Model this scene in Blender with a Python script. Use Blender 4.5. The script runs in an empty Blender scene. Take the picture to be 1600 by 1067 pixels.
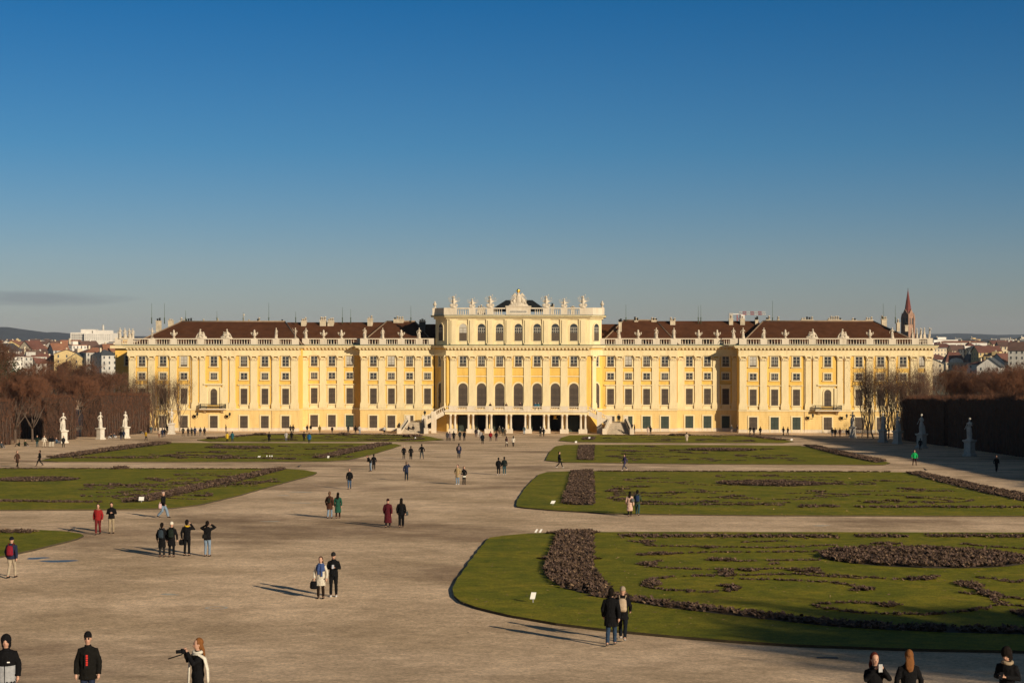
import bpy, bmesh, math, random
import numpy as np
from mathutils import Vector, Matrix
R = math.radians
rnd = random.Random(7)
npr = np.random.default_rng(7)
scene = bpy.context.scene
COL = scene.collection
CAMZ = 20.9
YAW = R(3.05)
FPX = 2443.0
CY, SY = math.cos(YAW), math.sin(YAW)
AX, FY = -17.4, 350.0            # palace axis and front plane


def gz(Y):
    """height of the garden ground at depth Y: it rises gently from the palace to the viewer"""
    z = 0.036 * max(0.0, 345.0 - Y)
    if Y < 60:
        z += 0.0018 * (60 - max(Y, 0)) ** 2
    return z


def ray(x, y):
    u = (x - 800) / FPX
    return u * CY - SY, u * SY + CY, (529 - y) / FPX


def G(x, y):
    """point of the ground seen at photo position x, y (survey helper)"""
    dx, dy, dz = ray(x, y)
    lo, hi = 5.0, 3000.0
    for _ in range(50):
        m = (lo + hi) / 2
        if CAMZ + dz * m > gz(m * dy):
            lo = m
        else:
            hi = m
    return Vector((lo * dx, lo * dy, gz(lo * dy)))


def GH(x, y, h):
    """ground point of someone of height h whose head top is seen at x, y"""
    dx, dy, dz = ray(x, y)
    lo, hi = 5.0, 3000.0
    for _ in range(50):
        m = (lo + hi) / 2
        if CAMZ + dz * m > gz(m * dy) + h:
            lo = m
        else:
            hi = m
    return Vector((lo * dx, lo * dy, gz(lo * dy)))


def XP(x, Y):
    dx, dy, _ = ray(x, 0)
    return Y * dx / dy


def ZP(x, y, Y):
    dx, dy, dz = ray(x, y)
    return CAMZ + dz * Y / dy


# ---------------------------------------------------------------- properties
def tag(o, label=None, cat=None, group=None, kind=None):
    if label: o['label'] = label
    if cat: o['category'] = cat
    if group: o['group'] = group
    if kind: o['kind'] = kind
    return o


def empty(name, loc=(0, 0, 0), rz=0, **k):
    o = bpy.data.objects.new(name, None)
    o.empty_display_size = 0.5
    COL.objects.link(o)
    o.location = loc
    o.rotation_euler = (0, 0, rz)
    return tag(o, **k)


def link(name, me, parent=None, loc=(0, 0, 0), rz=0, scale=None, **k):
    o = bpy.data.objects.new(name, me)
    COL.objects.link(o)
    o.parent = parent
    o.location = loc
    o.rotation_euler = (0, 0, rz)
    if scale:
        o.scale = (scale, scale, scale) if isinstance(scale, (int, float)) else scale
    return tag(o, **k)


def copy_tree(o, parent=None):
    c = o.copy()
    COL.objects.link(c)
    c.parent = parent
    for ch in list(o.children):
        copy_tree(ch, c)
    return c


def ordinal(n):
    w = ['first', 'second', 'third', 'fourth', 'fifth', 'sixth', 'seventh', 'eighth', 'ninth', 'tenth', 'eleventh', 'twelfth',
         'thirteenth', 'fourteenth', 'fifteenth', 'sixteenth', 'seventeenth', 'eighteenth', 'nineteenth', 'twentieth']
    if n < 20:
        return w[n]
    t = ['', '', 'twenty', 'thirty', 'forty', 'fifty', 'sixty', 'seventy', 'eighty', 'ninety'][min(9, (n + 1) // 10)]
    r = (n + 1) % 10
    return t + '-' + w[r - 1] if r else {'twenty': 'twentieth', 'thirty': 'thirtieth', 'forty': 'fortieth', 'fifty': 'fiftieth',
                                         'sixty': 'sixtieth', 'seventy': 'seventieth', 'eighty': 'eightieth', 'ninety': 'ninetieth'}[t]


# ---------------------------------------------------------------- mesh building
class MB:
    def __init__(s):
        s.v, s.f, s.m, s.mats, s.smooth = [], [], [], [], []

    def mi(s, mat):
        if mat not in s.mats:
            s.mats.append(mat)
        return s.mats.index(mat)

    def add(s, vs, fs, mat, smooth=False):
        b = len(s.v)
        k = s.mi(mat)
        s.v.extend([tuple(v) for v in vs])
        for f in fs:
            s.f.append([i + b for i in f]); s.m.append(k); s.smooth.append(smooth)

    def box(s, x0, x1, y0, y1, z0, z1, mat):
        s.add([(x0, y0, z0), (x1, y0, z0), (x1, y1, z0), (x0, y1, z0), (x0, y0, z1), (x1, y0, z1), (x1, y1, z1), (x0, y1, z1)],
              [(0, 3, 2, 1), (4, 5, 6, 7), (0, 1, 5, 4), (1, 2, 6, 5), (2, 3, 7, 6), (3, 0, 4, 7)], mat)

    def frustum(s, cx, cy, z0, z1, a0, b0, a1, b1, mat):
        v = []
        for z, a, b in ((z0, a0, b0), (z1, a1, b1)):
            v += [(cx - a, cy - b, z), (cx + a, cy - b, z), (cx + a, cy + b, z), (cx - a, cy + b, z)]
        s.add(v, [(0, 3, 2, 1), (4, 5, 6, 7), (0, 1, 5, 4), (1, 2, 6, 5), (2, 3, 7, 6), (3, 0, 4, 7)], mat)

    def rings(s, rs, mat, n=10, smooth=True, cap=True):
        """rs: list of lists of n points"""
        n = len(rs[0])
        vs = [p for r in rs for p in r]
        fs = []
        for k in range(len(rs) - 1):
            for i in range(n):
                j = (i + 1) % n
                fs.append((k * n + i, k * n + j, (k + 1) * n + j, (k + 1) * n + i))
        if cap:
            fs.append(tuple(reversed(range(n))))
            fs.append(tuple((len(rs) - 1) * n + i for i in range(n)))
        s.add(vs, fs, mat, smooth)

    def lathe(s, cx, cy, prof, mat, n=10, smooth=True, sx=1, sy=1):
        """prof: list of (z, r)"""
        rs = [[(cx + r * sx * math.cos(2 * math.pi * i / n), cy + r * sy * math.sin(2 * math.pi * i / n), z) for i in range(n)] for z, r in prof]
        s.rings(rs, mat, smooth=smooth)

    def stack(s, prof, mat, n=12):
        """prof: list of (cx, cy, z, rx, ry)"""
        rs = [[(cx + a * math.cos(2 * math.pi * i / n), cy + b * math.sin(2 * math.pi * i / n), z) for i in range(n)] for cx, cy, z, a, b in prof]
        s.rings(rs, mat)

    def tube(s, pts, rad, mat, n=8, flat=1.0):
        pts = [Vector(p) for p in pts]
        rs = []
        up0 = None
        for k, p in enumerate(pts):
            d = (pts[min(k + 1, len(pts) - 1)] - pts[max(k - 1, 0)]).normalized()
            if up0 is None or abs(up0.dot(d)) > .95:
                up0 = Vector((1, 0, 0)) if abs(d.x) < .7 else Vector((0, 1, 0))
            a = (up0 - d * up0.dot(d)).normalized()
            b = d.cross(a)
            up0 = a
            r = rad[k] if isinstance(rad, (list, tuple)) else rad
            rs.append([tuple(p + a * r * math.cos(2 * math.pi * i / n) + b * r * flat * math.sin(2 * math.pi * i / n)) for i in range(n)])
        s.rings(rs, mat)

    def ball(s, c, r, mat, n=10, m=6):
        rx, ry, rz = r if isinstance(r, (tuple, list)) else (r, r, r)
        rs = []
        for k in range(m + 1):
            t = math.pi * (k / m) if 0 < k < m else (0.04 if k == 0 else math.pi - .04)
            rs.append([(c[0] + rx * math.sin(t) * math.cos(2 * math.pi * i / n), c[1] + ry * math.sin(t) * math.sin(2 * math.pi * i / n), c[2] - rz * math.cos(t)) for i in range(n)])
        s.rings(rs, mat)

    def prism(s, outline, y0, y1, mat, smooth=False):
        """outline in x,z extruded from y0 (front) to y1"""
        n = len(outline)
        vs = [(x, y0, z) for x, z in outline] + [(x, y1, z) for x, z in outline]
        fs = [tuple(range(n)), tuple(reversed(range(n, 2 * n)))] + [(i, i + n, (i + 1) % n + n, (i + 1) % n) for i in range(n)]
        s.add(vs, fs, mat, smooth)

    def mesh(s, name):
        me = bpy.data.meshes.new(name)
        me.from_pydata(s.v, [], s.f)
        for m in s.mats:
            me.materials.append(m)
        me.polygons.foreach_set('material_index', s.m)
        me.polygons.foreach_set('use_smooth', s.smooth)
        me.update()
        return me

    def build(s, name, parent=None, loc=(0, 0, 0), rz=0, **k):
        return link(name, s.mesh(name), parent, loc, rz, **k)


def fixn(me):
    bm = bmesh.new(); bm.from_mesh(me)
    bmesh.ops.recalc_face_normals(bm, faces=bm.faces)
    bm.to_mesh(me); bm.free()
    return me


def voxel(mb, name, vox, smooth_it=2, folds=0):
    """melt the lofted volumes of one body (or garment) into one continuous surface"""
    me = mb.mesh('tmp')
    fixn(me)
    o = bpy.data.objects.new('tmp', me)
    COL.objects.link(o)
    m = o.modifiers.new('r', 'REMESH'); m.mode = 'VOXEL'; m.voxel_size = vox; m.use_smooth_shade = True
    if smooth_it:
        q = o.modifiers.new('s', 'SMOOTH'); q.iterations = smooth_it; q.factor = .4
    if folds:
        tx = bpy.data.textures.get('folds') or bpy.data.textures.new('folds', 'CLOUDS')
        tx.noise_scale = .11; tx.noise_depth = 2
        q = o.modifiers.new('d', 'DISPLACE'); q.texture = tx; q.strength = folds; q.mid_level = .5; q.texture_coords = 'LOCAL'
    dg = bpy.context.evaluated_depsgraph_get()
    out = bpy.data.meshes.new_from_object(o.evaluated_get(dg), depsgraph=dg)
    out.name = name
    bpy.data.objects.remove(o)
    out.materials.clear()
    for k in mb.mats:
        out.materials.append(k)
    out.polygons.foreach_set('use_smooth', [True] * len(out.polygons))
    return out


def tri_mesh(name, V, F, mats, mi=None):
    """fast mesh of triangles from numpy arrays"""
    me = bpy.data.meshes.new(name)
    nv, nf = len(V), len(F)
    me.vertices.add(nv); me.vertices.foreach_set('co', V.astype(np.float32).ravel())
    me.loops.add(nf * 3); me.loops.foreach_set('vertex_index', F.astype(np.int32).ravel())
    me.polygons.add(nf)
    me.polygons.foreach_set('loop_start', np.arange(0, nf * 3, 3, dtype=np.int32))
    for m in mats: me.materials.append(m)
    if mi is not None: me.polygons.foreach_set('material_index', mi.astype(np.int32))
    me.update(calc_edges=True)
    me.validate()
    return me


# ---------------------------------------------------------------- materials
MATS = {}


def mat(name, col, rough=.8, var=.0, scale=3.0, bump=0., bscale=20., metal=0., spec=.5, col2=None, detail=5, streak=None, coord='Object'):
    if name in MATS: return MATS[name]
    m = bpy.data.materials.new(name); m.use_nodes = True
    nt = m.node_tree; b = nt.nodes['Principled BSDF']
    b.inputs['Roughness'].default_value = rough
    b.inputs['Metallic'].default_value = metal
    b.inputs['Specular IOR Level'].default_value = spec
    b.inputs['Base Color'].default_value = (*col, 1)
    if var or col2:
        tc = nt.nodes.new('ShaderNodeTexCoord')
        mp = nt.nodes.new('ShaderNodeMapping')
        nt.links.new(tc.outputs[coord], mp.inputs[0])
        if streak: mp.inputs['Scale'].default_value = streak
        no = nt.nodes.new('ShaderNodeTexNoise'); no.inputs['Scale'].default_value = scale; no.inputs['Detail'].default_value = detail
        no.inputs['Roughness'].default_value = .65
        nt.links.new(mp.outputs[0], no.inputs['Vector'])
        cr = nt.nodes.new('ShaderNodeValToRGB')
        c2 = col2 or tuple(min(1, c * (1 + var)) for c in col)
        c1 = col if col2 else tuple(c * (1 - var) for c in col)
        cr.color_ramp.elements[0].position = .33; cr.color_ramp.elements[1].position = .67
        cr.color_ramp.elements[0].color = (*c1, 1); cr.color_ramp.elements[1].color = (*c2, 1)
        nt.links.new(no.outputs['Fac'], cr.inputs[0]); nt.links.new(cr.outputs[0], b.inputs['Base Color'])
    if bump:
        tc = nt.nodes.new('ShaderNodeTexCoord')
        n2 = nt.nodes.new('ShaderNodeTexNoise'); n2.inputs['Scale'].default_value = bscale; n2.inputs['Detail'].default_value = 6
        nt.links.new(tc.outputs[coord], n2.inputs['Vector'])
        bp = nt.nodes.new('ShaderNodeBump'); bp.inputs['Strength'].default_value = bump; bp.inputs['Distance'].default_value = .05
        nt.links.new(n2.outputs['Fac'], bp.inputs['Height']); nt.links.new(bp.outputs[0], b.inputs['Normal'])
    MATS[name] = m
    return m
# ================================================================ camera, sky, sun
cam = bpy.data.cameras.new('camera')
cam.sensor_width = 36; cam.lens = 36 * FPX / 1600
cam.clip_end = 30000; cam.clip_start = .5
co = bpy.data.objects.new('camera', cam); COL.objects.link(co)
co.location = (0, 0, CAMZ)
co.rotation_euler = (R(90) - math.atan(4.5 / FPX), 0, YAW)
scene.camera = co

SUN_EL, SUN_AZ = R(18.6), R(138)      # azimuth clockwise from +Y: the sun stands behind the viewer's right shoulder
w = bpy.data.worlds.new('World'); scene.world = w; w.use_nodes = True
nt = w.node_tree; bg = nt.nodes['Background']
sky = nt.nodes.new('ShaderNodeTexSky'); sky.sky_type = 'NISHITA'; sky.sun_disc = False
sky.sun_elevation = SUN_EL; sky.sun_rotation = SUN_AZ
sky.altitude = 300; sky.air_density = 1.0; sky.dust_density = .3; sky.ozone_density = 4.0
N_, L_ = nt.nodes.new, nt.links.new
tc = N_('ShaderNodeTexCoord'); sp = N_('ShaderNodeSeparateXYZ'); L_(tc.outputs['Generated'], sp.inputs[0])
def mth(op, a, b=None):
    n = N_('ShaderNodeMath'); n.operation = op
    for i, q in enumerate((a, b)):
        if q is None: continue
        if isinstance(q, (int, float)): n.inputs[i].default_value = q
        else: L_(q, n.inputs[i])
    return n.outputs[0]
# the low air is greyer than the model's, the upper sky in view a deeper blue
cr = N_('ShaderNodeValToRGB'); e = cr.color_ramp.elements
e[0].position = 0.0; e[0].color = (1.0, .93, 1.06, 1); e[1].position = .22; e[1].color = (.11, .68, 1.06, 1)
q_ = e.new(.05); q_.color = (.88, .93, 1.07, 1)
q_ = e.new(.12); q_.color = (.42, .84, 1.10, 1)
q_ = e.new(.32); q_.color = (.74, .66, .56, 1)  # unseen sky above the view, dimmed and neutralised to shape the shadow fill
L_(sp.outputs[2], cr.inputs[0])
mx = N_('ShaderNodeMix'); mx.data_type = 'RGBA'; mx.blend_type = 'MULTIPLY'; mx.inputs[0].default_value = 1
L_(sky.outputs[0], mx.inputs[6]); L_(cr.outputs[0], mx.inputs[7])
# one thin stratus streak low in the left of the sky
az = mth('DIVIDE', sp.outputs[0], sp.outputs[1])
a1 = mth('DIVIDE', mth('SUBTRACT', az, -.365), .075); b1 = mth('DIVIDE', mth('SUBTRACT', sp.outputs[2], .0245), .0055)
rr_ = mth('ADD', mth('MULTIPLY', a1, a1), mth('MULTIPLY', b1, b1))
mpn = N_('ShaderNodeMapping'); mpn.inputs['Scale'].default_value = (18, 18, 150); L_(tc.outputs['Generated'], mpn.inputs[0])
nz_ = N_('ShaderNodeTexNoise'); nz_.inputs['Scale'].default_value = 1.6; nz_.inputs['Detail'].default_value = 6; L_(mpn.outputs[0], nz_.inputs['Vector'])
md = mth('SUBTRACT', mth('ADD', nz_.outputs['Fac'], .55), rr_)
mr = N_('ShaderNodeMapRange'); mr.inputs['From Min'].default_value = .15; mr.inputs['From Max'].default_value = .95; mr.inputs['To Max'].default_value = .36; L_(md, mr.inputs['Value'])
m2 = N_('ShaderNodeMix'); m2.data_type = 'RGBA'; L_(mr.outputs[0], m2.inputs[0]); L_(mx.outputs[2], m2.inputs[6]); m2.inputs[7].default_value = (2.3, 2.35, 3.1, 1)
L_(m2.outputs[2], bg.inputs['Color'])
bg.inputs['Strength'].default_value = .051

sl = bpy.data.lights.new('sun', 'SUN'); sl.energy = 5.0; sl.angle = R(.5); sl.color = (1.0, .84, .62)
so = bpy.data.objects.new('sun', sl); COL.objects.link(so)
sd = Vector((math.sin(SUN_AZ) * math.cos(SUN_EL), math.cos(SUN_AZ) * math.cos(SUN_EL), math.sin(SUN_EL)))
so.rotation_euler = sd.to_track_quat('Z', 'Y').to_euler()
so.location = sd * 300
vs = scene.view_settings
vs.view_transform = 'Standard'; vs.look = 'None'; vs.gamma = 1; vs.exposure = .12
try: scene.cycles.use_denoising = True
except Exception: pass

# ================================================================ ground
def shade_nodes(m):
    nt = m.node_tree
    return nt, nt.nodes['Principled BSDF']


def gravel_mat():
    m = bpy.data.materials.new('gravel'); m.use_nodes = True
    nt, b = shade_nodes(m)
    N, L = nt.nodes.new, nt.links.new
    tc = N('ShaderNodeTexCoord')

    def noise(sc, scale=(1, 1, 1), det=6, rough=.6):
        mp = N('ShaderNodeMapping'); mp.inputs['Scale'].default_value = scale
        L(tc.outputs['Object'], mp.inputs[0])
        n = N('ShaderNodeTexNoise'); n.inputs['Scale'].default_value = sc; n.inputs['Detail'].default_value = det; n.inputs['Roughness'].default_value = rough
        L(mp.outputs[0], n.inputs['Vector'])
        return n.outputs['Fac']

    def ramp(f, a, b_, p0=.35, p1=.65):
        r = N('ShaderNodeValToRGB'); r.color_ramp.elements[0].color = (*a, 1); r.color_ramp.elements[1].color = (*b_, 1)
        r.color_ramp.elements[0].position = p0; r.color_ramp.elements[1].position = p1
        L(f, r.inputs[0]); return r.outputs[0]

    def mix(kind, f, a, c):
        x = N('ShaderNodeMix'); x.data_type = 'RGBA'; x.blend_type = kind
        if isinstance(f, float): x.inputs[0].default_value = f
        else: L(f, x.inputs[0])
        L(a, x.inputs[6]); L(c, x.inputs[7]); return x.outputs[2]
    base = ramp(noise(.11, (1, 1.2, 1)), (.53, .395, .26), (.75, .57, .40))
    fine = ramp(noise(7, det=8, rough=.85), (.46, .44, .42), (1.62, 1.6, 1.55), .3, .7)
    c = mix('MULTIPLY', 1.0, base, fine)
    mid = ramp(noise(1.3, (1, 1.0, 1), 9, .75), (.82, .80, .78), (1.2, 1.19, 1.17))
    c = mix('MULTIPLY', 1.0, c, mid)
    damp = ramp(noise(.045, (1, 1.5, 1), 8, .62), (1, 1, 1), (.56, .53, .51), .52, .64)
    c = mix('MULTIPLY', 1.0, c, damp)
    streak = ramp(noise(.28, (.7, .8, 1), 6, .6), (.86, .85, .83), (1.12, 1.12, 1.12), .38, .6)
    c = mix('MULTIPLY', 1.0, c, streak)
    L(c, b.inputs['Base Color'])
    b.inputs['Roughness'].default_value = .95; b.inputs['Specular IOR Level'].default_value = .15
    bp = N('ShaderNodeBump'); bp.inputs['Strength'].default_value = .45; bp.inputs['Distance'].default_value = .02
    L(noise(16, det=4, rough=.7), bp.inputs['Height']); L(bp.outputs[0], b.inputs['Normal'])
    return m


M_gravel = gravel_mat()


def ground_sheet(name, x0, x1, ys, dz, m, nx=1, **k):
    vs_, fs_ = [], []
    for y in ys:
        for i in range(nx + 1):
            vs_.append((x0 + (x1 - x0) * i / nx, y, gz(y) + dz))
    n = nx + 1
    for j in range(len(ys) - 1):
        for i in range(nx):
            fs_.append((j * n + i, j * n + i + 1, (j + 1) * n + i + 1, (j + 1) * n + i))
    me = bpy.data.meshes.new(name); me.from_pydata(vs_, [], fs_); me.materials.append(m)
    me.polygons.foreach_set('use_smooth', [True] * len(fs_))
    return link(name, me, kind='structure', **k)


ys = [-80, -40, 0] + list(range(4, 64, 2)) + [80, 120, 200, 300, 340, 343, 345, 347, 420, 520]
ground_sheet('ground', -190, 170, ys, 0, M_gravel)
M_land = mat('land', (.10, .10, .055), .95, .35, .02, coord='Object')
lv = [(-6000, -300), (6000, -300), (6000, 12000), (-6000, 12000)]
ground_sheet('terrain', -6000, 6000, [-300, -40, 0, 20, 40, 60, 200, 345, 500, 3000, 12000], -.35, M_land)

# distant hills
def hill(name, pts, Y, thick, m):
    """ridge traced by its skyline (x px, y px) at distance Y, a solid range with sloping flanks"""
    vs_, fs_ = [], []
    pp = []
    for k in range(len(pts) - 1):
        (xa, ya), (xb, yb) = pts[k], pts[k + 1]
        for q in range(10):
            t = q / 10
            pp.append((xa + (xb - xa) * t, ya + (yb - ya) * (3 * t * t - 2 * t ** 3)))
    pp.append(pts[-1])
    for x, y in pp:
        X, Z = XP(x, Y), max(2, ZP(x, y, Y)) + rnd.uniform(-.6, .6) * Y / 6000
        vs_ += [(X, Y - thick, -.4), (X, Y - thick * .45, Z * .6), (X, Y, Z), (X, Y + thick, -.4)]
    for k in range(len(pp) - 1):
        for j in range(3):
            a = k * 4 + j
            fs_.append((a, a + 4, a + 5, a + 1))
    me = bpy.data.meshes.new(name); me.from_pydata(vs_, [], fs_); me.materials.append(m)
    me.polygons.foreach_set('use_smooth', [True] * len(fs_))
    return link(name, fixn(me), kind='structure')


M_hill = mat('forest_hill', (.030, .034, .040), .95, .3, .004)
hill('hills', [(-500, 524), (-200, 515), (-60, 511), (10, 511), (30, 514), (60, 520), (85, 519), (110, 521), (200, 525), (420, 527)], 7000, 1500, M_hill)
hill('hills', [(1300, 527), (1440, 522), (1500, 521), (1560, 523), (1650, 521), (1800, 519), (2100, 524)], 9500, 1800, M_hill)

# puddle-blue damp patches and worn pale spots on the gravel
M_puddle = mat('water', (.05, .055, .06), .3, spec=.5)
def patch(name, px, py, rx, ry, m, dz=.006, kind='structure', seed=0, **k):
    c = G(px, py); rr = random.Random(seed)
    n = 26; vs_ = []
    ph = [rr.uniform(0, 6.3) for _ in range(4)]
    for i in range(n):
        a = 2 * math.pi * i / n
        r = 1 + .22 * math.sin(2 * a + ph[0]) + .15 * math.sin(3 * a + ph[1]) + .08 * math.sin(5 * a + ph[2])
        x, y = c.x + rx * r * math.cos(a), c.y + ry * r * math.sin(a)
        vs_.append((x, y, gz(y) + dz))
    me = bpy.data.meshes.new(name); me.from_pydata(vs_, [], [tuple(range(n))]); me.materials.append(m)
    return link(name, me, kind=kind, **k)


patch('water', 92, 876.5, .75, .55, M_puddle, seed=1)
patch('water', 58, 872, .5, .5, M_puddle, seed=2)
M_pale = mat('pale_grit', (.52, .47, .38), .95, .2, 2)
for k, (x, y, a, b) in enumerate([(264, 928.5, .42, .25), (470, 768.5, 1.0, .5), (443, 774, .5, .4), (470, 785.5, .8, .4), (423, 814.5, .55, .3), (1283, 821, .55, .35)]):
    patch('worn_patch', x, y, a, b, M_pale, seed=10 + k)
# manhole ring in the gravel
mb = MB(); c = G(338, 949.5)
ri, ro, n = .34, .46, 28
vv = []
for r_ in (ri, ro):
    for i in range(n):
        a = 2 * math.pi * i / n
        vv.append((r_ * math.cos(a), r_ * math.sin(a), gz(c.y + r_ * math.sin(a)) - gz(c.y) + .008))
mb.add(vv, [(i, n + i, n + (i + 1) % n, (i + 1) % n) for i in range(n)], mat('concrete_ring', (.55, .5, .42), .9, .15, 8))
mb.build('manhole', loc=c, label='pale round manhole ring set in the gravel, left foreground', cat='manhole')
mb = MB(); c = G(1293, 1028)
mb.box(-.33, .33, -.1, .1, .003, .02, mat('iron', (.03, .03, .03), .6))
for i in range(9): mb.box(-.3 + i * .07, -.27 + i * .07, -.08, .08, .02, .028, MATS['iron'])
mb.build('drain_grate', loc=c, label='dark slotted drain grate on the gravel by the near lawn edge', cat='drain')
# ================================================================ lawns and planted beds
def lawn_mat():
    m = bpy.data.materials.new('lawn'); m.use_nodes = True
    nt, b = shade_nodes(m); N, L = nt.nodes.new, nt.links.new
    tc = N('ShaderNodeTexCoord')

    def noise(sc, det, rough, scale=(1, 1, 1)):
        mp = N('ShaderNodeMapping'); mp.inputs['Scale'].default_value = scale; L(tc.outputs['Object'], mp.inputs[0])
        n = N('ShaderNodeTexNoise'); n.inputs['Scale'].default_value = sc; n.inputs['Detail'].default_value = det; n.inputs['Roughness'].default_value = rough
        L(mp.outputs[0], n.inputs['Vector']); return n.outputs['Fac']

    def ramp(f, st):
        r = N('ShaderNodeValToRGB'); e = r.color_ramp.elements
        while len(e) < len(st): e.new(.5)
        for q, (p, c) in zip(e, st): q.position = p; q.color = (*c, 1)
        L(f, r.inputs[0]); return r.outputs[0]

    def mul(a, c):
        x = N('ShaderNodeMix'); x.data_type = 'RGBA'; x.blend_type = 'MULTIPLY'; x.inputs[0].default_value = 1
        L(a, x.inputs[6]); L(c, x.inputs[7]); return x.outputs[2]
    c = ramp(noise(.3, 9, .72), [(.28, (.115, .14, .010)), (.46, (.19, .19, .013)), (.6, (.27, .235, .020)), (.72, (.33, .235, .04))])
    c = mul(c, ramp(noise(12, 4, .8), [(.3, (.42, .42, .42)), (.7, (1.5, 1.5, 1.5))]))
    c = mul(c, ramp(noise(1.6, 6, .7), [(.3, (.58, .66, .6)), (.7, (1.28, 1.2, 1.1))]))
    L(c, b.inputs['Base Color']); b.inputs['Roughness'].default_value = .9; b.inputs['Specular IOR Level'].default_value = .12
    bp = N('ShaderNodeBump'); bp.inputs['Strength'].default_value = .5; bp.inputs['Distance'].default_value = .03
    L(noise(9, 5, .8), bp.inputs['Height']); L(bp.outputs[0], b.inputs['Normal'])
    return m


M_lawn = lawn_mat()
M_earth = mat('lawn_edge_earth', (.06, .045, .02), .95, .3, 3)
LAWN_H = .10


def smooth_poly(pts, it=2):
    return pts


def lawn(name, pix, extra=(), label=None):
    """pix: outline in survey positions, extra: world points appended (x from palace axis, depth)"""
    P = [G(x, y).xy for x, y in pix] + [Vector((AX + a, b)) for a, b in extra]
    # densify for a slightly irregular mown edge
    Q = []
    for i in range(len(P)):
        a, c = P[i], P[(i + 1) % len(P)]
        n = max(1, int((c - a).length / 1.2))
        for k in range(n):
            p = a.lerp(c, k / n)
            Q.append(p + Vector((rnd.uniform(-.05, .05), rnd.uniform(-.06, .06))))
    bm = bmesh.new()
    top = [bm.verts.new((p.x, p.y, 0)) for p in Q]
    bm.faces.new(top)
    ymin, ymax = min(p.y for p in Q), max(p.y for p in Q)
    for yc in [44, 46, 48, 50, 52, 54, 56, 58, 60, 70, 80, 345]:
        if ymin < yc < ymax:
            bmesh.ops.bisect_plane(bm, geom=bm.verts[:] + bm.edges[:] + bm.faces[:], plane_co=(0, yc, 0), plane_no=(0, 1, 0))
    bmesh.ops.triangulate(bm, faces=bm.faces[:])
    for f in bm.faces:
        if f.normal.z < 0: f.normal_flip()
    for v in bm.verts: v.co.z = gz(v.co.y) + LAWN_H
    ed = [e for e in bm.edges if e.is_boundary]
    r = bmesh.ops.extrude_edge_only(bm, edges=ed)
    nv = [g for g in r['geom'] if isinstance(g, bmesh.types.BMVert)]
    for v in nv: v.co.z -= LAWN_H + .05
    for f in bm.faces:
        f.material_index = 1 if abs(f.normal.z) < .5 else 0
    me = bpy.data.meshes.new(name); bm.to_mesh(me); bm.free()
    me.materials.append(M_lawn); me.materials.append(M_earth)
    return link('lawn', me, kind='structure')


M_leafA = mat('withered_leaf_brown', (.082, .048, .028), .85, .35, 6)
M_leafB = mat('withered_leaf_mauve', (.115, .07, .052), .85, .3, 6)
M_leafC = mat('withered_leaf_tan', (.22, .14, .08), .85, .3, 6)
M_soil = mat('bed_soil', (.055, .036, .022), .98, .4, 5)


def clumps(pts, size, hgt):
    """low ruffled plants: each is a rosette of bent triangular leaves"""
    n = len(pts)
    K = 7
    P = np.repeat(np.array(pts, dtype=float), K, axis=0)
    N = n * K
    a = npr.uniform(0, 2 * np.pi, N)
    s = size * npr.uniform(.6, 1.3, N)
    h = hgt * .78 * npr.uniform(.35, 1.15, N)
    off = npr.uniform(-.45, .45, (N, 2)) * size
    bx, by, bz = P[:, 0] + off[:, 0], P[:, 1] + off[:, 1], P[:, 2]
    ca, sa = np.cos(a), np.sin(a)
    wdt = s * .42
    v0 = np.stack([bx - sa * wdt, by + ca * wdt, bz - .01 + h * npr.uniform(0, .5, N)], 1)
    v1 = np.stack([bx + sa * wdt, by - ca * wdt, bz - .01 + h * npr.uniform(0, .5, N)], 1)
    v2 = np.stack([bx + ca * s * .75, by + sa * s * .75, bz + h], 1)
    V = np.stack([v0, v1, v2], 1).reshape(-1, 3)
    F = np.arange(N * 3).reshape(-1, 3)
    mi = npr.choice(3, N, p=[.52, .36, .12])
    return V, F, mi


def inside(p, poly):
    c = False; j = len(poly) - 1
    for i in range(len(poly)):
        if (poly[i][1] > p[1]) != (poly[j][1] > p[1]) and p[0] < (poly[j][0] - poly[i][0]) * (p[1] - poly[i][1]) / (poly[j][1] - poly[i][1]) + poly[i][0]:
            c = not c
        j = i
    return c


def bed_poly(W, dens, size, hgt, mound=0.0, ctr=None):
    xs, yy = [p[0] for p in W], [p[1] for p in W]
    area = (max(xs) - min(xs)) * (max(yy) - min(yy))
    out = []
    for _ in range(int(area * dens)):
        p = (rnd.uniform(min(xs), max(xs)), rnd.uniform(min(yy), max(yy)))
        if inside(p, W):
            out.append((p[0], p[1], gz(p[1]) + LAWN_H + rnd.uniform(0, .05) + mound * (.6 + .4 * math.sin(p[0] * 2.1 + p[1] * 1.7))))
    return clumps(out, size, hgt) if out else None


def bed_line(W, width, dens, size, hgt, gap=.0):
    out = []
    for i in range(len(W) - 1):
        a, c = Vector(W[i]), Vector(W[i + 1])
        d = c - a; ln = d.length
        if ln < 1e-6: continue
        n = int(ln * dens * max(width, .3)) + 1
        nr = Vector((-d.y, d.x)).normalized()
        for _ in range(n):
            t = rnd.random()
            p = a + d * t + nr * rnd.gauss(0, width * .3)
            if gap and math.sin(p.x * 1.9) + math.sin(p.y * 2.3 + p.x) < -2 + 2 * gap * 2: continue
            out.append((p.x, p.y, gz(p.y) + LAWN_H))
    return clumps(out, size, hgt) if out else None


def soil_poly(W, dz):
    return [(p[0], p[1], gz(p[1]) + LAWN_H + dz) for p in W]


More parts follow.
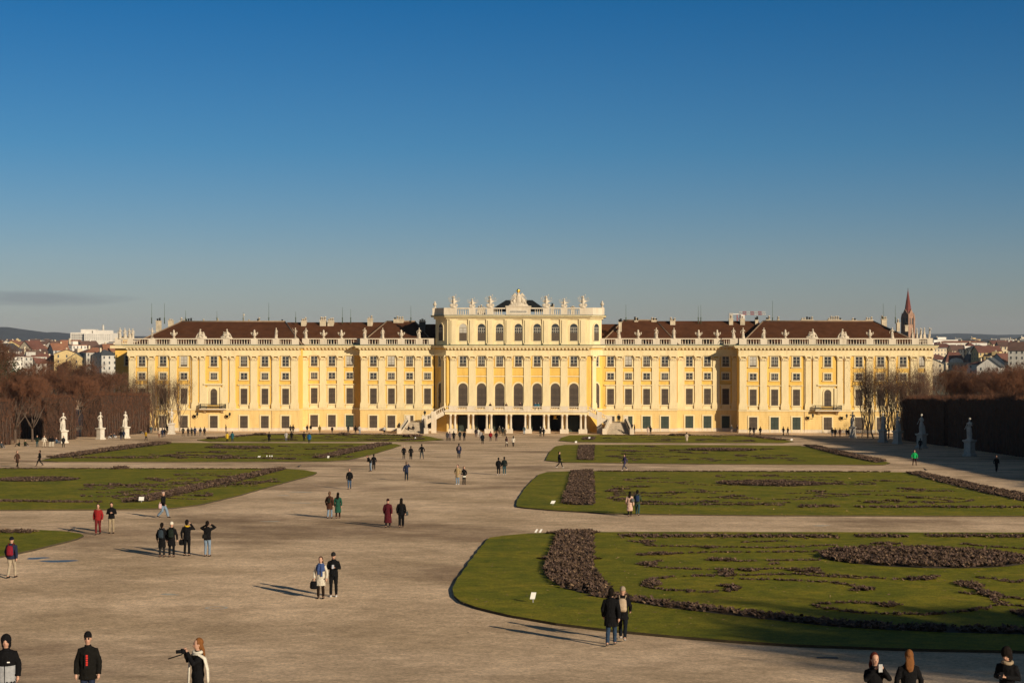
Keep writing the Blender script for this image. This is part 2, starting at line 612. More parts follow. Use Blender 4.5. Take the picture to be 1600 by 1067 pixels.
def make_bed(name, label, cat, parts, group=None, soil=(), kind=None):
    parts = [p for p in parts if p]
    V = np.concatenate([p[0] for p in parts]); mi = np.concatenate([p[2] for p in parts])
    F = np.arange(len(V)).reshape(-1, 3)
    org = V.mean(axis=0); org[2] = V[:, 2].min()
    me = tri_mesh(name, V - org, F, [M_leafA, M_leafB, M_leafC], mi)
    o = link(name, me, loc=tuple(org), label=label, cat=cat, group=group, kind=kind)
    for W in soil:
        sm = MB(); q = soil_poly(W, .006)
        sm.add([(a - org[0], b - org[1], c - org[2]) for a, b, c in q], [tuple(range(len(q)))], M_soil)
        me2 = fixn(sm.mesh('soil'))
        bm = bmesh.new(); bm.from_mesh(me2); bmesh.ops.triangulate(bm, faces=bm.faces[:])
        for f in bm.faces:
            if f.normal.z < 0: f.normal_flip()
        bm.to_mesh(me2); bm.free()
        link('soil', me2, o)
    return o


def gp(pix):
    return [tuple(G(x, y).xy) for x, y in pix]


def ell(x, y, rx, rdepth, n=28):
    """ellipse on the ground about the point seen at x,y; rx px wide, rdepth metres deep"""
    c = G(x, y); a = G(x + rx, y).x - c.x
    return [(c.x + a * math.cos(2 * math.pi * k / n), c.y + rdepth * math.sin(2 * math.pi * k / n)) for k in range(n)]


# ---- near right
lawn('lawn', [(711, 912), (707, 930), (713, 941), (745, 952), (800, 965), (870, 977), (940, 986), (1050, 997), (1150, 1005), (1250, 1011), (1400, 1017), (1600, 1020)],
     [(42, 52), (52, 56), (53, 91)]) if False else None
lawn('lawn', [(1600, 834), (1000, 833), (870, 834), (820, 836), (785, 839), (765, 842), (755, 852), (735, 878), (716, 905), (708, 922), (709, 934), (720, 943), (745, 952), (800, 965), (870, 977), (940, 986), (1050, 997), (1150, 1005), (1250, 1011), (1400, 1017), (1600, 1021)],
     [(38, 54), (48, 56), (53, 62), (53, 93)])
S1 = [(872, 834), (925, 832), (927, 850), (926, 868), (925, 885), (930, 899), (942, 913), (958, 926), (945, 932), (915, 931), (880, 922), (857, 908), (850, 895), (856, 878), (863, 858)]
W = gp(S1)
wings = [bed_line(gp([(842, 876), (862, 876)]), .9, 16, .22, .16), bed_line(gp([(925, 876), (938, 876)]), .9, 16, .22, .16), bed_line(gp([(856, 835), (937, 835)]), 1.0, 18, .2, .16)]
make_bed('flower_bed', 'broad strip of brown-mauve withered plants bending along the inner end of the nearest right lawn', 'flower bed', [bed_poly(W, 22, .21, .20, .05)] + wings, soil=[W])
W = gp([(912, 933), (960, 931), (1040, 943), (1120, 953), (1200, 962), (1300, 973), (1400, 980), (1500, 984), (1700, 988), (1700, 998), (1500, 993), (1400, 989), (1300, 983), (1200, 972), (1100, 960), (1040, 953), (960, 940)])
make_bed('flower_border', 'long dark planted border following the near edge of the nearest right lawn', 'flower border', [bed_poly(W, 20, .2, .15)], soil=[W])
for k, (a, c, lb) in enumerate([(968, 1308, 'ruffled brown border along the far edge of the nearest right lawn, longest piece'), (1336, 1418, 'short ruffled border behind the big oval bed of the nearest right lawn'), (1448, 1700, 'ruffled border at the far edge of the nearest right lawn, running out at the right')]):
    make_bed('flower_border', lb, 'flower border', [bed_line(gp([(a, 840), (c, 841)]), 1.5, 20, .2, .18)], group='far edge borders of the nearest right lawn')
W = ell(1443, 874, 158, 5.0)
make_bed('flower_bed', 'large oval bed of dark withered plants in the nearest right lawn', 'flower bed', [bed_poly(W, 20, .22, .22, .08)], soil=[W])
L4 = [[(985, 848), (1005, 851), (1020, 856), (1100, 857), (1200, 859), (1310, 854)], [(1000, 871), (1040, 866), (995, 870), (1100, 866), (1260, 865), (1310, 862)],
      [(1035, 879), (1003, 885), (1020, 889), (1060, 892), (1150, 893), (1280, 891)], [(1150, 902), (1060, 904), (1020, 908), (1008, 915), (1015, 921), (1050, 926), (1100, 929), (1145, 927), (1152, 920), (1120, 918)],
      [(1105, 878), (1150, 880), (1290, 878)], [(1160, 850), (1230, 848)], [(1140, 903), (1250, 900), (1300, 905), (1350, 907)], [(1145, 908), (1230, 910), (1300, 913), (1345, 920), (1365, 924), (1330, 927)],
      [(1230, 894), (1262, 897), (1320, 903), (1395, 908), (1425, 910), (1445, 906), (1465, 903)], [(1400, 947), (1380, 952), (1400, 948)], [(1400, 949), (1340, 945), (1290, 946), (1275, 951), (1300, 957), (1370, 963), (1450, 964), (1510, 959), (1560, 950)],
      [(1500, 914), (1525, 922), (1550, 935), (1565, 948), (1600, 952), (1680, 958)], [(1525, 905), (1560, 908), (1585, 914), (1600, 911), (1660, 905)], [(1500, 930), (1530, 932), (1620, 942)], [(1585, 958), (1600, 964), (1660, 975)],
      [(1360, 852), (1410, 852)], [(1505, 852), (1530, 856), (1600, 860), (1660, 868)], [(1200, 885), (1215, 883)]]
ptl = []
for i, l in enumerate(L4):
    ptl.append(bed_line(gp(l), .42, 26, .15, .12))
for (x, y, rx, rd) in [(1136, 900, 12, 1.5), (1012, 849.5, 12, .5), (1012, 885, 14, .6), (1030, 869, 20, .5), (1128, 878, 24, .6), (1260, 896, 22, .6), (1515, 918, 18, 1.4), (1545, 932, 16, 1.3), (1400, 905, 0, 0), (1140, 922, 16, .7), (1390, 950, 16, .6), (1170, 895, 18, .5), (1385, 853, 18, .5), (1110, 859, 12, .5), (1600, 965, 14, 1.2), (1020, 916, 16, .9), (1350, 924, 16, .6), (1440, 908, 22, .7)]:
    if rx: ptl.append(bed_poly(ell(x, y, rx, rd), 24, .18, .15))
make_bed('scroll_planting', 'thin curling lines of withered plants drawn across the nearest right lawn', 'scroll planting', ptl, kind='stuff')


def scrolls(x0, x1, y0, y1, n, seed, size, w_):
    """rows of short curling plant lines between two survey corners"""
    rr = random.Random(seed); out = []
    a, c = G(x0, y1), G(x1, y0)
    X0_, X1_, Y0_, Y1_ = a.x, G(x1, y1).x, a.y, c.y
    for _ in range(n):
        cx, cy = rr.uniform(X0_, X1_), rr.uniform(Y0_, Y1_)
        r1, r2 = rr.uniform(1.5, 5), rr.uniform(1.0, 3.5); t0, t1 = rr.uniform(0, 6), rr.uniform(2, 4.4)
        W = [(cx + r1 * math.cos(t0 + t1 * q / 12) * (1 - .3 * q / 12), cy + r2 * math.sin(t0 + t1 * q / 12)) for q in range(13)]
        W = [p for p in W if X0_ < p[0] < X1_ and Y0_ < p[1] < Y1_]
        if len(W) > 2:
            out.append(bed_line(W, w_, 9, size, .12))
            if rr.random() < .6: out.append(bed_poly([(W[0][0] + .9 * math.cos(k), W[0][1] + .7 * math.sin(k)) for k in range(6)], 12, size * 1.2, .16))
    return out


# ---- second right lawn
lawn('lawn', [(1600, 773), (1540, 762), (1480, 749), (1430, 739), (1200, 737.5), (900, 737), (855, 738.5), (843, 742), (830, 753), (815, 771), (806, 788), (808, 793), (825, 795), (860, 798), (960, 804), (1200, 806.5), (1600, 807.5)],
     [(52, 108), (53.5, 112), (54, 136)])
W = gp([(893, 738), (925, 736), (927, 750), (928, 770), (927, 791), (900, 791), (879, 789), (884, 772), (890, 755)])
make_bed('flower_bed', 'brown strip bed crossing the inner end of the second right lawn', 'flower bed', [bed_poly(W, 14, .26, .22, .05)], soil=[W])
W = ell(1205, 757, 84, 4.2)
make_bed('flower_bed', 'flat oval bed in the middle of the second right lawn', 'flower bed', [bed_poly(W, 13, .26, .2, .05)], soil=[W])
W = gp([(1415, 740), (1440, 740), (1500, 753), (1560, 766), (1640, 782), (1640, 792), (1590, 783), (1530, 770), (1470, 755)])
make_bed('flower_border', 'dark slanting border at the outer side of the second right lawn', 'flower border', [bed_poly(W, 12, .26, .2, .05)], soil=[W])
make_bed('flower_border', 'ruffled near-edge border of the second right lawn', 'flower border', [bed_line(gp([(1000, 790), (1225, 791)]), 1.0, 14, .22, .16), bed_line(gp([(1247, 793), (1310, 793.5)]), 1.6, 14, .24, .2), bed_line(gp([(1337, 794), (1700, 795)]), 1.3, 14, .22, .18)])
make_bed('flower_border', 'ruffled far-edge border of the second right lawn', 'flower border', [bed_line(gp([(935, 737.6), (1392, 738.6)]), 1.2, 10, .24, .16)])
make_bed('scroll_planting', 'curling lines of withered plants on the second right lawn', 'scroll planting', scrolls(955, 1560, 746, 787, 34, 5, .2, .45), kind='stuff')

# ---- third and fourth right lawns
lawn('lawn', [(852, 720), (858, 708), (868, 698), (882, 695.5), (1000, 695.5), (1250, 697), (1290, 702), (1330, 711), (1392, 724), (1380, 727), (1100, 725.5), (880, 723)])
W = gp([(905, 697), (928, 696.5), (927, 708), (927, 720), (903, 719.5)])
make_bed('flower_bed', 'brown strip bed across the inner end of the third right lawn', 'flower bed', [bed_poly(W, 9, .32, .22)], soil=[W])
W = ell(1128, 704, 52, 5)
make_bed('flower_bed', 'dark oval bed in the third right lawn', 'flower bed', [bed_poly(W, 8, .32, .3, .05)], soil=[W])
W = gp([(1255, 697), (1275, 698), (1320, 708), (1385, 722), (1370, 724), (1310, 712)])
make_bed('flower_border', 'dark slanting border at the outer side of the third right lawn', 'flower border', [bed_poly(W, 8, .32, .3, .05)], soil=[W])
make_bed('scroll_planting', 'sparse curling plant lines on the third right lawn', 'scroll planting', scrolls(945, 1260, 699, 721, 24, 8, .28, .5), kind='stuff')
lawn('lawn', [(873, 689), (878, 684), (890, 680.5), (950, 679.5), (1170, 681), (1200, 684), (1240, 690.5), (1225, 692.5), (1000, 692), (900, 691)])
W = gp([(912, 684), (930, 683.6), (928, 688), (910, 688)])
make_bed('flower_bed', 'small dark patch bed at the inner end of the farthest right lawn', 'flower bed', [bed_poly(W, 7, .36, .25)], soil=[W])
make_bed('flower_border', 'low dark border behind the farthest right lawn', 'flower border', [bed_line(gp([(935, 680.3), (1170, 681.6)]), 1.6, 5, .36, .22), bed_line(gp([(1170, 682), (1225, 688.5)]), 2, 6, .36, .3), bed_poly(ell(1062, 681.4, 16, 1.6), 8, .5, .55)])
make_bed('scroll_planting', 'sparse plant lines on the farthest right lawn', 'scroll planting', scrolls(945, 1180, 682.5, 690, 12, 9, .34, .6), kind='stuff')

# ---- left lawns
lawn('lawn', [(693, 687.5), (668, 682), (640, 680), (500, 678.6), (440, 678.8), (380, 681), (330, 685), (308, 688), (330, 690.5), (500, 690.5), (660, 690)])
make_bed('flower_border', 'bumpy dark border behind the farthest left lawn', 'flower border', [bed_line(gp([(345, 684.5), (400, 680), (520, 679.4), (640, 681)]), 1.8, 7, .4, .3), bed_poly(ell(407, 680.5, 10, 1.5), 9, .5, .6), bed_poly(ell(537, 680.4, 9, 1.5), 9, .5, .65), bed_poly(ell(330, 686.5, 7, 1.4), 9, .5, .5), bed_poly(ell(645, 683.5, 14, 2.4), 9, .5, .7)])
make_bed('scroll_planting', 'sparse plant lines on the farthest left lawn', 'scroll planting', scrolls(400, 660, 682, 689, 12, 19, .34, .6) + [bed_line(gp([(628, 689), (660, 686.5)]), 1.6, 8, .4, .3)], kind='stuff')
lawn('lawn', [(627, 696.5), (618, 694.2), (560, 693), (300, 692.5), (255, 692.5), (200, 699), (130, 709), (75, 718), (60, 720.5), (90, 722), (300, 722.3), (510, 721.5), (545, 719), (580, 711), (610, 702)])
W = gp([(588, 694.5), (612, 694.5), (565, 705), (525, 714), (505, 717), (490, 717), (530, 707)])
make_bed('flower_border', 'dark slanting border at the inner side of the third left lawn', 'flower border', [bed_poly(W, 8, .34, .34, .05)], soil=[W])
W = gp([(70, 718), (130, 708.5), (200, 698.5), (250, 692.8), (268, 694), (210, 701), (150, 709.5), (110, 715.5)])
make_bed('flower_border', 'long dark hummocky border along the outer side of the third left lawn', 'flower border', [bed_poly(W, 8, .36, .4, .1)], soil=[W])
make_bed('flower_border', 'dark broken border near the front of the third left lawn', 'flower border', [bed_line(gp([(112, 716.5), (245, 717)]), 1.2, 9, .3, .3), bed_line(gp([(275, 717.5), (290, 717)]), 1, 9, .3, .25), bed_line(gp([(320, 716.5), (400, 717.5)]), 1.4, 9, .3, .3), bed_line(gp([(420, 718), (462, 718)]), 1, 9, .3, .25)])
W = ell(372, 700, 52, 4.5)
make_bed('flower_bed', 'flat oval bed in the third left lawn', 'flower bed', [bed_poly(W, 6, .34, .24)])
make_bed('scroll_planting', 'curling plant lines on the third left lawn', 'scroll planting', scrolls(160, 540, 696, 718, 30, 28, .28, .5), kind='stuff')
lawn('lawn', [(0, 732), (200, 732.5), (440, 733), (475, 735.5), (496, 739), (488, 743.5), (430, 759), (370, 776), (310, 790), (270, 795), (200, 797), (0, 798)], [(-52, 112), (-52.5, 170)])
W = gp([(428, 734), (448, 734), (400, 747), (330, 763), (270, 777), (235, 785), (192, 787.5), (200, 783), (250, 773), (330, 755)])
make_bed('flower_border', 'rough mauve border slanting along the inner side of the second left lawn', 'flower border', [bed_poly(W, 12, .28, .26, .05)], soil=[W])
make_bed('flower_border', 'ruffled near-edge border of the second left lawn', 'flower border', [bed_line(gp([(-60, 784.5), (160, 786.5)]), 1.3, 14, .24, .2)])
make_bed('flower_border', 'thin far-edge border of the second left lawn', 'flower border', [bed_line(gp([(-60, 733.2), (440, 734)]), 1.1, 8, .26, .16), bed_poly(ell(187, 733.6, 10, 1.4), 10, .4, .4)])
W = ell(58, 750.5, 64, 3.8)
make_bed('flower_bed', 'flat oval bed at the left end of the second left lawn', 'flower bed', [bed_poly(W, 10, .28, .18)], soil=[W])
make_bed('scroll_planting', 'curling plant lines on the second left lawn', 'scroll planting', scrolls(0, 330, 741, 781, 26, 38, .2, .45), kind='stuff')
lawn('lawn', [(0, 829.5), (60, 830), (100, 832), (125, 835.5), (131, 839), (120, 843.5), (92, 851), (55, 860), (0, 872)], [(-26, 64), (-40, 62), (-50, 70), (-52, 94)])
make_bed('flower_border', 'mauve strip at the far edge of the nearest left lawn', 'flower border', [bed_line(gp([(-60, 833), (30, 833.5), (52, 834)]), 1.6, 18, .24, .2)])

# small white sheets and lawn notices on posts
M_white = mat('white_enamel', (.78, .77, .74), .5)
M_greymetal = mat('grey_metal', (.25, .25, .25), .5)
def notice(x, y, h, wd, label, lean=0.2, rz=0.0, n=1):
    c = G(x, y)
    for k in range(n):
        mb = MB()
        mb.box(-.02, .02, -.015, .015, 0, h * .7, M_greymetal)
        o = mb.build('lawn_sign', loc=(c.x + k * .27, c.y, c.z + (LAWN_H if n == 1 else 0)), rz=rz, label=label if n == 1 else ['white slanted sign of a pair at the near right lawn corner, left one', 'white slanted sign of a pair at the near right lawn corner, right one'][k], cat='sign')
        mb = MB(); a = h * .35
        s_ = lean
        mb.add([(-wd / 2 - s_ * .5, -.02, a), (wd / 2 - s_ * .5, -.02, a), (wd / 2 + s_ * .5, -.02, h), (-wd / 2 + s_ * .5, -.02, h), (-wd / 2 - s_ * .5, -.04, a), (wd / 2 - s_ * .5, -.04, a), (wd / 2 + s_ * .5, -.04, h), (-wd / 2 + s_ * .5, -.04, h)],
               [(0, 1, 2, 3), (7, 6, 5, 4), (0, 4, 5, 1), (1, 5, 6, 2), (2, 6, 7, 3), (3, 7, 4, 0)], M_white)
        mb.build('sign_panel', o)
notice(833, 945, .42, .2, 'small white slanted notice on the grass of the nearest right lawn', .06)
notice(838, 834, .3, .12, '', .12, n=2)
notice(864, 791, .34, .3, 'small white notice at the near corner of the second right lawn', .12)
notice(221, 787, .45, .4, 'small square white notice in the second left lawn', .03)
notice(513, 718, .4, .26, 'small white notice on the third left lawn by the slanting border', .05)
for x, lb in ((405, 'flat white slip lying on the third left lawn'),):
    notice(x, 716, .22, .35, lb, .1)
for k, x in enumerate((417, 421.5, 425)):
    notice(x, 715.5, .26, .14, 'small white tag on the third left lawn, ' + ('left', 'middle', 'right')[k] + ' of three', .02)
notice(649, 687, .4, .22, 'small white notice on the farthest left lawn by the dark mound', .05)
notice(900, 694, .45, .35, 'small white notice on the path corner between the far right lawns', .03)
notice(921, 687, .45, .35, 'small white notice on the farthest right lawn', .03)
notice(1237, 690, .45, .35, 'small white notice at the outer tip of the farthest right lawn', .05)
notice(390, 693, .2, .8, 'low white marker at the back of the third left lawn', .05) if False else None

# fallen leaves and grit scattered over the lawns and paths
def litter(name, n, x0, x1, y0, y1, size, mats_, dz, label):
    X = npr.uniform(AX + x0, AX + x1, n); Yv = npr.uniform(y0, y1, n)
    Z = 0.036 * (345 - Yv) + np.where(Yv < 60, .0018 * (60 - Yv) ** 2, 0) + dz
    C_ = np.stack([X, Yv, Z], 1); a = npr.normal(0, 1, (n, 3, 3)) * [size, size, size * .35]
    a[:, :, 2] = np.abs(a[:, :, 2])
    V = (C_[:, None, :] + a).reshape(-1, 3)
    me = tri_mesh(name, V, np.arange(n * 3).reshape(-1, 3), mats_, npr.integers(0, len(mats_), n))
    link(name, me, kind='stuff', label=label, cat='litter')
litter('fallen_leaves', 1500, 12, 48, 56, 93, .045, [mat('dry_leaf', (.45, .27, .12), .9), M_leafC], LAWN_H + .01, 'small dry leaves scattered on the nearest right lawn')
litter('fallen_leaves', 1500, 12, 52, 108, 170, .06, [mat('dry_leaf', (.45, .27, .12), .9), M_leafC], LAWN_H + .01, 'small dry leaves scattered on the second right lawn')
litter('loose_pebbles', 5000, -22, 34, 40, 110, .022, [mat('pale_pebble', (.62, .52, .38), .9), mat('dark_pebble', (.12, .09, .06), .9)], .006, 'loose pebbles on the near gravel')
# ================================================================ the palace
def plaster(name, col, dirt):
    m = bpy.data.materials.new(name); m.use_nodes = True
    nt, b = shade_nodes(m); N, L = nt.nodes.new, nt.links.new
    tc = N('ShaderNodeTexCoord')
    def nz(sc, scale, det=6):
        mp = N('ShaderNodeMapping'); mp.inputs['Scale'].default_value = scale; L(tc.outputs['Object'], mp.inputs[0])
        n = N('ShaderNodeTexNoise'); n.inputs['Scale'].default_value = sc; n.inputs['Detail'].default_value = det; n.inputs['Roughness'].default_value = .65
        L(mp.outputs[0], n.inputs['Vector']); return n.outputs['Fac']
    r = N('ShaderNodeValToRGB'); r.color_ramp.elements[0].position = .3; r.color_ramp.elements[1].position = .72
    r.color_ramp.elements[0].color = (*[c * (1 - dirt) for c in col], 1); r.color_ramp.elements[1].color = (*[min(1, c * (1 + dirt * .5)) for c in col], 1)
    L(nz(.35, (1, 1, .45)), r.inputs[0])
    r2 = N('ShaderNodeValToRGB'); r2.color_ramp.elements[0].position = .3; r2.color_ramp.elements[1].position = .55
    r2.color_ramp.elements[0].color = (.88, .845, .79, 1); r2.color_ramp.elements[1].color = (1, 1, 1, 1)
    L(nz(1.6, (1, 1, .18)), r2.inputs[0])
    x = N('ShaderNodeMix'); x.data_type = 'RGBA'; x.blend_type = 'MULTIPLY'; x.inputs[0].default_value = 1
    L(r.outputs[0], x.inputs[6]); L(r2.outputs[0], x.inputs[7]); L(x.outputs[2], b.inputs['Base Color'])
    b.inputs['Roughness'].default_value = .9; b.inputs['Specular IOR Level'].default_value = .2
    return m


M_yel = plaster('yellow_plaster', (.76, .49, .12), .11)
M_cream = plaster('cream_stucco', (.745, .625, .375), .08)
M_rust = plaster('rusticated_plaster', (.76, .56, .24), .09)
M_stone = plaster('pale_stone', (.66, .575, .45), .14)
M_cap = mat('carved_stone', (.52, .40, .24), .9, .35, 4)
M_copper = mat('copper_flashing', (.065, .095, .055), .6, .3, .5)
M_glass = mat('window_glass', (.035, .04, .045), .12, spec=.6)
M_blind = mat('white_blind', (.44, .41, .35), .7)
M_sash = mat('grey_sash', (.30, .27, .215), .6)
M_shut = mat('brown_shutter', (.078, .056, .038), .75, .15, 2)
M_shutd = mat('brown_shutter_slats', (.042, .031, .023), .8)
M_green = mat('green_shutter', (.030, .048, .034), .7, .2, 2)
M_greend = mat('green_shutter_slats', (.018, .03, .022), .7)
M_roof = mat('brown_tiles', (.088, .036, .018), .95, .2, .5, bump=.4, bscale=6, spec=.08)
M_ridge = mat('ridge_tiles', (.24, .17, .11), .9, .2, 1)
M_dark = mat('black_roofing', (.014, .016, .015), .5, .2, .5)
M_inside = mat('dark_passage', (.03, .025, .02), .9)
M_iron2 = mat('wrought_iron', (.018, .018, .018), .5)
M_gold = mat('gilding', (.75, .48, .10), .35, metal=.9)

palace = empty('palace', (AX, FY, 0), label='long yellow baroque palace with brown roofs and raised central storey', cat='palace')
PAL = palace
Z_STR, Z_CAP0, Z_CAP1, Z_CORN, Z_TOP = 5.0, 15.9, 17.05, 19.3, 20.95


def px(x, yp):
    return XP(x, FY + yp) - AX


# ---------- shared window meshes (origin bottom centre, at the wall face, front = -Y)
def surround(w, z0, z1, t=.28, arch=False, sill=True, pediment=False, m=None):
    mb = MB(); m = m or M_cream
    mb.box(-w / 2 - t, -w / 2, -.11, .05, z0, z1, m); mb.box(w / 2, w / 2 + t, -.11, .05, z0, z1, m)
    if arch:
        n = 10; r0, r1 = w / 2, w / 2 + t
        o = [(r1 * math.cos(math.pi * k / n), z1 + r1 * math.sin(math.pi * k / n)) for k in range(n + 1)] + [(-r0 * math.cos(math.pi * k / n), z1 + r0 * math.sin(math.pi * k / n)) for k in range(n + 1)]
        mb.prism(o, -.11, .05, m)
    else:
        mb.box(-w / 2 - t, w / 2 + t, -.115, .05, z1, z1 + t, m)
    if sill: mb.box(-w / 2 - t - .12, w / 2 + t + .12, -.26, .05, z0 - .22, z0, m)
    if pediment:
        mb.box(-w / 2 - t, w / 2 + t, -.09, .05, z1 + t, z1 + t + .5, m)
        mb.box(-w / 2 - t - .35, w / 2 + t + .35, -.36, .05, z1 + t + .5, z1 + t + .68, m)
        mb.box(-w / 2 - .2, w / 2 + .2, -.08, .05, z0 - 1.05, z0 - .24, m)
    return mb.mesh('surround')


def panes(w, z0, z1, cols, rows, glass=None, low=0.0, archn=0, sash=None):
    """glazed casement: sheet of glass with sash bars; low = height of closed shutter at the foot"""
    mb = MB(); glass = glass or M_glass; sash = sash or M_sash
    if archn:
        n = archn; r0 = w / 2
        o = [(-w / 2, z0), (w / 2, z0)] + [(r0 * math.cos(math.pi * k / n), z1 + r0 * math.sin(math.pi * k / n)) for k in range(n + 1)]
        mb.prism(o, -.03, .04, glass)
    else:
        mb.box(-w / 2, w / 2, -.03, .04, z0, z1, glass)
    b = .055
    for i in range(cols + 1):
        x = -w / 2 + w * i / cols
        bb = b * (1.7 if i in (0, cols) or 2 * i == cols else 1)
        mb.box(x - bb, x + bb, -.062, -.03, z0, z1, sash)
    for j in range(rows + 1):
        z = z0 + (z1 - z0) * j / rows
        bb = b * (1.5 if j in (0, rows) else 1)
        mb.box(-w / 2, w / 2, -.068, -.032, z - bb, z + bb, sash)
    if low:
        mb.box(-w / 2 + .02, w / 2 - .02, -.085, -.07, z0, z0 + low, M_shut)
    return mb.mesh('pane')


def shutters(w, z0, z1, A, B, archn=0):
    mb = MB()
    if archn:
        n = archn; r0 = w / 2
        o = [(-w / 2, z0), (w / 2, z0)] + [(r0 * math.cos(math.pi * k / n), z1 + r0 * math.sin(math.pi * k / n)) for k in range(n + 1)]
        mb.prism(o, -.03, .03, A)
    else:
        mb.box(-w / 2, w / 2, -.03, .03, z0, z1, A)
    H = z1 - z0
    for sx in (-1, 1):
        xa, xb = (sx * .05, sx * (w / 2 - .12)) if sx > 0 else (sx * (w / 2 - .12), sx * .05)
        for q in range(3):
            a, c = z0 + .12 + H * q / 3, z0 + H * (q + 1) / 3 - .1
            k = max(3, int((c - a) / .16))
            for i in range(k):
                zz = a + (c - a) * (i + .5) / k
                mb.box(xa + .06, xb - .0, -.05, -.03, zz - .045, zz + .03, B)
    mb.box(-.03, .03, -.06, -.03, z0, z1, B)
    mb.box(-w / 2, w / 2, -.056, -.03, (z0 + z1) / 2 - .04, (z0 + z1) / 2 + .04, B)
    return mb.mesh('shutter')


WW = 1.55
sur_up = surround(WW, 0, 2.3); sur_mz = surround(WW, 0, 1.5); sur_mn = surround(WW, 0, 3.55, pediment=True); sur_gr = surround(1.8, 0, 3.3, .3, sill=False)
pn_up = [panes(WW, 0, 2.3, 2, 3, low=.55), panes(WW, 0, 2.3, 2, 3, glass=M_blind, low=.4), panes(WW, 0, 2.3, 4, 3, low=.5), panes(WW, 0, 2.3, 2, 3, glass=M_glass)]
pn_mz = [panes(WW, 0, 1.5, 2, 2, low=.3), panes(WW, 0, 1.5, 4, 2, low=.3), shutters(WW, 0, 1.5, M_shut, M_shutd)]
sh_mn = shutters(WW, 0, 3.55, M_shut, M_shutd); sh_gr = shutters(1.8, 0, 3.3, M_shut, M_shutd); sh_gg = shutters(1.8, 0, 3.3, M_green, M_greend)


def window(name, sme, pname, pme, x, yp, z, rz=0):
    o = link(name, sme, PAL, (x, yp, z), rz)
    link(pname, pme, o)
    return o


def column_of_windows(x, yp, green=False, skip=(), rz=0, v=0, sxs=1.0):
    c = []
    if 'u' not in skip: c.append(window('window', sur_up, 'casement', pn_up[(0, 0, 1, 2, 0, 3)[v % 6]], x, yp, 14.6, rz))
    if 'z' not in skip: c.append(window('small_window', sur_mz, 'casement', pn_mz[(0, 1, 0, 0, 1)[v % 5]], x, yp, 11.65, rz))
    if 'm' not in skip: c.append(window('tall_window', sur_mn, 'shutter', sh_mn, x, yp, 6.05, rz))
    if 'g' not in skip: c.append(window('door' if green else 'ground_window', sur_gr, 'shutter', sh_gg if green else sh_gr, x, yp - .13, .15, rz))
    if sxs != 1.0:
        for o in c: o.scale = (sxs, 1, 1)


# ---------- pilaster
def pilaster_mesh(w=1.55):
    mb = MB()
    mb.box(-w / 2 - .18, w / 2 + .18, -.42, .02, Z_STR + .1, 6.15, M_cream)
    mb.box(-w / 2 - .1, w / 2 + .1, -.36, .02, 6.15, 6.5, M_cream)
    mb.box(-w / 2, w / 2, -.28, .02, 6.5, Z_CAP0, M_cream)
    return mb.mesh('pilaster')


def capital_mesh(w=1.55):
    mb = MB()
    z = Z_CAP0
    mb.frustum(0, -.14, z, z + .62, w / 2 - .05, .16, w / 2 + .12, .26, M_cap)
    for sx in (-1, 1):
        mb.ball((sx * w * .43, -.38, z + .78), (.25, .16, .24), M_cream, 8, 5)
        mb.frustum(sx * w * .22, -.36, z + .05, z + .6, .1, .03, .17, .1, M_cream)
    mb.frustum(0, -.37, z + .1, z + .66, .1, .03, .2, .1, M_cream)
    mb.box(-w / 2 - .22, w / 2 + .22, -.5, .02, z + .95, Z_CAP1 + .1, M_cream)
    return mb.mesh('capital')


pil_me, cap_me = pilaster_mesh(), capital_mesh()
pil_me2, cap_me2 = pilaster_mesh(1.25), capital_mesh(1.25)


def pilaster(x, yp, narrow=False, rz=0):
    o = link('pilaster', pil_me2 if narrow else pil_me, PAL, (x, yp, 0), rz)
    link('capital', cap_me2 if narrow else cap_me, o)


def baluster_run(mb, x0, x1, y, z0, z1, step=.52, m=None):
    m = m or M_stone
    n = max(1, int(round((x1 - x0) / step)))
    h = z1 - z0
    for i in range(n):
        x = x0 + (x1 - x0) * (i + .5) / n
        mb.lathe(x, y, [(z0, .11), (z0 + .12 * h, .11), (z0 + .18 * h, .06), (z0 + .38 * h, .13), (z0 + .6 * h, .06), (z0 + .85 * h, .055), (z0 + h, .11)], m, n=6)


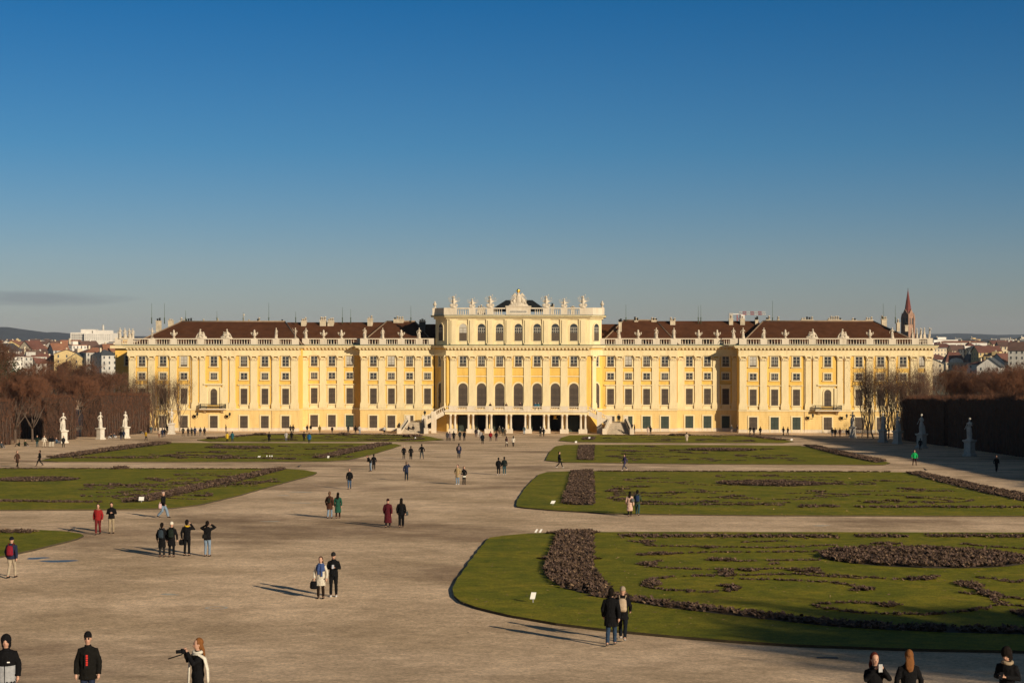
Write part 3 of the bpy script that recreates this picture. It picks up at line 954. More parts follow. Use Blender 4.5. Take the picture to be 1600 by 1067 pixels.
def wing_segment(x0, x1, yp, idx, pedestals, ground_mat=None):
    zo = idx * .004
    mb = MB()
    mb.box(x0, x1, yp, yp + 26, Z_STR, 19.0, M_yel)
    mb.build('wall', PAL)
    mb = MB()
    # banded ground floor: courses with recessed joints
    mb.box(x0, x1, yp - .05, yp + 26, 0, Z_STR, M_rust)
    z = .75
    while z < 4.5:
        mb.box(x0 - .04, x1 + .04, yp - .12, yp - .05, z, z + .40, M_rust)
        z += .46
    mb.box(x0 - .1, x1 + .1, yp - .2, yp - .05, 0, .7, M_stone)
    mb.box(x0 - .12, x1 + .12, yp - .3, yp + .1, 4.72 + zo, Z_STR + .1 + zo, M_cream)
    mb.build('ground_storey', PAL)
    mb = MB()
    mb.box(x0 - .15, x1 + .15, yp - .34, yp + 1.5, Z_CAP1 + zo, 17.5 + zo, M_cream)
    mb.box(x0 - .1, x1 + .1, yp - .28, yp + 1.5, 17.5 + zo, 18.3 + zo, M_cream)
    mb.box(x0 - .22, x1 + .22, yp - .42, yp + 1.5, 18.3 + zo, 18.45 + zo, M_cream)
    n = int((x1 - x0) / .8)
    for i in range(n + 1):
        x = x0 + (x1 - x0) * i / n
        mb.box(x - .2, x + .2, yp - .85, yp - .42, 18.47 + zo, 18.78 + zo, M_cream)
    mb.box(x0 - .5, x1 + .5, yp - .45, yp + 1.5, 18.45 + zo, 18.80 + zo, M_yel)
    mb.box(x0 - .95, x1 + .95, yp - 1.0, yp + 1.6, 18.80 + zo, 19.12 + zo, M_cream)
    mb.box(x0 - 1.15, x1 + 1.15, yp - 1.2, yp + 1.7, 19.12 + zo, 19.32 + zo, M_cream)
    mb.box(x0 - 1.2, x1 + 1.2, yp - 1.25, yp + 1.75, 19.322 + zo, 19.50 + zo, M_copper)
    mb.build('cornice', PAL)
    mb = MB()
    mb.box(x0, x1, yp - .25, yp + .25, 19.42 + zo, 19.62 + zo, M_stone)
    mb.box(x0, x1, yp - .28, yp + .28, 20.72 + zo, Z_TOP + zo, M_stone)
    ps = sorted([x0 + .5] + list(pedestals) + [x1 - .5])
    iv = []
    for p in ps:
        wd = .78 if p in pedestals else .7
        lo, hi = max(x0 + .01, p - wd), min(x1 - .01, p + wd)
        if iv and lo < iv[-1][1] + 1.2: iv[-1][1] = max(hi, iv[-1][1])
        else: iv.append([lo, hi])
    for lo, hi in iv:
        mb.box(lo, hi, yp - .3, yp + .3, 19.62 + zo, 20.722 + zo, M_stone)
    for (_, aa), (bb_, _) in zip(iv[:-1], iv[1:]):
        baluster_run(mb, aa, bb_, yp, 19.62, 20.72, .58)
    mb.build('balustrade', PAL)


E0L, E1L = px(200, 0), px(467, 0)
M0L, M1L = px(563, 3), px(676, 3)
M0R, M1R = px(939, 3), px(1058, 3)
E0R, E1R = px(1154.6, 0), px(1457, 0)
stat = {  # roof figures by survey x position, kept per segment
    'EL': [237.7, 271.6, 314, 354, 397.5, 431.5, 461.5], 'RL': [478, 505.6, 533.4], 'ML': [570, 598, 627, 655],
    'MR': [967, 997, 1025.5, 1053], 'RR': [1091.6, 1120.5, 1146], 'ER': [1161, 1193.5, 1227, 1269, 1317, 1359, 1394, 1430]}
segs = [('EL', E0L, E1L, 0, 0), ('RL', E1L - .2, M0L + .2, 5.2, 1), ('ML', M0L, M1L + .3, 3, 2), ('MR', M0R - .3, M1R, 3, 3), ('RR', M1R - .2, E0R + .2, 5.2, 4), ('ER', E0R, E1R, 0, 5)]
for nm, a, b, yp, i in segs:
    wing_segment(a, b, yp, i, [px(x, yp) for x in stat[nm]])
v = 0
for x in [222, 255, 287.6, 381.3, 414, 446.3]:
    column_of_windows(px(x, 0), 0, v=v); v += 1
pn = {222: 0}
for x in [491, 518.7, 546.5]:
    column_of_windows(px(x, 5.2), 5.2, v=v, green=(x > 540)); v += 1
for x in [583.5, 611.6, 640, 668]:
    column_of_windows(px(x, 3), 3, v=v + 4); v += 1
for x in [954, 982, 1010.3, 1038.9]:
    column_of_windows(px(x, 3), 3, v=v, green=(x > 960)); v += 1
for x in [1077, 1105.3, 1133.9]:
    column_of_windows(px(x, 5.2), 5.2, v=v, green=True); v += 1
for x in [1176.7, 1210.3, 1244.4, 1342, 1376, 1411]:
    column_of_windows(px(x, 0), 0, v=v, green=(1190 < x < 1260)); v += 1
column_of_windows(px(1440, 0), 0, v=v, sxs=.75)
# balcony bays in the middle of each end pavilion
sur_ar = surround(1.55, 0, 2.9, .32, arch=True, sill=False); sh_ar = shutters(1.55, 0, 2.9, M_shut, M_shutd, 8)
for xc in (334.3, 1293.2):
    x = px(xc, 0)
    column_of_windows(x, 0, v=1, skip=('m',))
    window('balcony_door', sur_ar, 'shutter', sh_ar, x, -.07, 5.9)
    mb = MB()
    mb.box(x - 1.5, x + 1.5, -.06, .02, 5.9, 10.4, M_cream)
    mb.box(x - 2.0, x - 1.45, -.3, .02, 5.2, 9.9, M_cream); mb.box(x + 1.45, x + 2.0, -.3, .02, 5.2, 9.9, M_cream)
    mb.box(x - 2.3, x + 2.3, -.5, .02, 10.4, 10.75, M_cream)
    mb.build('door_case', PAL)
    b = MB()
    b.box(x - 2.9, x + 2.9, -1.7, .02, 4.86, 5.12, M_stone)
    for sx in (-1, 1): b.add([(x + sx * 2 - .25, 0, 3.9), (x + sx * 2 + .25, 0, 3.9), (x + sx * 2 + .25, -1.4, 4.86), (x + sx * 2 - .25, -1.4, 4.86), (x + sx * 2 - .25, 0, 4.86), (x + sx * 2 + .25, 0, 4.86)], [(0, 1, 2, 3), (0, 3, 4), (1, 5, 2), (3, 2, 5, 4), (0, 4, 5, 1)], M_cap)
    bo = b.build('balcony', PAL)
    r = MB()
    for i in range(24):
        xx = x - 2.85 + 5.7 * i / 23
        r.box(xx - .03, xx + .03, -1.66, -1.60, 5.12, 6.1, M_iron2)
        if i < 23: r.ball((xx + .12, -1.63, 5.55), (.1, .03, .16), M_iron2, 6, 4)
    r.box(x - 2.9, x + 2.9, -1.68, -1.58, 6.1, 6.18, M_iron2)
    for sx in (-1, 1):
        r.box(x + sx * 2.87 - .03, x + sx * 2.87 + .03, -1.6, 0, 6.1, 6.18, M_iron2)
        for i in range(6): r.box(x + sx * 2.87 - .03, x + sx * 2.87 + .03, -1.5 + i * .28, -1.45 + i * .28, 5.12, 6.1, M_iron2)
    r.build('railing', bo)
    for sx in (-1, 1):     # arm lanterns beside the bay
        l = MB(); lx = x + sx * 3.7
        l.tube([(lx, -.1, 3.2), (lx + .1, -.9, 3.1), (lx + .25, -1.4, 3.3), (lx + .25, -1.5, 3.5)], .05, M_iron2, 5)
        l.frustum(lx + .25, -1.5, 3.5, 4.0, .14, .14, .22, .22, M_iron2); l.frustum(lx + .25, -1.5, 4.0, 4.3, .26, .26, .04, .04, M_iron2)
        l.frustum(lx - .6, -.25, 3.0, 3.6, .16, .16, .3, .16, M_iron2)
        l.build('wall_lantern', PAL)
# pilasters
for x in [207, 237, 271, 305, 316.5, 352, 363.5, 397, 431, 460.5]: pilaster(px(x, 0), 0, narrow=x in (305, 316.5, 352, 363.5))
for x in [476.5, 505, 532]: pilaster(px(x, 5.2), 5.2)
for x in [569.5, 597, 626, 654]: pilaster(px(x, 3), 3)
for x in [968, 996, 1024, 1052]: pilaster(px(x, 3), 3)
for x in [1064, 1091, 1119, 1148]: pilaster(px(x, 5.2), 5.2, narrow=x > 1140)
for x in [1161, 1193, 1226.5, 1263, 1274.5, 1312.5, 1324, 1359, 1394, 1428, 1451]: pilaster(px(x, 0), 0, narrow=x in (1263, 1274.5, 1312.5, 1324))
# rain pipes
for x, yp in ((298, 0), (425, 0), (1257, 0), (1393, 0)):
    mb = MB(); mb.tube([(px(x, yp), yp - .16, .2), (px(x, yp), yp - .16, 17)], .07, M_cap, 6); mb.build('rain_pipe', PAL)

# ---------- roofs
def hip_roof(x0, x1, y0, y1, z0, z1, hip, m=None, name='roof', ridges=True):
    ym = (y0 + y1) / 2
    A = [(x0, y0, z0), (x1, y0, z0), (x1, y1, z0), (x0, y1, z0), (x0 + hip[0], ym, z1), (x1 - hip[1], ym, z1)]
    mb = MB()
    mb.add(A, [(0, 1, 5, 4), (1, 2, 5), (2, 3, 4, 5), (3, 0, 4), (3, 2, 1, 0)], m or M_roof)
    o = mb.build(name, PAL)
    if ridges:
        r = MB()
        r.tube([A[4], A[5]], .22, M_ridge, 6)
        for a, b in ((0, 4), (1, 5)):
            r.tube([A[a], A[b]], .16, M_ridge, 5)
        r.build('ridge_tiles', o)
    return o


ZR = 24.9
hip_roof(E0L - 9 + 9, E1L + .5, 1.3, 27, 19.45, ZR, (8.5, 6.5))
hip_roof(M0L - .5, M1L + .5, 4.0, 28, 19.46, ZR + .02, (4.8, 6))
hip_roof(E1L - 9, M0L + 9, 6.6, 27.4, 19.44, ZR - .15, (3, 3), ridges=False)
hip_roof(M1L - 9, -14, 8.2, 27.0, 19.43, ZR - .6, (3, 3), ridges=False)
hip_roof(14, M0R + 9, 8.2, 27.0, 19.43, ZR - .6, (3, 3), ridges=False)
hip_roof(M0R - .5, M1R + .5, 4.0, 28, 19.46, ZR + .25, (5.8, 4.8))
hip_roof(M1R - 9, E0R + 9, 6.6, 27.4, 19.44, ZR + .1, (3, 3), ridges=False)
hip_roof(E0R + .3, E1R - 1.5, 1.3, 27, 19.45, ZR, (6.5, 9))
# dormers: small dark roof lights
for x, yp in [(330, 8), (412, 8), (494, 11.5), (520, 11.5), (548, 11), (611, 9), (640, 9), (1003, 9), (1075, 11.5), (1105, 11.5), (1244, 7.5), (1367, 7.5)]:
    mb = MB(); X = px(x, yp); z = 19.5 + .25
    mb.prism([(X - .7, z + .2), (X + .7, z + .2), (X, z + 1.0)], yp - 4.4, yp - 1.2, M_dark); mb.build('dormer', PAL)

M_chim = mat('chimney_render', (.50, .42, .30), .9, .25, 1)
# chimneys and rods
def chimney(x, wpx, ytop, yp=15.5, pots=2, m=None):
    X = px(x, yp); wd = wpx / 8.6; z = ZP(x, ytop + 2.2, FY + yp)
    mb = MB(); m = m or M_chim
    mb.box(X - wd / 2, X + wd / 2, yp - .6, yp + .6, 22.5, z - .12, m)
    mb.box(X - wd / 2 - .12, X + wd / 2 + .12, yp - .72, yp + .72, z - .12, z, M_stone)
    o = mb.build('chimney', PAL)
    p = MB()
    for k in range(pots):
        xx = X - wd / 2 + wd * (k + .5) / pots
        h = rnd.uniform(.3, .85)
        p.lathe(xx, yp, [(z, .22), (z + h * .8, .18), (z + h * .8, .26), (z + h, .24)], M_stone if rnd.random() < .7 else M_dark, 6)
    p.build('chimney_pot', o)


for x, wp, yt, pots in [(248, 9, 499, 2), (267, 9, 498.5, 2), (291, 25, 499.5, 5), (318, 4, 499.5, 1), (340, 10, 499, 1), (389, 5, 500, 1), (404, 5, 499.5, 2), (441, 10, 499.5, 1), (475, 10, 499, 3), (505, 12, 498, 3), (517, 12, 499, 3),
                         (578.5, 10, 495.5, 2), (623, 20, 496.5, 4), (994, 7, 498.5, 3), (1022, 11, 498, 4), (1051, 10, 498.5, 4), (1142, 8, 495.5, 1), (1160, 9, 495.5, 1), (1182, 6, 497.5, 2), (1200, 8, 497, 2), (1216, 3, 497, 1),
                         (1261, 24, 497, 5), (1304, 27, 497, 6), (1334, 9, 498, 2), (1358, 14, 497.5, 3), (1381, 10, 496.5, 3)]:
    chimney(x, wp, yt, 15.8, pots)
chimney(1403, 6, 502, 8, 1); chimney(1416, 6, 506, 10, 1); chimney(969, 6, 501, 10, 2); chimney(660, 12, 500, 9, 3, M_dark)
for x, yt in [(237, 474), (257, 474), (290, 485), (339, 486), (380, 488), (420, 473), (462, 487), (535, 480), (548, 483), (642, 478), (978, 476), (1091, 478), (1095, 476), (1207, 470), (1380, 474), (1399, 477)]:
    X = px(x, 15.5); mb = MB(); zt = ZP(x, yt, FY + 15.5)
    mb.lathe(X, 15.5, [(24.4, .12), (25.6, .1), (25.7, .2), (25.9, .05), (zt, .03)], M_copper, 5); mb.build('lightning_rod', PAL)
mb = MB(); X = px(381, 15.5); mb.tube([(X, 15.5, 24), (X, 15.5, 26.3)], .04, M_stone, 5); mb.ball((X, 15.5, 26.5), .22, M_stone, 8, 5); mb.build('roof_finial', PAL)

# ---------- set-back side range at the left with its own balustrade
xl = px(184, 16)
mb = MB(); mb.box(xl, E0L + .1, 14, 60, 0, 19.0, M_yel); mb.box(xl - .1, E0L, 13.9, 14, 0, 4.9, M_rust); mb.build('side_range', PAL)
mb = MB(); mb.box(xl - .9, E0L, 12.9, 60, 18.6, 19.3, M_cream); mb.box(xl - 1.0, E0L, 12.8, 60, 19.3, 19.4, M_copper); mb.build('side_cornice', PAL)
mb = MB(); mb.box(xl, E0L, 13.8, 14.3, 19.4, 19.6, M_stone); mb.box(xl, E0L, 13.8, 14.3, 20.7, 20.95, M_stone); mb.box(xl, xl + 1.4, 13.7, 14.4, 19.6, 20.7, M_stone); baluster_run(mb, xl + 1.5, E0L, 14.05, 19.6, 20.7)
mb.build('side_balustrade', PAL)
window('window', sur_up, 'casement', pn_up[0], xl + 3.2, 14, 14.6)
mb = MB()
mb.box(E1R - .25, E1R + .25, 1, 24, 19.42, 19.62, M_stone); mb.box(E1R - .25, E1R + .25, 1, 24, 20.72, 20.94, M_stone)
for k in range(42): mb.lathe(E1R, 1.5 + k * .52, [(19.62, .12), (19.8, .07), (20.05, .15), (20.4, .07), (20.72, .12)], M_stone, 5)
mb.build('side_balustrade', PAL)

# ---------- central block
CX0, CX1 = px(698, 0), px(922, 0)
CH0, CH1 = px(679.5, 3), px(941, 3)
bays = [723.5, 752.4, 780.7, 810, 839.4, 867.7, 896.6]
bx = [px(x, 0) for x in bays]


def poly_wall(name, z0, z1, m, grow=0.0, extra=None):
    """block with bevelled corners: outline in plan, extruded upward"""
    o = [(CX0 - grow * .5, -grow), (CX1 + grow * .5, -grow), (CH1 + grow, 3.0 - grow * .6), (CH1 + grow, 22 + grow), (CH0 - grow, 22 + grow), (CH0 - grow, 3.0 - grow * .6)]
    n = len(o); mb = MB()
    mb.add([(x, y, z0) for x, y in o] + [(x, y, z1) for x, y in o], [tuple(reversed(range(n))), tuple(range(n, 2 * n))] + [(i, (i + 1) % n, (i + 1) % n + n, i + n) for i in range(n)], m)
    if extra: extra(mb)
    return mb


poly_wall('w', Z_STR + .003, 19.0, M_yel).build('wall', PAL)
# ground storey with seven deep openings
op = []
for k, x in enumerate(bx):
    w_ = (1.35, 1.65, 1.75, 1.95, 1.75, 1.75, 1.35)[k]; op.append((x - w_, x + w_))
mb = MB()
e = [CX0] + [q for p in op for q in p] + [CX1]
for a, b in zip(e[0::2], e[1::2]): mb.box(a, b, 0, 7, 0, Z_STR, M_rust)
for k, (a, b) in enumerate(op):
    if k == 3:
        n = 12; r0 = (b - a) / 2; c = (a + b) / 2
        mb.prism([(a, Z_STR), (a, 2.3)] + [(c - r0 * math.cos(math.pi * q / n), 2.3 + r0 * math.sin(math.pi * q / n) * .95) for q in range(n + 1)] + [(b, 2.3), (b, Z_STR)], 0, 7, M_rust)
    else:
        mb.box(a, b, 0, 7, 3.75, Z_STR, M_rust)
mb.build('ground_storey', PAL)
for s_, xa, xb in ((-1, CH0, CX0), (1, CX1, CH1)):
    mb = MB(); o = [(CX0, 0), (CX0, 7), (CH0, 7), (CH0, 3)] if s_ < 0 else [(CX1, 0), (CH1, 3), (CH1, 7), (CX1, 7)]
    mb.add([(x, y, 0) for x, y in o] + [(x, y, Z_STR) for x, y in o], [(0, 1, 2, 3), (7, 6, 5, 4)] + [(i, i + 4, (i + 1) % 4 + 4, (i + 1) % 4) for i in range(4)], M_yel)
    fixn(mb.mesh('tmp')); mb.build('ground_storey', PAL)
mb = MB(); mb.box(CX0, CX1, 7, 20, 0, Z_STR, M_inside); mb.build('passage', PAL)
for k, (a, b) in enumerate(op):     # door leaves standing in the openings
    c = (a + b) / 2
    if k in (0, 6):
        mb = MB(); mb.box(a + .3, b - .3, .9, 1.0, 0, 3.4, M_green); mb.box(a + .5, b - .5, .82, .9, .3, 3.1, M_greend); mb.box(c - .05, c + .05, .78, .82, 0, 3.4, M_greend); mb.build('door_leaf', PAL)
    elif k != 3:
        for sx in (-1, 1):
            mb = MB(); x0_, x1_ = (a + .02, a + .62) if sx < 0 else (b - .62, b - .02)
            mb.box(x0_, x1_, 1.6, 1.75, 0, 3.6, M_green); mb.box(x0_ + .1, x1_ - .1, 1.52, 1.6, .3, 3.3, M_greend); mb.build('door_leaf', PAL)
mb = MB(); c = bx[5]
mb.ball((c - .1, .6, 3.25), (.34, .08, .3), M_gold, 10, 6); mb.box(c - .5, c + .5, .55, .65, 2.85, 3.0, M_gold); mb.box(c - .35, c + .25, .5, .6, 3.45, 3.6, M_gold)
mb.build('gilt_emblem', PAL)
# chamfer openings behind the stairs
# upper parts
def cornice_c(mb):
    pass
for z0, z1, g, m in [(Z_CAP1 + .02, 17.52, .34, M_cream), (17.52, 18.32, .28, M_cream), (18.32, 18.47, .44, M_cream), (18.47, 18.82, .5, M_yel), (18.82, 19.14, 1.0, M_cream), (19.14, 19.345, 1.2, M_cream), (19.347, 19.53, 1.26, M_copper)]:
    q = poly_wall('c', z0, z1, m, g)
    if z0 == 18.47:
        n = 40
        for i in range(n):
            x = CX0 + (CX1 - CX0) * (i + .5) / n; q.box(x - .2, x + .2, -.9, -.5, 18.49, 18.8, M_cream)
    q.build('cornice', PAL)
poly_wall('s', 4.75, Z_STR + .12, M_cream, .25).build('string_course', PAL)
# top storey
poly_wall('t', 19.47, 25.3, M_cream, -.15).build('top_storey', PAL)
for z0, z1, g, m in [(25.3, 25.75, .25, M_cream), (25.75, 26.0, .85, M_cream), (26.0, 26.16, .92, M_copper)]:
    poly_wall('c2', z0, z1, m, g).build('top_cornice', PAL)
ZA0, ZA1 = 26.08, 27.8
mb = MB()
mb.box(CX0 - .6, CX1 + .6, -.25, .3, ZA0, ZA0 + .22, M_stone); mb.box(CX0 - .6, CX1 + .6, -.28, .33, ZA1 - .25, ZA1, M_stone)
pp = [px(x, 0) for x in (709, 738, 766, 853.5, 881.5, 911)]
for p in pp: mb.box(p - .75, p + .75, -.32, .36, ZA0 + .22, ZA1 - .247, M_stone)
mb.box(px(912, 0), CX1 + .62, -.3, .34, ZA0 + .22, ZA1 - .248, M_stone)
mb.box(CX0 - .62, px(706, 0), -.3, .34, ZA0 + .22, ZA1 - .248, M_stone)
for a, b in ((709, 738), (738, 766), (766, 791), (829, 853.5), (853.5, 881.5), (881.5, 911)):
    baluster_run(mb, px(a, 0) + .8, px(b, 0) - .8, .03, ZA0 + .22, ZA1 - .25, .5)
for s_, a, b in ((-1, CX0 - .6, CH0), (1, CX1 + .6, CH1)):
    lo, hi = min(a, b), max(a, b)
    q = [(a, -.25), (b, 2.6), (b, 3.2), (a, .35)]
    mb.add([(x, y, ZA0) for x, y in q] + [(x, y, ZA1 - .002) for x, y in q], [(0, 1, 2, 3), (7, 6, 5, 4)] + [(i, i + 4, (i + 1) % 4 + 4, (i + 1) % 4) for i in range(4)], M_stone)
    mb.box(b - .5, b + .5, 2.5, 3.5, ZA0, ZA1 + .02, M_stone)
    mb.box(b - .25, b + .25, 3.5, 20, ZA0, ZA1 - .004, M_stone)
mb.build('attic_balustrade', PAL)
# inscription block
a, b = px(791, 0), px(829, 0)
mb = MB(); mb.box(a, b, -.45, .5, ZA0, ZA1 + .15, M_stone); mb.box(a - .15, b + .15, -.6, .6, ZA1 + .15, ZA1 + .4, M_stone)
ib = mb.build('inscription_block', PAL)
mb = MB()
mb.box(a + .7, b - .7, -.475, -.45, ZA0 + .45, ZA0 + 1.2, mat('weathered_letters_ground', (.62, .56, .46), .9, .15, 3))
xx = a + .85
ml = mat('incised_grey', (.20, .19, .17), .9)
while xx < b - .9:
    wl = rnd.choice((.05, .09, .12)); mb.box(xx, xx + wl, -.485, -.475, ZA0 + .62, ZA0 + 1.02, ml); xx += wl + .05
mb.build('inscription', ib)
# roof behind the attic: low dark hipped roof
o_ = [(px(770, 6), 4.5), (px(850, 6), 4.5)]
mb = MB()
xa, xb = o_[0][0] - .8, o_[1][0] + .8
ztop = ZP(810, 468.5, FY + 11)
mb.add([(xa, 4.5, 27.2), (xb, 4.5, 27.2), (xb, 17.5, 27.2), (xa, 17.5, 27.2), (xa + 3.6, 9.5, ztop - .1), (xb - 3.6, 9.5, ztop - .1), (xb - 3.6, 12.5, ztop - .1), (xa + 3.6, 12.5, ztop - .1)],
       [(0, 1, 5, 4), (1, 2, 6, 5), (2, 3, 7, 6), (3, 0, 4, 7), (4, 5, 6, 7), (3, 2, 1, 0)], M_dark)
mb.build('roof', PAL)
chimney(752, 14, 479, 12, 3); chimney(863, 7, 477, 12, 3); chimney(895, 8, 480, 12, 3)
# windows of the central block
sur_t = surround(1.75, 0, 2.9, .3, arch=True, sill=False, m=M_cream)
pn_t = [panes(1.75, 0, 2.9, 4, 4, low=1.75, archn=8, sash=M_sash)]
pn_tb = [panes(1.75, 0, 2.9, 2, 4, low=1.75, archn=8, glass=M_blind)]
sur_c = surround(2.1, 0, 4.55, .35, arch=True, sill=False)
sh_c = shutters(2.1, 0, 4.55, M_shut, M_shutd, 10)
def panel(mb, x, w_):
    mb.box(x - w_, x + w_, -.06, .01, 11.2, 14.35, M_cream); mb.box(x - w_ + .0, x + w_, -.1, -.06, 13.0, 14.3, M_yel)
for k, x in enumerate(bx):
    window('top_window', sur_t, 'casement', (pn_tb if k == 0 else pn_t)[0], x, .15, 20.45)
    window('window', sur_up, 'casement', pn_up[2 if k in (1, 2) else 0], x, 0, 14.65)
    window('arched_window', sur_c, 'shutter', sh_c, x, 0, 5.3)
    mb = MB()
    mb.box(x - 1.5, x + 1.5, -.08, .01, 12.75, 14.3, M_yel)
    mb.box(x - 1.45, x + 1.45, -.2, .01, 12.35, 12.6, M_cream)
    mb.box(x - 1.55, x + 1.55, -.05, .01, 10.9, 12.35, M_cream if k == 99 else M_yel)
    mb.build('wall_panel', PAL)
for x in (709, 738, 766, 795, 824, 853.5, 881.5, 911):
    X = px(x, 0)
    pilaster(X, 0)
    mb = MB(); mb.box(X - .95, X + .95, -.12, .2, 19.47, 25.3, M_cream); mb.box(X - .55, X + .55, -.3, -.12, 19.9, 25.0, M_cream); mb.box(X - .7, X + .7, -.36, -.12, 19.47, 19.9, M_cream); mb.build('top_pilaster', PAL)
ang = math.atan2(3.0, CH1 - CX1)
for s_ in (-1, 1):
    mx = (CX0 + CH0) / 2 if s_ < 0 else (CX1 + CH1) / 2
    rz = -ang if s_ < 0 else ang
    for nm, sm, pnm, pm, z in (('top_window', sur_t, 'casement', pn_t[0], 20.45), ('window', sur_up, 'casement', pn_up[3], 14.65), ('arched_window', sur_c, 'shutter', sh_c, 5.3)):
        o = window(nm, sm, pnm, pm, mx, 1.5 + (.12 if z > 20 else 0), z, rz); o.scale = (.92, 1, 1)
    pilaster(CX0 - .75 if s_ < 0 else CX1 + .75, .6, True, rz)
# ---------- portico, balcony and the double stair
PF = -5.0                                  # front line of the balcony
ZB = 4.7
xs0, xs1 = px(700, -4), px(914, -4)
mb = MB()
mb.box(xs0 - .6, xs1 + .6, PF - .2, .0, ZB - .55, ZB, M_cream)
mb.box(xs0 - .8, xs1 + .8, PF - .45, -.003, ZB, ZB + .22, M_stone)
bal = mb.build('balcony_deck', PAL)
mb = MB()
mb.box(xs0 - .6, xs1 + .6, PF - .25, PF + .15, ZB + .22, ZB + .4, M_stone); mb.box(xs0 - .6, xs1 + .6, PF - .28, PF + .18, ZB + 1.08, ZB + 1.25, M_stone)
cols = [px(x, -4) for x in (708, 736, 764.5, 795, 824.5, 853.5, 882, 911)]
for c in cols: mb.box(c - .85, c + .85, PF - .3, PF + .2, ZB + .22, ZB + 1.3, M_stone)
for a, b in zip(cols[:-1], cols[1:]): baluster_run(mb, a + .9, b - .9, PF - .05, ZB + .4, ZB + 1.08, .36)
mb.build('balustrade', PAL)
for c in cols:
    o = MB()
    o.box(c - .95, c + .95, PF - .45, PF + .45, 0, .95, M_stone)
    o = o.build('column_plinth', PAL)
    for sx in (-1, 1):
        q = MB(); q.lathe(c + sx * .5, PF, [(.95, .33), (1.1, .33), (1.12, .27), (3.75, .22), (3.8, .3), (4.15, .33)], M_stone, 10); q.build('column_shaft', o)
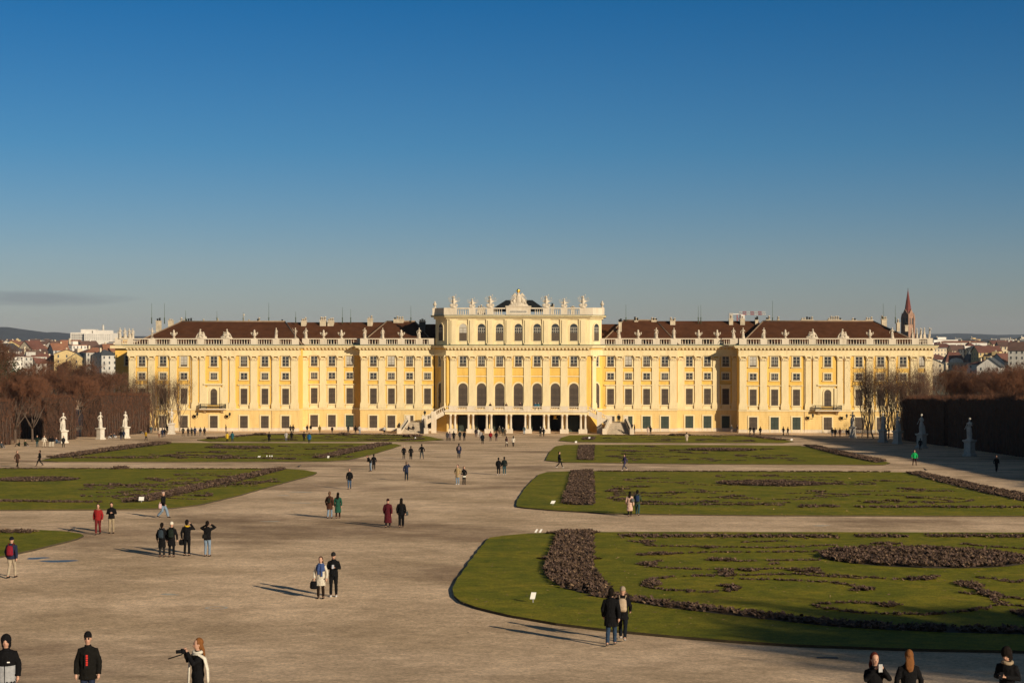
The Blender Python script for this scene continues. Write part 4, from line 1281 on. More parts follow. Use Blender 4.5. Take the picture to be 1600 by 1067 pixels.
# stairs: upper flights run down outward from the balcony ends, a landing, then a wide lower flight towards the garden
M_step = mat('worn_step_stone', (.42, .345, .25), .9, .25, 1.2)
def stair(s):
    xo = (xs1 + .8) if s > 0 else (xs0 - .8)
    xe = px(952, -3) if s > 0 else px(665, -3)
    zl = 2.35
    m = MB(); n = 15
    for k in range(n):
        xa = xo + (xe - xo) * k / n; xb = xo + (xe - xo) * (k + 1) / n
        z = ZB - (ZB - zl) * (k + 1) / n
        m.box(min(xa, xb), max(xa, xb), PF + .2, -1.2, z - .55, z + .16, M_stone)
    u = m.build('upper_flight', PAL)
    # parapet with slanted band
    q = MB()
    for y0, y1 in ((PF - .25, PF + .15),):
        def sl(za, zb, m_):
            q.add([(xo, y0, ZB + za), (xe, y0, zl + za), (xe, y0, zl + zb), (xo, y0, ZB + zb), (xo, y1, ZB + za), (xe, y1, zl + za), (xe, y1, zl + zb), (xo, y1, ZB + zb)],
                  [(0, 1, 2, 3), (7, 6, 5, 4), (0, 4, 5, 1), (3, 2, 6, 7), (1, 5, 6, 2), (0, 3, 7, 4)], m_)
        sl(-.75, .3, M_stone); sl(1.05, 1.28, M_stone)
        nn = int(abs(xe - xo) / .36)
        for k in range(nn):
            t = (k + .5) / nn; x = xo + (xe - xo) * t; z = ZB + (zl - ZB) * t
            q.lathe(x, (y0 + y1) / 2, [(z + .3, .09), (z + .55, .12), (z + .8, .06), (z + 1.06, .09)], M_stone, 5)
    mx = xo + (xe - xo) * .52
    q.box(mx - .55, mx + .55, PF - .3, PF + .2, 0, zl + (ZB - zl) * .48 + 1.35, M_stone)
    q.box(xe - .6, xe + .6, PF - .35, PF + .3, 0, zl + 1.4, M_stone)
    fixn(q.mesh('t'))
    q.build('stair_parapet', PAL)
    # landing
    l = MB(); xf = xe + s * 3.7
    l.box(min(xe, xf), max(xe, xf), PF + .3, 1.8, 0, zl, M_step)
    l.build('landing', PAL)
    lf = MB(); nn = 14
    for k in range(nn):
        t = (k + 1) / nn
        y1 = PF + .3 - 7.0 * k / nn; y0 = PF + .3 - 7.0 * (k + 1) / nn
        z = zl * (1 - t) + .02
        fl = 1.8 * t
        x0_, x1_ = min(xe, xf) - fl * .45, max(xe, xf) + fl * .45
        lf.box(x0_, x1_, y0, y1, -.02, z + .13, M_step)
    lf.build('lower_flight', PAL)
    # side walls of the lower flight (curling) and railing
    for side, amt in ((-1, 1.0), (1, 1.0)):
        base = (xe if side * s < 0 else xf)
        sg = side
        pr = MB(); pts = []
        for k in range(9):
            t = k / 8
            x = base + sg * 1.1 * t; y = PF + .3 - 7.2 * t
            pts.append((x, y, zl * (1 - t)))
        for k in range(8):
            (xa, ya, za), (xb, yb, zb) = pts[k], pts[k + 1]
            def slab(h0, h1, w_, mm):
                pr.add([(xa - w_, ya, max(0, za + h0)), (xa + w_, ya, max(0, za + h0)), (xb + w_, yb, max(0, zb + h0)), (xb - w_, yb, max(0, zb + h0)),
                        (xa - w_, ya, za + h1), (xa + w_, ya, za + h1), (xb + w_, yb, zb + h1), (xb - w_, yb, zb + h1)], [(0, 3, 2, 1), (4, 5, 6, 7), (0, 1, 5, 4), (1, 2, 6, 5), (2, 3, 7, 6), (3, 0, 4, 7)], mm)
            slab(-3, .35, .22, M_stone); slab(1.0, 1.15, .2, M_stone)
            for j in range(3):
                tt = (j + .5) / 3
                x, y, z = xa + (xb - xa) * tt, ya + (yb - ya) * tt, za + (zb - za) * tt
                pr.lathe(x, y, [(z + .35, .09), (z + .55, .13), (z + .8, .07), (z + 1.01, .09)], M_iron2 if side * s > 0 else M_stone, 5)
        pr.box(pts[-1][0] - .45, pts[-1][0] + .45, pts[-1][1] - .45, pts[-1][1] + .45, 0, 1.5, M_stone)
        pr.box(pts[0][0] - .42, pts[0][0] + .42, pts[0][1] - .4, pts[0][1] + .4, 0, zl + 1.5, M_stone)
        pr.build('stair_parapet', PAL)
        lx, ly = pts[-1][0], pts[-1][1]
        if side * s > 0 or s < 0:
            ln = MB(); z0 = 1.5 if side * s > 0 else zl + 1.5
            if side * s < 0: lx, ly = pts[0][0], pts[0][1]
            ln.lathe(lx, ly, [(z0, .12), (z0 + .25, .06), (z0 + .3, .2), (z0 + .75, .3), (z0 + .78, .34), (z0 + 1.0, .12), (z0 + 1.2, .03)], M_iron2, 6)
            ln.build('stair_lantern', PAL)
stair(1); stair(-1)
# ================================================================ human figures
M_skin = mat('skin', (.46, .26, .18), .6)
M_eye = mat('eye_dark', (.02, .015, .012), .3)
M_lip = mat('lip', (.32, .12, .10), .5)
BLK = (.012, .012, .014)


def cloth(col, name=None):
    return mat('cloth_%02x%02x%02x' % tuple(int(c * 512) % 256 for c in col), tuple(c * (.8 if max(col) > .05 else .5) for c in col), .95, .18, 14, bump=.25, bscale=30, spec=.12)


# joint sets: metres, figure faces -Y, its own left hand is at +X
def joints(p):
    J = dict(hip=.90, sh=1.415, lk=(.10, -.02, .48), rk=(-.10, -.02, .48), la=(.11, .02, .07), ra=(-.11, .02, .07),
             le=(.27, .03, 1.13), re=(-.27, .03, 1.13), lw=(.27, -.06, .87), rw=(-.27, -.06, .87), lean=0.0, nod=0.0)
    if p == 'walk':
        J.update(lk=(.09, -.22, .50), la=(.09, -.33, .09), rk=(-.09, .02, .49), ra=(-.09, .36, .16), le=(.25, .16, 1.15), lw=(.24, .17, .90), re=(-.25, -.08, 1.14), rw=(-.23, -.27, .95))
    elif p == 'walk2':
        J.update(rk=(-.09, -.15, .49), ra=(-.09, -.20, .08), lk=(.09, .0, .49), la=(.09, .22, .11), re=(-.25, .12, 1.14), rw=(-.25, .10, .88), le=(.26, -.02, 1.13), lw=(.25, -.14, .89))
    elif p == 'pockets':
        J.update(le=(.33, .09, 1.15), lw=(.22, -.10, .98), re=(-.33, .09, 1.15), rw=(-.22, -.10, .98))
    elif p == 'phone':
        J.update(le=(.25, .02, 1.14), lw=(.06, -.27, 1.20), re=(-.25, .02, 1.14), rw=(-.06, -.27, 1.20), nod=.35)
    elif p == 'photo':
        J.update(le=(.27, -.18, 1.25), lw=(.08, -.27, 1.50), re=(-.27, -.18, 1.25), rw=(-.08, -.27, 1.50))
    elif p == 'armup':
        J.update(re=(-.34, -.10, 1.30), rw=(-.12, -.20, 1.55))
    elif p == 'armup2':
        J.update(re=(-.38, -.12, 1.46), rw=(-.14, -.20, 1.58), le=(.38, -.12, 1.40), lw=(.14, -.22, 1.55))
    elif p == 'wide':
        J.update(la=(.20, .02, .07), ra=(-.20, .02, .07), lk=(.15, -.02, .48), rk=(-.15, -.02, .48), le=(.33, .03, 1.14), lw=(.30, -.08, .90), re=(-.33, .03, 1.14), rw=(-.30, -.08, .90))
    elif p == 'bend':
        J.update(lean=.55, nod=.3, le=(.22, -.12, 1.12), lw=(.10, -.30, 1.0), re=(-.22, -.12, 1.12), rw=(-.10, -.30, 1.0))
    elif p == 'sit':
        J.update(lk=(.18, -.42, .42), la=(.14, -.60, .06), rk=(-.18, -.42, .42), ra=(-.14, -.60, .06), hip=.14, sh=.66, le=(.27, -.10, .42), lw=(.14, -.36, .40), re=(-.27, -.10, .42), rw=(-.14, -.36, .40), nod=.15)
    elif p == 'hero':
        J.update(la=(.16, -.08, .07), lk=(.15, -.16, .50), re=(-.36, -.10, 1.36), rw=(-.30, -.22, 1.62), le=(.34, .04, 1.16), lw=(.22, -.16, 1.02))
    elif p == 'muse':
        J.update(rk=(-.12, -.14, .50), ra=(-.14, -.02, .07), le=(.30, -.06, 1.14), lw=(.02, -.24, 1.28), re=(-.34, .08, 1.16), rw=(-.38, -.06, .92))
    return J


def torso_pts(J, grow, hem=None, flare=1.0, neck=True):
    h, s = J['hip'], J['sh']
    k = (s - h) / .515
    P = [(-.06, .150, .10), (.03, .165, .118), (.15, .140, .105), (.30, .155, .115), (.42, .176, .115), (.485, .155, .105), (.53, .115, .09), (.56, .08, .072)]
    out = []
    if hem is not None:
        zh = hem - h
        m = 3
        for i in range(m):
            t = i / m
            out.append((zh + (-.06 - zh) * t, .165 * (flare + (1 - flare) * t), .12 * (flare + (1 - flare) * t)))
        P = P[0:]
    out += P
    r = []
    for dz, a, b in out:
        z = h + dz * k
        up = max(0, z - h)
        y = -math.sin(J['lean']) * up; zz = h + up * math.cos(J['lean']) if z > h else z
        r.append((0, y, zz, a + grow, b + grow))
    return r


def bendp(J, p):
    if not J['lean']: return Vector(p)
    x, y, z = p; up = z - J['hip']
    if up <= 0: return Vector(p)
    return Vector((x, y - math.sin(J['lean']) * up * .9, J['hip'] + up * math.cos(J['lean'])))


def head_frame(J):
    s = J['sh']
    base = bendp(J, (0, 0, s + .10))
    M = Matrix.Rotation(J['nod'] + J['lean'] * .6, 4, 'X') @ Matrix.Scale(1.07, 4)
    return Matrix.Translation(base) @ M


def head_shape(mb, M, g=0.0, m=None, cut=None):
    prof = [(.0, .050, .055, .0), (.035, .052, .062, -.008), (.06, .062, .078, -.012), (.10, .072, .088, -.008), (.15, .076, .094, 0), (.19, .073, .090, .004), (.22, .058, .072, .006), (.243, .02, .03, .006)]
    n = 12; rs = []
    for z, a, b, y in prof:
        rs.append([tuple(M @ Vector(((a + g) * math.cos(2 * math.pi * i / n), y + (b + g) * math.sin(2 * math.pi * i / n), z))) for i in range(n)])
    mb.rings(rs, m or M_skin)


def hand(mb, w, e, side, m):
    """palm with five separate, slightly curled fingers; w wrist, e elbow"""
    w, e = Vector(w), Vector(e)
    d = (w - e).normalized()
    inn = Vector((-side, 0, 0))
    inn = (inn - d * inn.dot(d)).normalized()
    wid = d.cross(inn).normalized()
    mb.tube([w - d * .02, w + d * .03, w + d * .085], [.024, .038, .036], m, 8, .55)
    for k, (o, ln) in enumerate(((-.028, .066), (-.010, .078), (.010, .074), (.027, .058))):
        a = w + d * .08 + wid * o
        mb.tube([a, a + d * ln * .5 + inn * .006, a + d * ln * .85 + inn * .03], [.0095, .009, .007], m, 6)
    a = w + d * .03 - wid * .03
    mb.tube([a, a - wid * .025 + d * .03 + inn * .01, a - wid * .03 + d * .055 + inn * .025], [.011, .010, .008], m, 6)


def body_mb(J, m=None, hands=True):
    m = m or M_skin
    mb = MB()
    mb.stack(torso_pts(J, -.012), m)
    hb = bendp(J, (0, 0, J['sh'] + .02))
    M = head_frame(J)
    mb.tube([hb, M @ Vector((0, 0, .05))], [.058, .052], m, 10)
    head_shape(mb, M, 0, m)
    mb.tube([M @ Vector((0, -.085, .125)), M @ Vector((0, -.108, .098)), M @ Vector((0, -.092, .088))], [.010, .014, .010], m, 6)
    for s in (-1, 1): mb.ball(M @ Vector((s * .077, .005, .12)), (.012, .02, .03), m, 6, 4)
    for s, el, wr in ((1, 'le', 'lw'), (-1, 're', 'rw')):
        S = bendp(J, (s * .150, 0, J['sh'] - .055)); E_ = bendp(J, J[el]); W_ = bendp(J, J[wr])
        mb.tube([bendp(J, (s * .08, 0, J['sh'] - .05)), S, S.lerp(E_, .5), E_, E_.lerp(W_, .5), W_], [.05, .056, .046, .038, .034, .025], m, 8)
        if hands: hand(mb, W_, E_, s, m)
    for s, kn, an in ((1, 'lk', 'la'), (-1, 'rk', 'ra')):
        H = Vector((s * .09, 0, J['hip'])); K = Vector(J[kn]); A = Vector(J[an])
        mb.tube([H, H.lerp(K, .5), K, K.lerp(A, .4), A], [.085, .075, .054, .050, .036], m, 8)
        mb.tube([A + Vector((0, .04, -.02)), A + Vector((0, -.05, -.035)), A + Vector((0, -.14, -.045))], [.034, .035, .022], m, 6)
    return mb


def jacket_mb(J, m, hem, flare, bulk=.0, hood=False):
    mb = MB()
    if J['hip'] < .5: hem = .10
    mb.stack(torso_pts(J, .028 + bulk, hem=hem, flare=flare), m, 14)
    mb.tube([bendp(J, (0, .005, J['sh'] + .0)), bendp(J, (0, .0, J['sh'] + .10))], [.105, .078], m, 10)
    for s, el, wr in ((1, 'le', 'lw'), (-1, 're', 'rw')):
        S = bendp(J, (s * .172, 0, J['sh'] - .05)); E_ = bendp(J, J[el]); W_ = bendp(J, J[wr])
        b = bulk * .6
        mb.tube([bendp(J, (s * .08, 0, J['sh'] - .03)), S, S.lerp(E_, .5), E_, E_.lerp(W_, .5), W_ + (W_ - E_).normalized() * .0], [.072 + b, .082 + b, .072 + b, .062 + b, .056 + b, .048 + b], m, 9)
    return mb


def trousers_mb(J, m, wide=.0):
    mb = MB()
    h = J['hip']
    mb.stack([(0, 0, h - .09, .13, .10), (0, 0, h, .172, .125), (0, 0, h + .12, .155, .115)], m)
    for s, kn, an in ((1, 'lk', 'la'), (-1, 'rk', 'ra')):
        H = Vector((s * .088, 0, h - .02)); K = Vector(J[kn]); A = Vector(J[an])
        mb.tube([H, H.lerp(K, .5), K, K.lerp(A, .5), A + (A - K).normalized() * -.02], [.098, .088 + wide * .5, .070 + wide, .064 + wide, .060 + wide], m, 9)
    return mb


def shoe_mb(J, key, m):
    mb = MB(); A = Vector(J[key]); lift = max(0, A.z - .08)
    t = lift * 1.6 if A.y > .1 else -lift * .8
    z0 = .035
    a = A + Vector((0, .055, -.035)); b = A + Vector((0, -.05, -.03 - t * .1)); c = A + Vector((0, -.16, -.045 - (t * .35 if t > 0 else t * .2)))
    c.z = max(c.z, .03)
    mb.tube([a + Vector((0, .02, 0)), a, b, c, c + Vector((0, -.03, -.005))], [.02, .043, .047, .042, .02], m, 9, .75)
    return mb


PROTO = {}
def proto(kind, pose, near, *a):
    key = (kind, pose, near) + a
    if key in PROTO: return PROTO[key]
    J = joints(pose); vx = .013 if near else .024
    m0 = M_skin
    if kind == 'body': me = voxel(body_mb(J, hands=True), 'body', vx * .8, 1)
    elif kind == 'jacket': me = voxel(jacket_mb(J, m0, *a), 'jacket', vx, 3, .03 if near else .015)
    elif kind == 'trousers': me = voxel(trousers_mb(J, m0, *a), 'trousers', vx, 2, .022 if near else .01)
    elif kind == 'shoe': me = fixn(shoe_mb(J, a[0], m0).mesh('shoe'))
    elif kind in ('hair', 'longhair', 'beanie', 'hood', 'bun'):
        mb = MB(); M = head_frame(J)
        if kind == 'beanie':
            n = 12; rs = []
            for z, r, rb in [(.135, .088, .104), (.16, .092, .108), (.20, .090, .106), (.24, .075, .09), (.27, .045, .055), (.28, .01, .01)]:
                rs.append([tuple(M @ Vector((r * math.cos(2 * math.pi * i / n), .004 + rb * math.sin(2 * math.pi * i / n), z + (.02 if math.sin(2 * math.pi * i / n) < 0 and z < .15 else 0)))) for i in range(n)])
            mb.rings(rs, m0)
        else:
            g = .045 if kind == 'hood' else .018
            mb.ball(M @ Vector((0, .028, .165)), (.080 + g, .088 + g, .098 + g), m0, 12, 8)
            mb.ball(M @ Vector((0, .045, .10)), (.074 + g, .06 + g, .09 + g), m0, 12, 8)
            if kind == 'hood':
                mb.ball(M @ Vector((0, .06, .03)), (.11, .08, .08), m0, 12, 8)
            if kind == 'longhair':
                mb.tube([M @ Vector((0, .06, .14)), M @ Vector((0, .10, 0)), M @ Vector((.01, .12, -.10)), M @ Vector((-.01, .13, -.18))], [.088, .105, .095, .05], m0, 10, .5)
            if kind == 'bun': mb.ball(M @ Vector((0, .13, .17)), .045, m0, 10, 6)
        me = voxel(mb, kind, vx, 2, .018 if near and kind != 'beanie' else 0)
    elif kind == 'scarf':
        mb = MB(); n = 14
        c = bendp(J, (0, 0, J['sh'] + .055))
        mb.tube([c + Vector((.10 * math.cos(t), .095 * math.sin(t), .012 * math.sin(2 * t))) for t in [2 * math.pi * i / n for i in range(n + 1)]], .042, m0, 8)
        if a and a[0]:
            s = a[0]
            mb.tube([c + Vector((s * .05, -.11, 0)), c + Vector((s * .08, -.19, -.2)), c + Vector((s * .09, -.19, -.5))], [.045, .055, .05], m0, 8, .5)
            mb.tube([c + Vector((-s * .05, -.11, 0)), c + Vector((-s * .06, -.19, -.2)), c + Vector((-s * .05, -.18, -.42))], [.045, .055, .05], m0, 8, .5)
        me = voxel(mb, 'scarf', vx, 1)
    elif kind == 'face':
        mb = MB(); M = head_frame(J)
        for s in (-1, 1):
            mb.ball(M @ Vector((s * .030, -.083, .132)), (.013, .007, .008), M_eye, 6, 4)
            mb.tube([M @ Vector((s * .016, -.089, .150)), M @ Vector((s * .046, -.080, .152))], .004, M_eye, 4)
        mb.tube([M @ Vector((-.022, -.084, .070)), M @ Vector((0, -.090, .072)), M @ Vector((.022, -.084, .070))], .006, M_lip, 5)
        me = mb.mesh('face_features')
    PROTO[key] = me
    return me


def obm(name, me, parent, material, loc=(0, 0, 0)):
    o = link(name, me, parent, loc)
    if o.material_slots and name != 'face_features':
        o.material_slots[0].link = 'OBJECT'; o.material_slots[0].material = material
    return o


def person(pos, face, pose, h, coat, legs, head, label, hem=.80, flare=1.08, bulk=.0, shoes=BLK, near=False, scarf=None, wide=.0, group=None, scale_xy=1.0, skin=None, scarf_tail=0):
    """face in degrees: 0 looks at the viewer, 180 at the palace, 90 to the right of the picture"""
    o = empty('person', pos, R(face), label=label, cat='person', group=group)
    s = h / 1.66
    o.scale = (s, s, s)
    J = joints(pose)
    b = link('body', proto('body', pose, near), o)
    obm('jacket' if hem > .7 else 'coat', proto('jacket', pose, near, hem, flare, bulk), o, cloth(coat))
    obm('trousers', proto('trousers', pose, near, wide), o, cloth(legs))
    for k in ('la', 'ra'): obm('shoe', proto('shoe', pose, near, k), o, cloth(shoes))
    hk, hc = head
    if hk == 'hoodie': pass
    obm({'longhair': 'hair', 'bun': 'hair', 'hair': 'hair', 'beanie': 'hat', 'hood': 'hood'}[hk], proto(hk, pose, near), o, cloth(hc))
    if hk == 'beanie' and near: pass
    if scarf: obm('scarf', proto('scarf', pose, near, scarf_tail), o, cloth(scarf))
    if near or (abs(face) < 90 and pos[1] < 150): link('face_features', proto('face', pose, near), o)
    return o


def rel(o, p):
    s = o.scale[0]; c, q = math.cos(o.rotation_euler[2]), math.sin(o.rotation_euler[2])
    return Vector((o.location[0] + s * (c * p[0] - q * p[1]), o.location[1] + s * (q * p[0] + c * p[1]), o.location[2] + s * p[2]))


bag_me = {}
def backpack(o, col, label, small=False, side=1):
    """worn on the back of person o"""
    if 'bp' not in bag_me:
        mb = MB(); m0 = M_skin
        mb.stack([(0, .0, -.22, .12, .05), (0, 0, -.18, .15, .085), (0, 0, 0, .15, .09), (0, 0, .16, .135, .075), (0, 0, .22, .08, .045)], m0, 12)
        mb.stack([(0, .08, -.17, .09, .03), (0, .08, -.15, .115, .045), (0, .08, -.02, .11, .04), (0, .08, .02, .08, .02)], m0, 10)
        bag_me['bp'] = voxel(mb, 'pack', .014, 2)
        mb = MB()
        for s in (-1, 1):
            mb.tube([(s * .09, -.06, .2), (s * .11, -.14, .30), (s * .12, -.26, .27), (s * .12, -.31, .10), (s * .12, -.27, -.08), (s * .13, -.08, -.16)], .018, m0, 6)
        bag_me['st'] = mb.mesh('straps')
    q = link('backpack', bag_me['bp'], None, rel(o, (0, .225, 1.22)), o.rotation_euler[2], label=label, cat='backpack')
    s = o.scale[0] * (.72 if small else 1); q.scale = (s, s, s)
    q.material_slots[0].link = 'OBJECT'; q.material_slots[0].material = cloth(col)
    st = link('straps', bag_me['st'], q); st.material_slots[0].link = 'OBJECT'; st.material_slots[0].material = cloth(tuple(c * .6 for c in col))


def handbag(o, p, col, label, size=1.0, name='handbag'):
    mb = MB(); m = cloth(col)
    mb.stack([(0, 0, -.36, .11, .06), (0, 0, -.33, .16, .09), (0, 0, -.15, .15, .08), (0, 0, -.08, .11, .05)], m, 10)
    mb.tube([(-.09, 0, -.10), (-.06, 0, -.02), (0, 0, .02), (.06, 0, -.02), (.09, 0, -.10)], .012, m, 5)
    q = mb.build(name, loc=rel(o, p), rz=o.rotation_euler[2], label=label, cat='bag'); q.scale = (size,) * 3


def phone(o, p, label, col=(.03, .03, .035), tilt=0):
    mb = MB(); mb.box(-.037, .037, -.006, .006, -.075, .075, cloth(col)); mb.box(-.032, .032, .006, .0065, -.068, .068, mat('phone_screen', (.25, .30, .35), .2))
    q = mb.build('phone', loc=rel(o, p), label=label, cat='phone'); q.rotation_euler = (tilt, 0, o.rotation_euler[2]); q.scale = (o.scale[0] * 1.15,) * 3


NAVY, DK, CHAR = (.02, .028, .06), BLK, (.03, .03, .032)
JEAN, LJEAN, TEALJ = (.06, .10, .17), (.20, .27, .36), (.035, .08, .095)
BROWNH, BLOND, DARKH, GING = (.05, .028, .015), (.32, .22, .11), (.015, .011, .009), (.22, .09, .03)

# ---- foreground figures cut by the frame
p = person(GH(9, 999, 1.72), 12, 'stand', 1.68, DK, LJEAN, ('hood', DK), 'person in black hooded jacket with light grey lower half and pale jeans, bottom left corner', hem=.72, bulk=.03, near=True)
mb = MB(); m = cloth((.36, .37, .39)); mb.stack([(0, 0, .70, .232, .182), (0, 0, .80, .240, .188), (0, 0, 1.0, .226, .180), (0, 0, 1.12, .216, .176)], m, 16); mb.build('grey_jacket_panel', p)
mb = MB(); mb.box(-.006, .006, -.195, -.17, .72, 1.3, cloth(DK)); mb.box(.05, .11, -.172, -.160, 1.20, 1.225, M_white); mb.build('zip', p)
p = person(GH(137, 993, 1.80), 8, 'stand', 1.75, (.016, .015, .013), NAVY, ('beanie', DK), 'person in black beanie, sunglasses and black parka over a shirt with red lettering, bottom left', hem=.76, bulk=.022, near=True)
p.scale = (p.scale[0] * .9, p.scale[1] * .95, p.scale[2])
M_red = mat('red_print', (.55, .02, .015), .7)
mb = MB(); mb.box(-.05, .07, -.196, -.17, 1.02, 1.34, cloth((.02, .018, .018))); 
for k in range(5): mb.box(-.012, .035 + .004 * (k % 2), -.202, -.195, 1.085 + k * .05, 1.122 + k * .05, M_red)
mb.build('shirt_front', p)
mb = MB(); M = head_frame(joints('stand'))
for s in (-1, 1): mb.ball((M @ Vector((s * .032, -.090, .132))), (.027, .008, .018), cloth(DK), 8, 5)
mb.tube([M @ Vector((-.06, -.088, .138)), M @ Vector((.06, -.088, .138))], .004, cloth(DK), 4); mb.build('sunglasses', p)
p = person(GH(309, 1003, 1.70), -62, 'photo', 1.66, DK, DK, ('longhair', GING), 'ginger-haired person in long black coat and white scarf photographing to the left', hem=.35, flare=1.15, near=True, scarf=(.72, .68, .58))
mb = MB(); m = cloth((.72, .68, .58))
mb.tube([(.05, -.15, 1.44), (.16, -.02, 1.45), (.24, .10, 1.36), (.27, .16, 1.1), (.27, .17, .86), (.26, .17, .78)], [.05, .06, .065, .06, .055, .03], m, 8, .5)
mb.tube([(-.02, -.17, 1.42), (-.04, -.20, 1.1), (-.05, -.21, .7), (-.05, -.21, .5)], [.05, .05, .05, .035], m, 8, .45); mb.build('scarf_tails', p)
mb = MB(); mb.box(-.07, .07, -.05, .05, -.05, .05, cloth(DK)); mb.tube([(0, -.04, 0), (0, -.13, 0), (0, -.17, .0)], [.045, .04, .042], cloth(DK), 10); mb.tube([(.05, -.04, -.06), (.02, -.36, -.14)], .014, cloth(DK), 6)
mb.build('camera_with_grip', loc=rel(p, (0, -.33, 1.52)), rz=p.rotation_euler[2], label='black camera held to the eye of the ginger-haired photographer', cat='camera')
p = person(GH(1367, 1026, 1.66), 10, 'photo', 1.62, DK, DK, ('longhair', (.09, .018, .012)), 'person with dark red hair taking a photo with a phone, bottom right', hem=.6, near=True)
phone(p, (.0, -.36, 1.53), 'silver phone held up before the face of the red-haired person', (.5, .5, .5))
p = person(GH(1420, 1021, 1.68), 185, 'stand', 1.64, DK, DK, ('longhair', (.20, .085, .03)), 'person with ginger ponytail in black coat seen from behind, bottom right', hem=.6, near=True)
p = person(GH(1574, 1018, 1.72), -35, 'phone', 1.68, DK, DK, ('hood', (.02, .014, .012)), 'person in black coat with beige collar looking down at a phone, bottom right corner', hem=.6, near=True, scarf=(.35, .27, .18))
phone(p, (0, -.36, 1.24), 'dark phone in the hands of the person at the bottom right corner', tilt=-.7)
# ---- near pairs
p = person(G(955, 1009), 172, 'walk2', 1.80, DK, (.03, .055, .10), ('hair', DARKH), 'taller of two people walking along the near lawn edge, long black coat and blue jeans', hem=.62, near=True, bulk=.02, shoes=(.12, .1, .08))
p = person(G(973, 1001), 175, 'walk', 1.72, DK, (.015, .02, .03), ('beanie', (.35, .28, .2)), 'person with blond hat in dark coat carrying a beige backpack by the near lawn edge', hem=.72, near=True, shoes=(.4, .38, .36))
backpack(p, (.48, .37, .26), 'small beige backpack on the walker by the near lawn edge')
p = person(G(501, 935), -4, 'stand', 1.62, (.62, .57, .47), (.03, .018, .012), ('longhair', (.06, .03, .02)), 'person in white coat with large blue scarf standing in the middle of the gravel', hem=.56, flare=1.12, near=True, scarf=(.05, .085, .22), scarf_tail=1)
mb = MB(); m = cloth((.05, .085, .22)); mb.stack([(0, -.02, 1.18, .20, .17), (0, -.02, 1.3, .215, .165), (0, 0, 1.42, .20, .14), (0, 0, 1.48, .10, .1)], m, 12); mb.build('shawl', p)
handbag(p, (-.27, -.06, .84), DK, 'black bag hanging from the hand of the person in white coat', 1.15)
p = person(G(521, 932), 6, 'phone', 1.74, DK, DK, ('beanie', CHAR), 'person in black tracksuit and dark beanie looking at a phone beside the white coat', hem=.82, near=True, shoes=(.6, .6, .6))
phone(p, (0, -.36, 1.25), 'pale phone in the hands of the person in black tracksuit', (.5, .5, .55), -.7)
# ---- group of four photographing
p = person(G(253, 870), 178, 'stand', 1.66, DK, CHAR, ('hair', DARKH), 'leftmost of four onlookers, long black coat, backpack and dark hair', hem=.5, near=True)
backpack(p, (.03, .045, .06), 'dark grey-blue backpack on the leftmost of four onlookers')
p = person(G(268, 870), 184, 'stand', 1.70, DK, DK, ('beanie', (.75, .70, .58)), 'onlooker with cream hat and black coat, second from left of four', hem=.58, near=True)
backpack(p, (.02, .03, .022), 'black backpack on the onlooker with the cream hat')
p = person(G(292, 868), 180, 'armup', 1.76, DK, DK, ('hair', DARKH), 'onlooker with yellow scarf raising one hand, third from left of four', hem=.80, near=True, scarf=(.62, .40, .03))
handbag(p, (.27, -.05, .86), DK, 'black bag in the hand of the onlooker with yellow scarf')
p = person(G(324, 869), 175, 'armup2', 1.72, DK, LJEAN, ('hair', DARKH), 'rightmost of four onlookers, black jacket and blue jeans, taking a picture', hem=.86, near=True)
handbag(p, (.1, .16, 1.2), (.02, .02, .02), 'small black bag slung on the back of the rightmost onlooker', .8)
p = person(G(153, 835), 10, 'walk2', 1.72, (.28, .02, .02), (.14, .02, .02), ('hair', DARKH), 'person in red jacket and dark red trousers walking toward the viewer on the left', hem=.84, near=True, bulk=.01, scarf=(.30, .16, .10))
p = person(G(174, 833), 14, 'phone', 1.76, DK, (.33, .26, .17), ('hair', DARKH), 'person in black jacket and beige trousers beside the red jacket', hem=.88, near=True)
p = person(G(255, 809), 75, 'walk', 1.66, DK, LJEAN, ('beanie', (.5, .36, .3)), 'walker in black jacket and loose blue jeans at the corner of the second left lawn', hem=.88, near=True, wide=.03)
handbag(p, (-.22, .1, 1.1), (.62, .42, .42), 'pink shoulder bag of the walker in loose jeans', 1.2)
p = person(G(18, 903), 180, 'walk2', 1.76, NAVY, (.42, .35, .26), ('beanie', (.015, .017, .03)), 'person in navy jacket and beige trousers walking away at the left edge', hem=.86, near=True, bulk=.02)
backpack(p, (.22, .015, .03), 'red backpack on the person walking away at the left edge')
p = person(G(515, 810), 178, 'walk2', 1.72, (.075, .030, .018), LJEAN, ('hair', (.14, .08, .05)), 'person in brown coat and pale jeans walking away beside the green coat', hem=.62, near=True)
backpack(p, (.03, .03, .02), 'small dark backpack on the person in brown coat', small=True)
p = person(G(528, 810), 182, 'walk2', 1.66, (.02, .085, .055), (.05, .02, .015), ('longhair', DARKH), 'person in long green coat walking away', hem=.42, flare=1.2, near=True)
p = person(G(606, 824), 178, 'walk2', 1.70, (.085, .012, .018), DK, ('beanie', (.05, .012, .015)), 'person in long maroon coat and bobble hat walking away', hem=.30, flare=1.22, near=True, bulk=.02)
p = person(G(627, 824), 184, 'walk2', 1.74, DK, DK, ('longhair', DARKH), 'person in black jacket and black trousers walking beside the maroon coat', hem=.80, near=True, bulk=.015, wide=.02)
handbag(p, (-.3, .0, 1.05), (.06, .07, .07), 'grey bag at the side of the walker beside the maroon coat', .9)
p = person(G(984, 807), 178, 'walk2', 1.64, (.62, .42, .34), DK, ('longhair', DARKH), 'person in long pale pink coat walking on the path between right lawns', hem=.42, flare=1.15, near=True)
handbag(p, (-.2, .2, 1.35), (.12, .12, .12), 'grey shoulder bag on the person in the pale pink coat', .8)
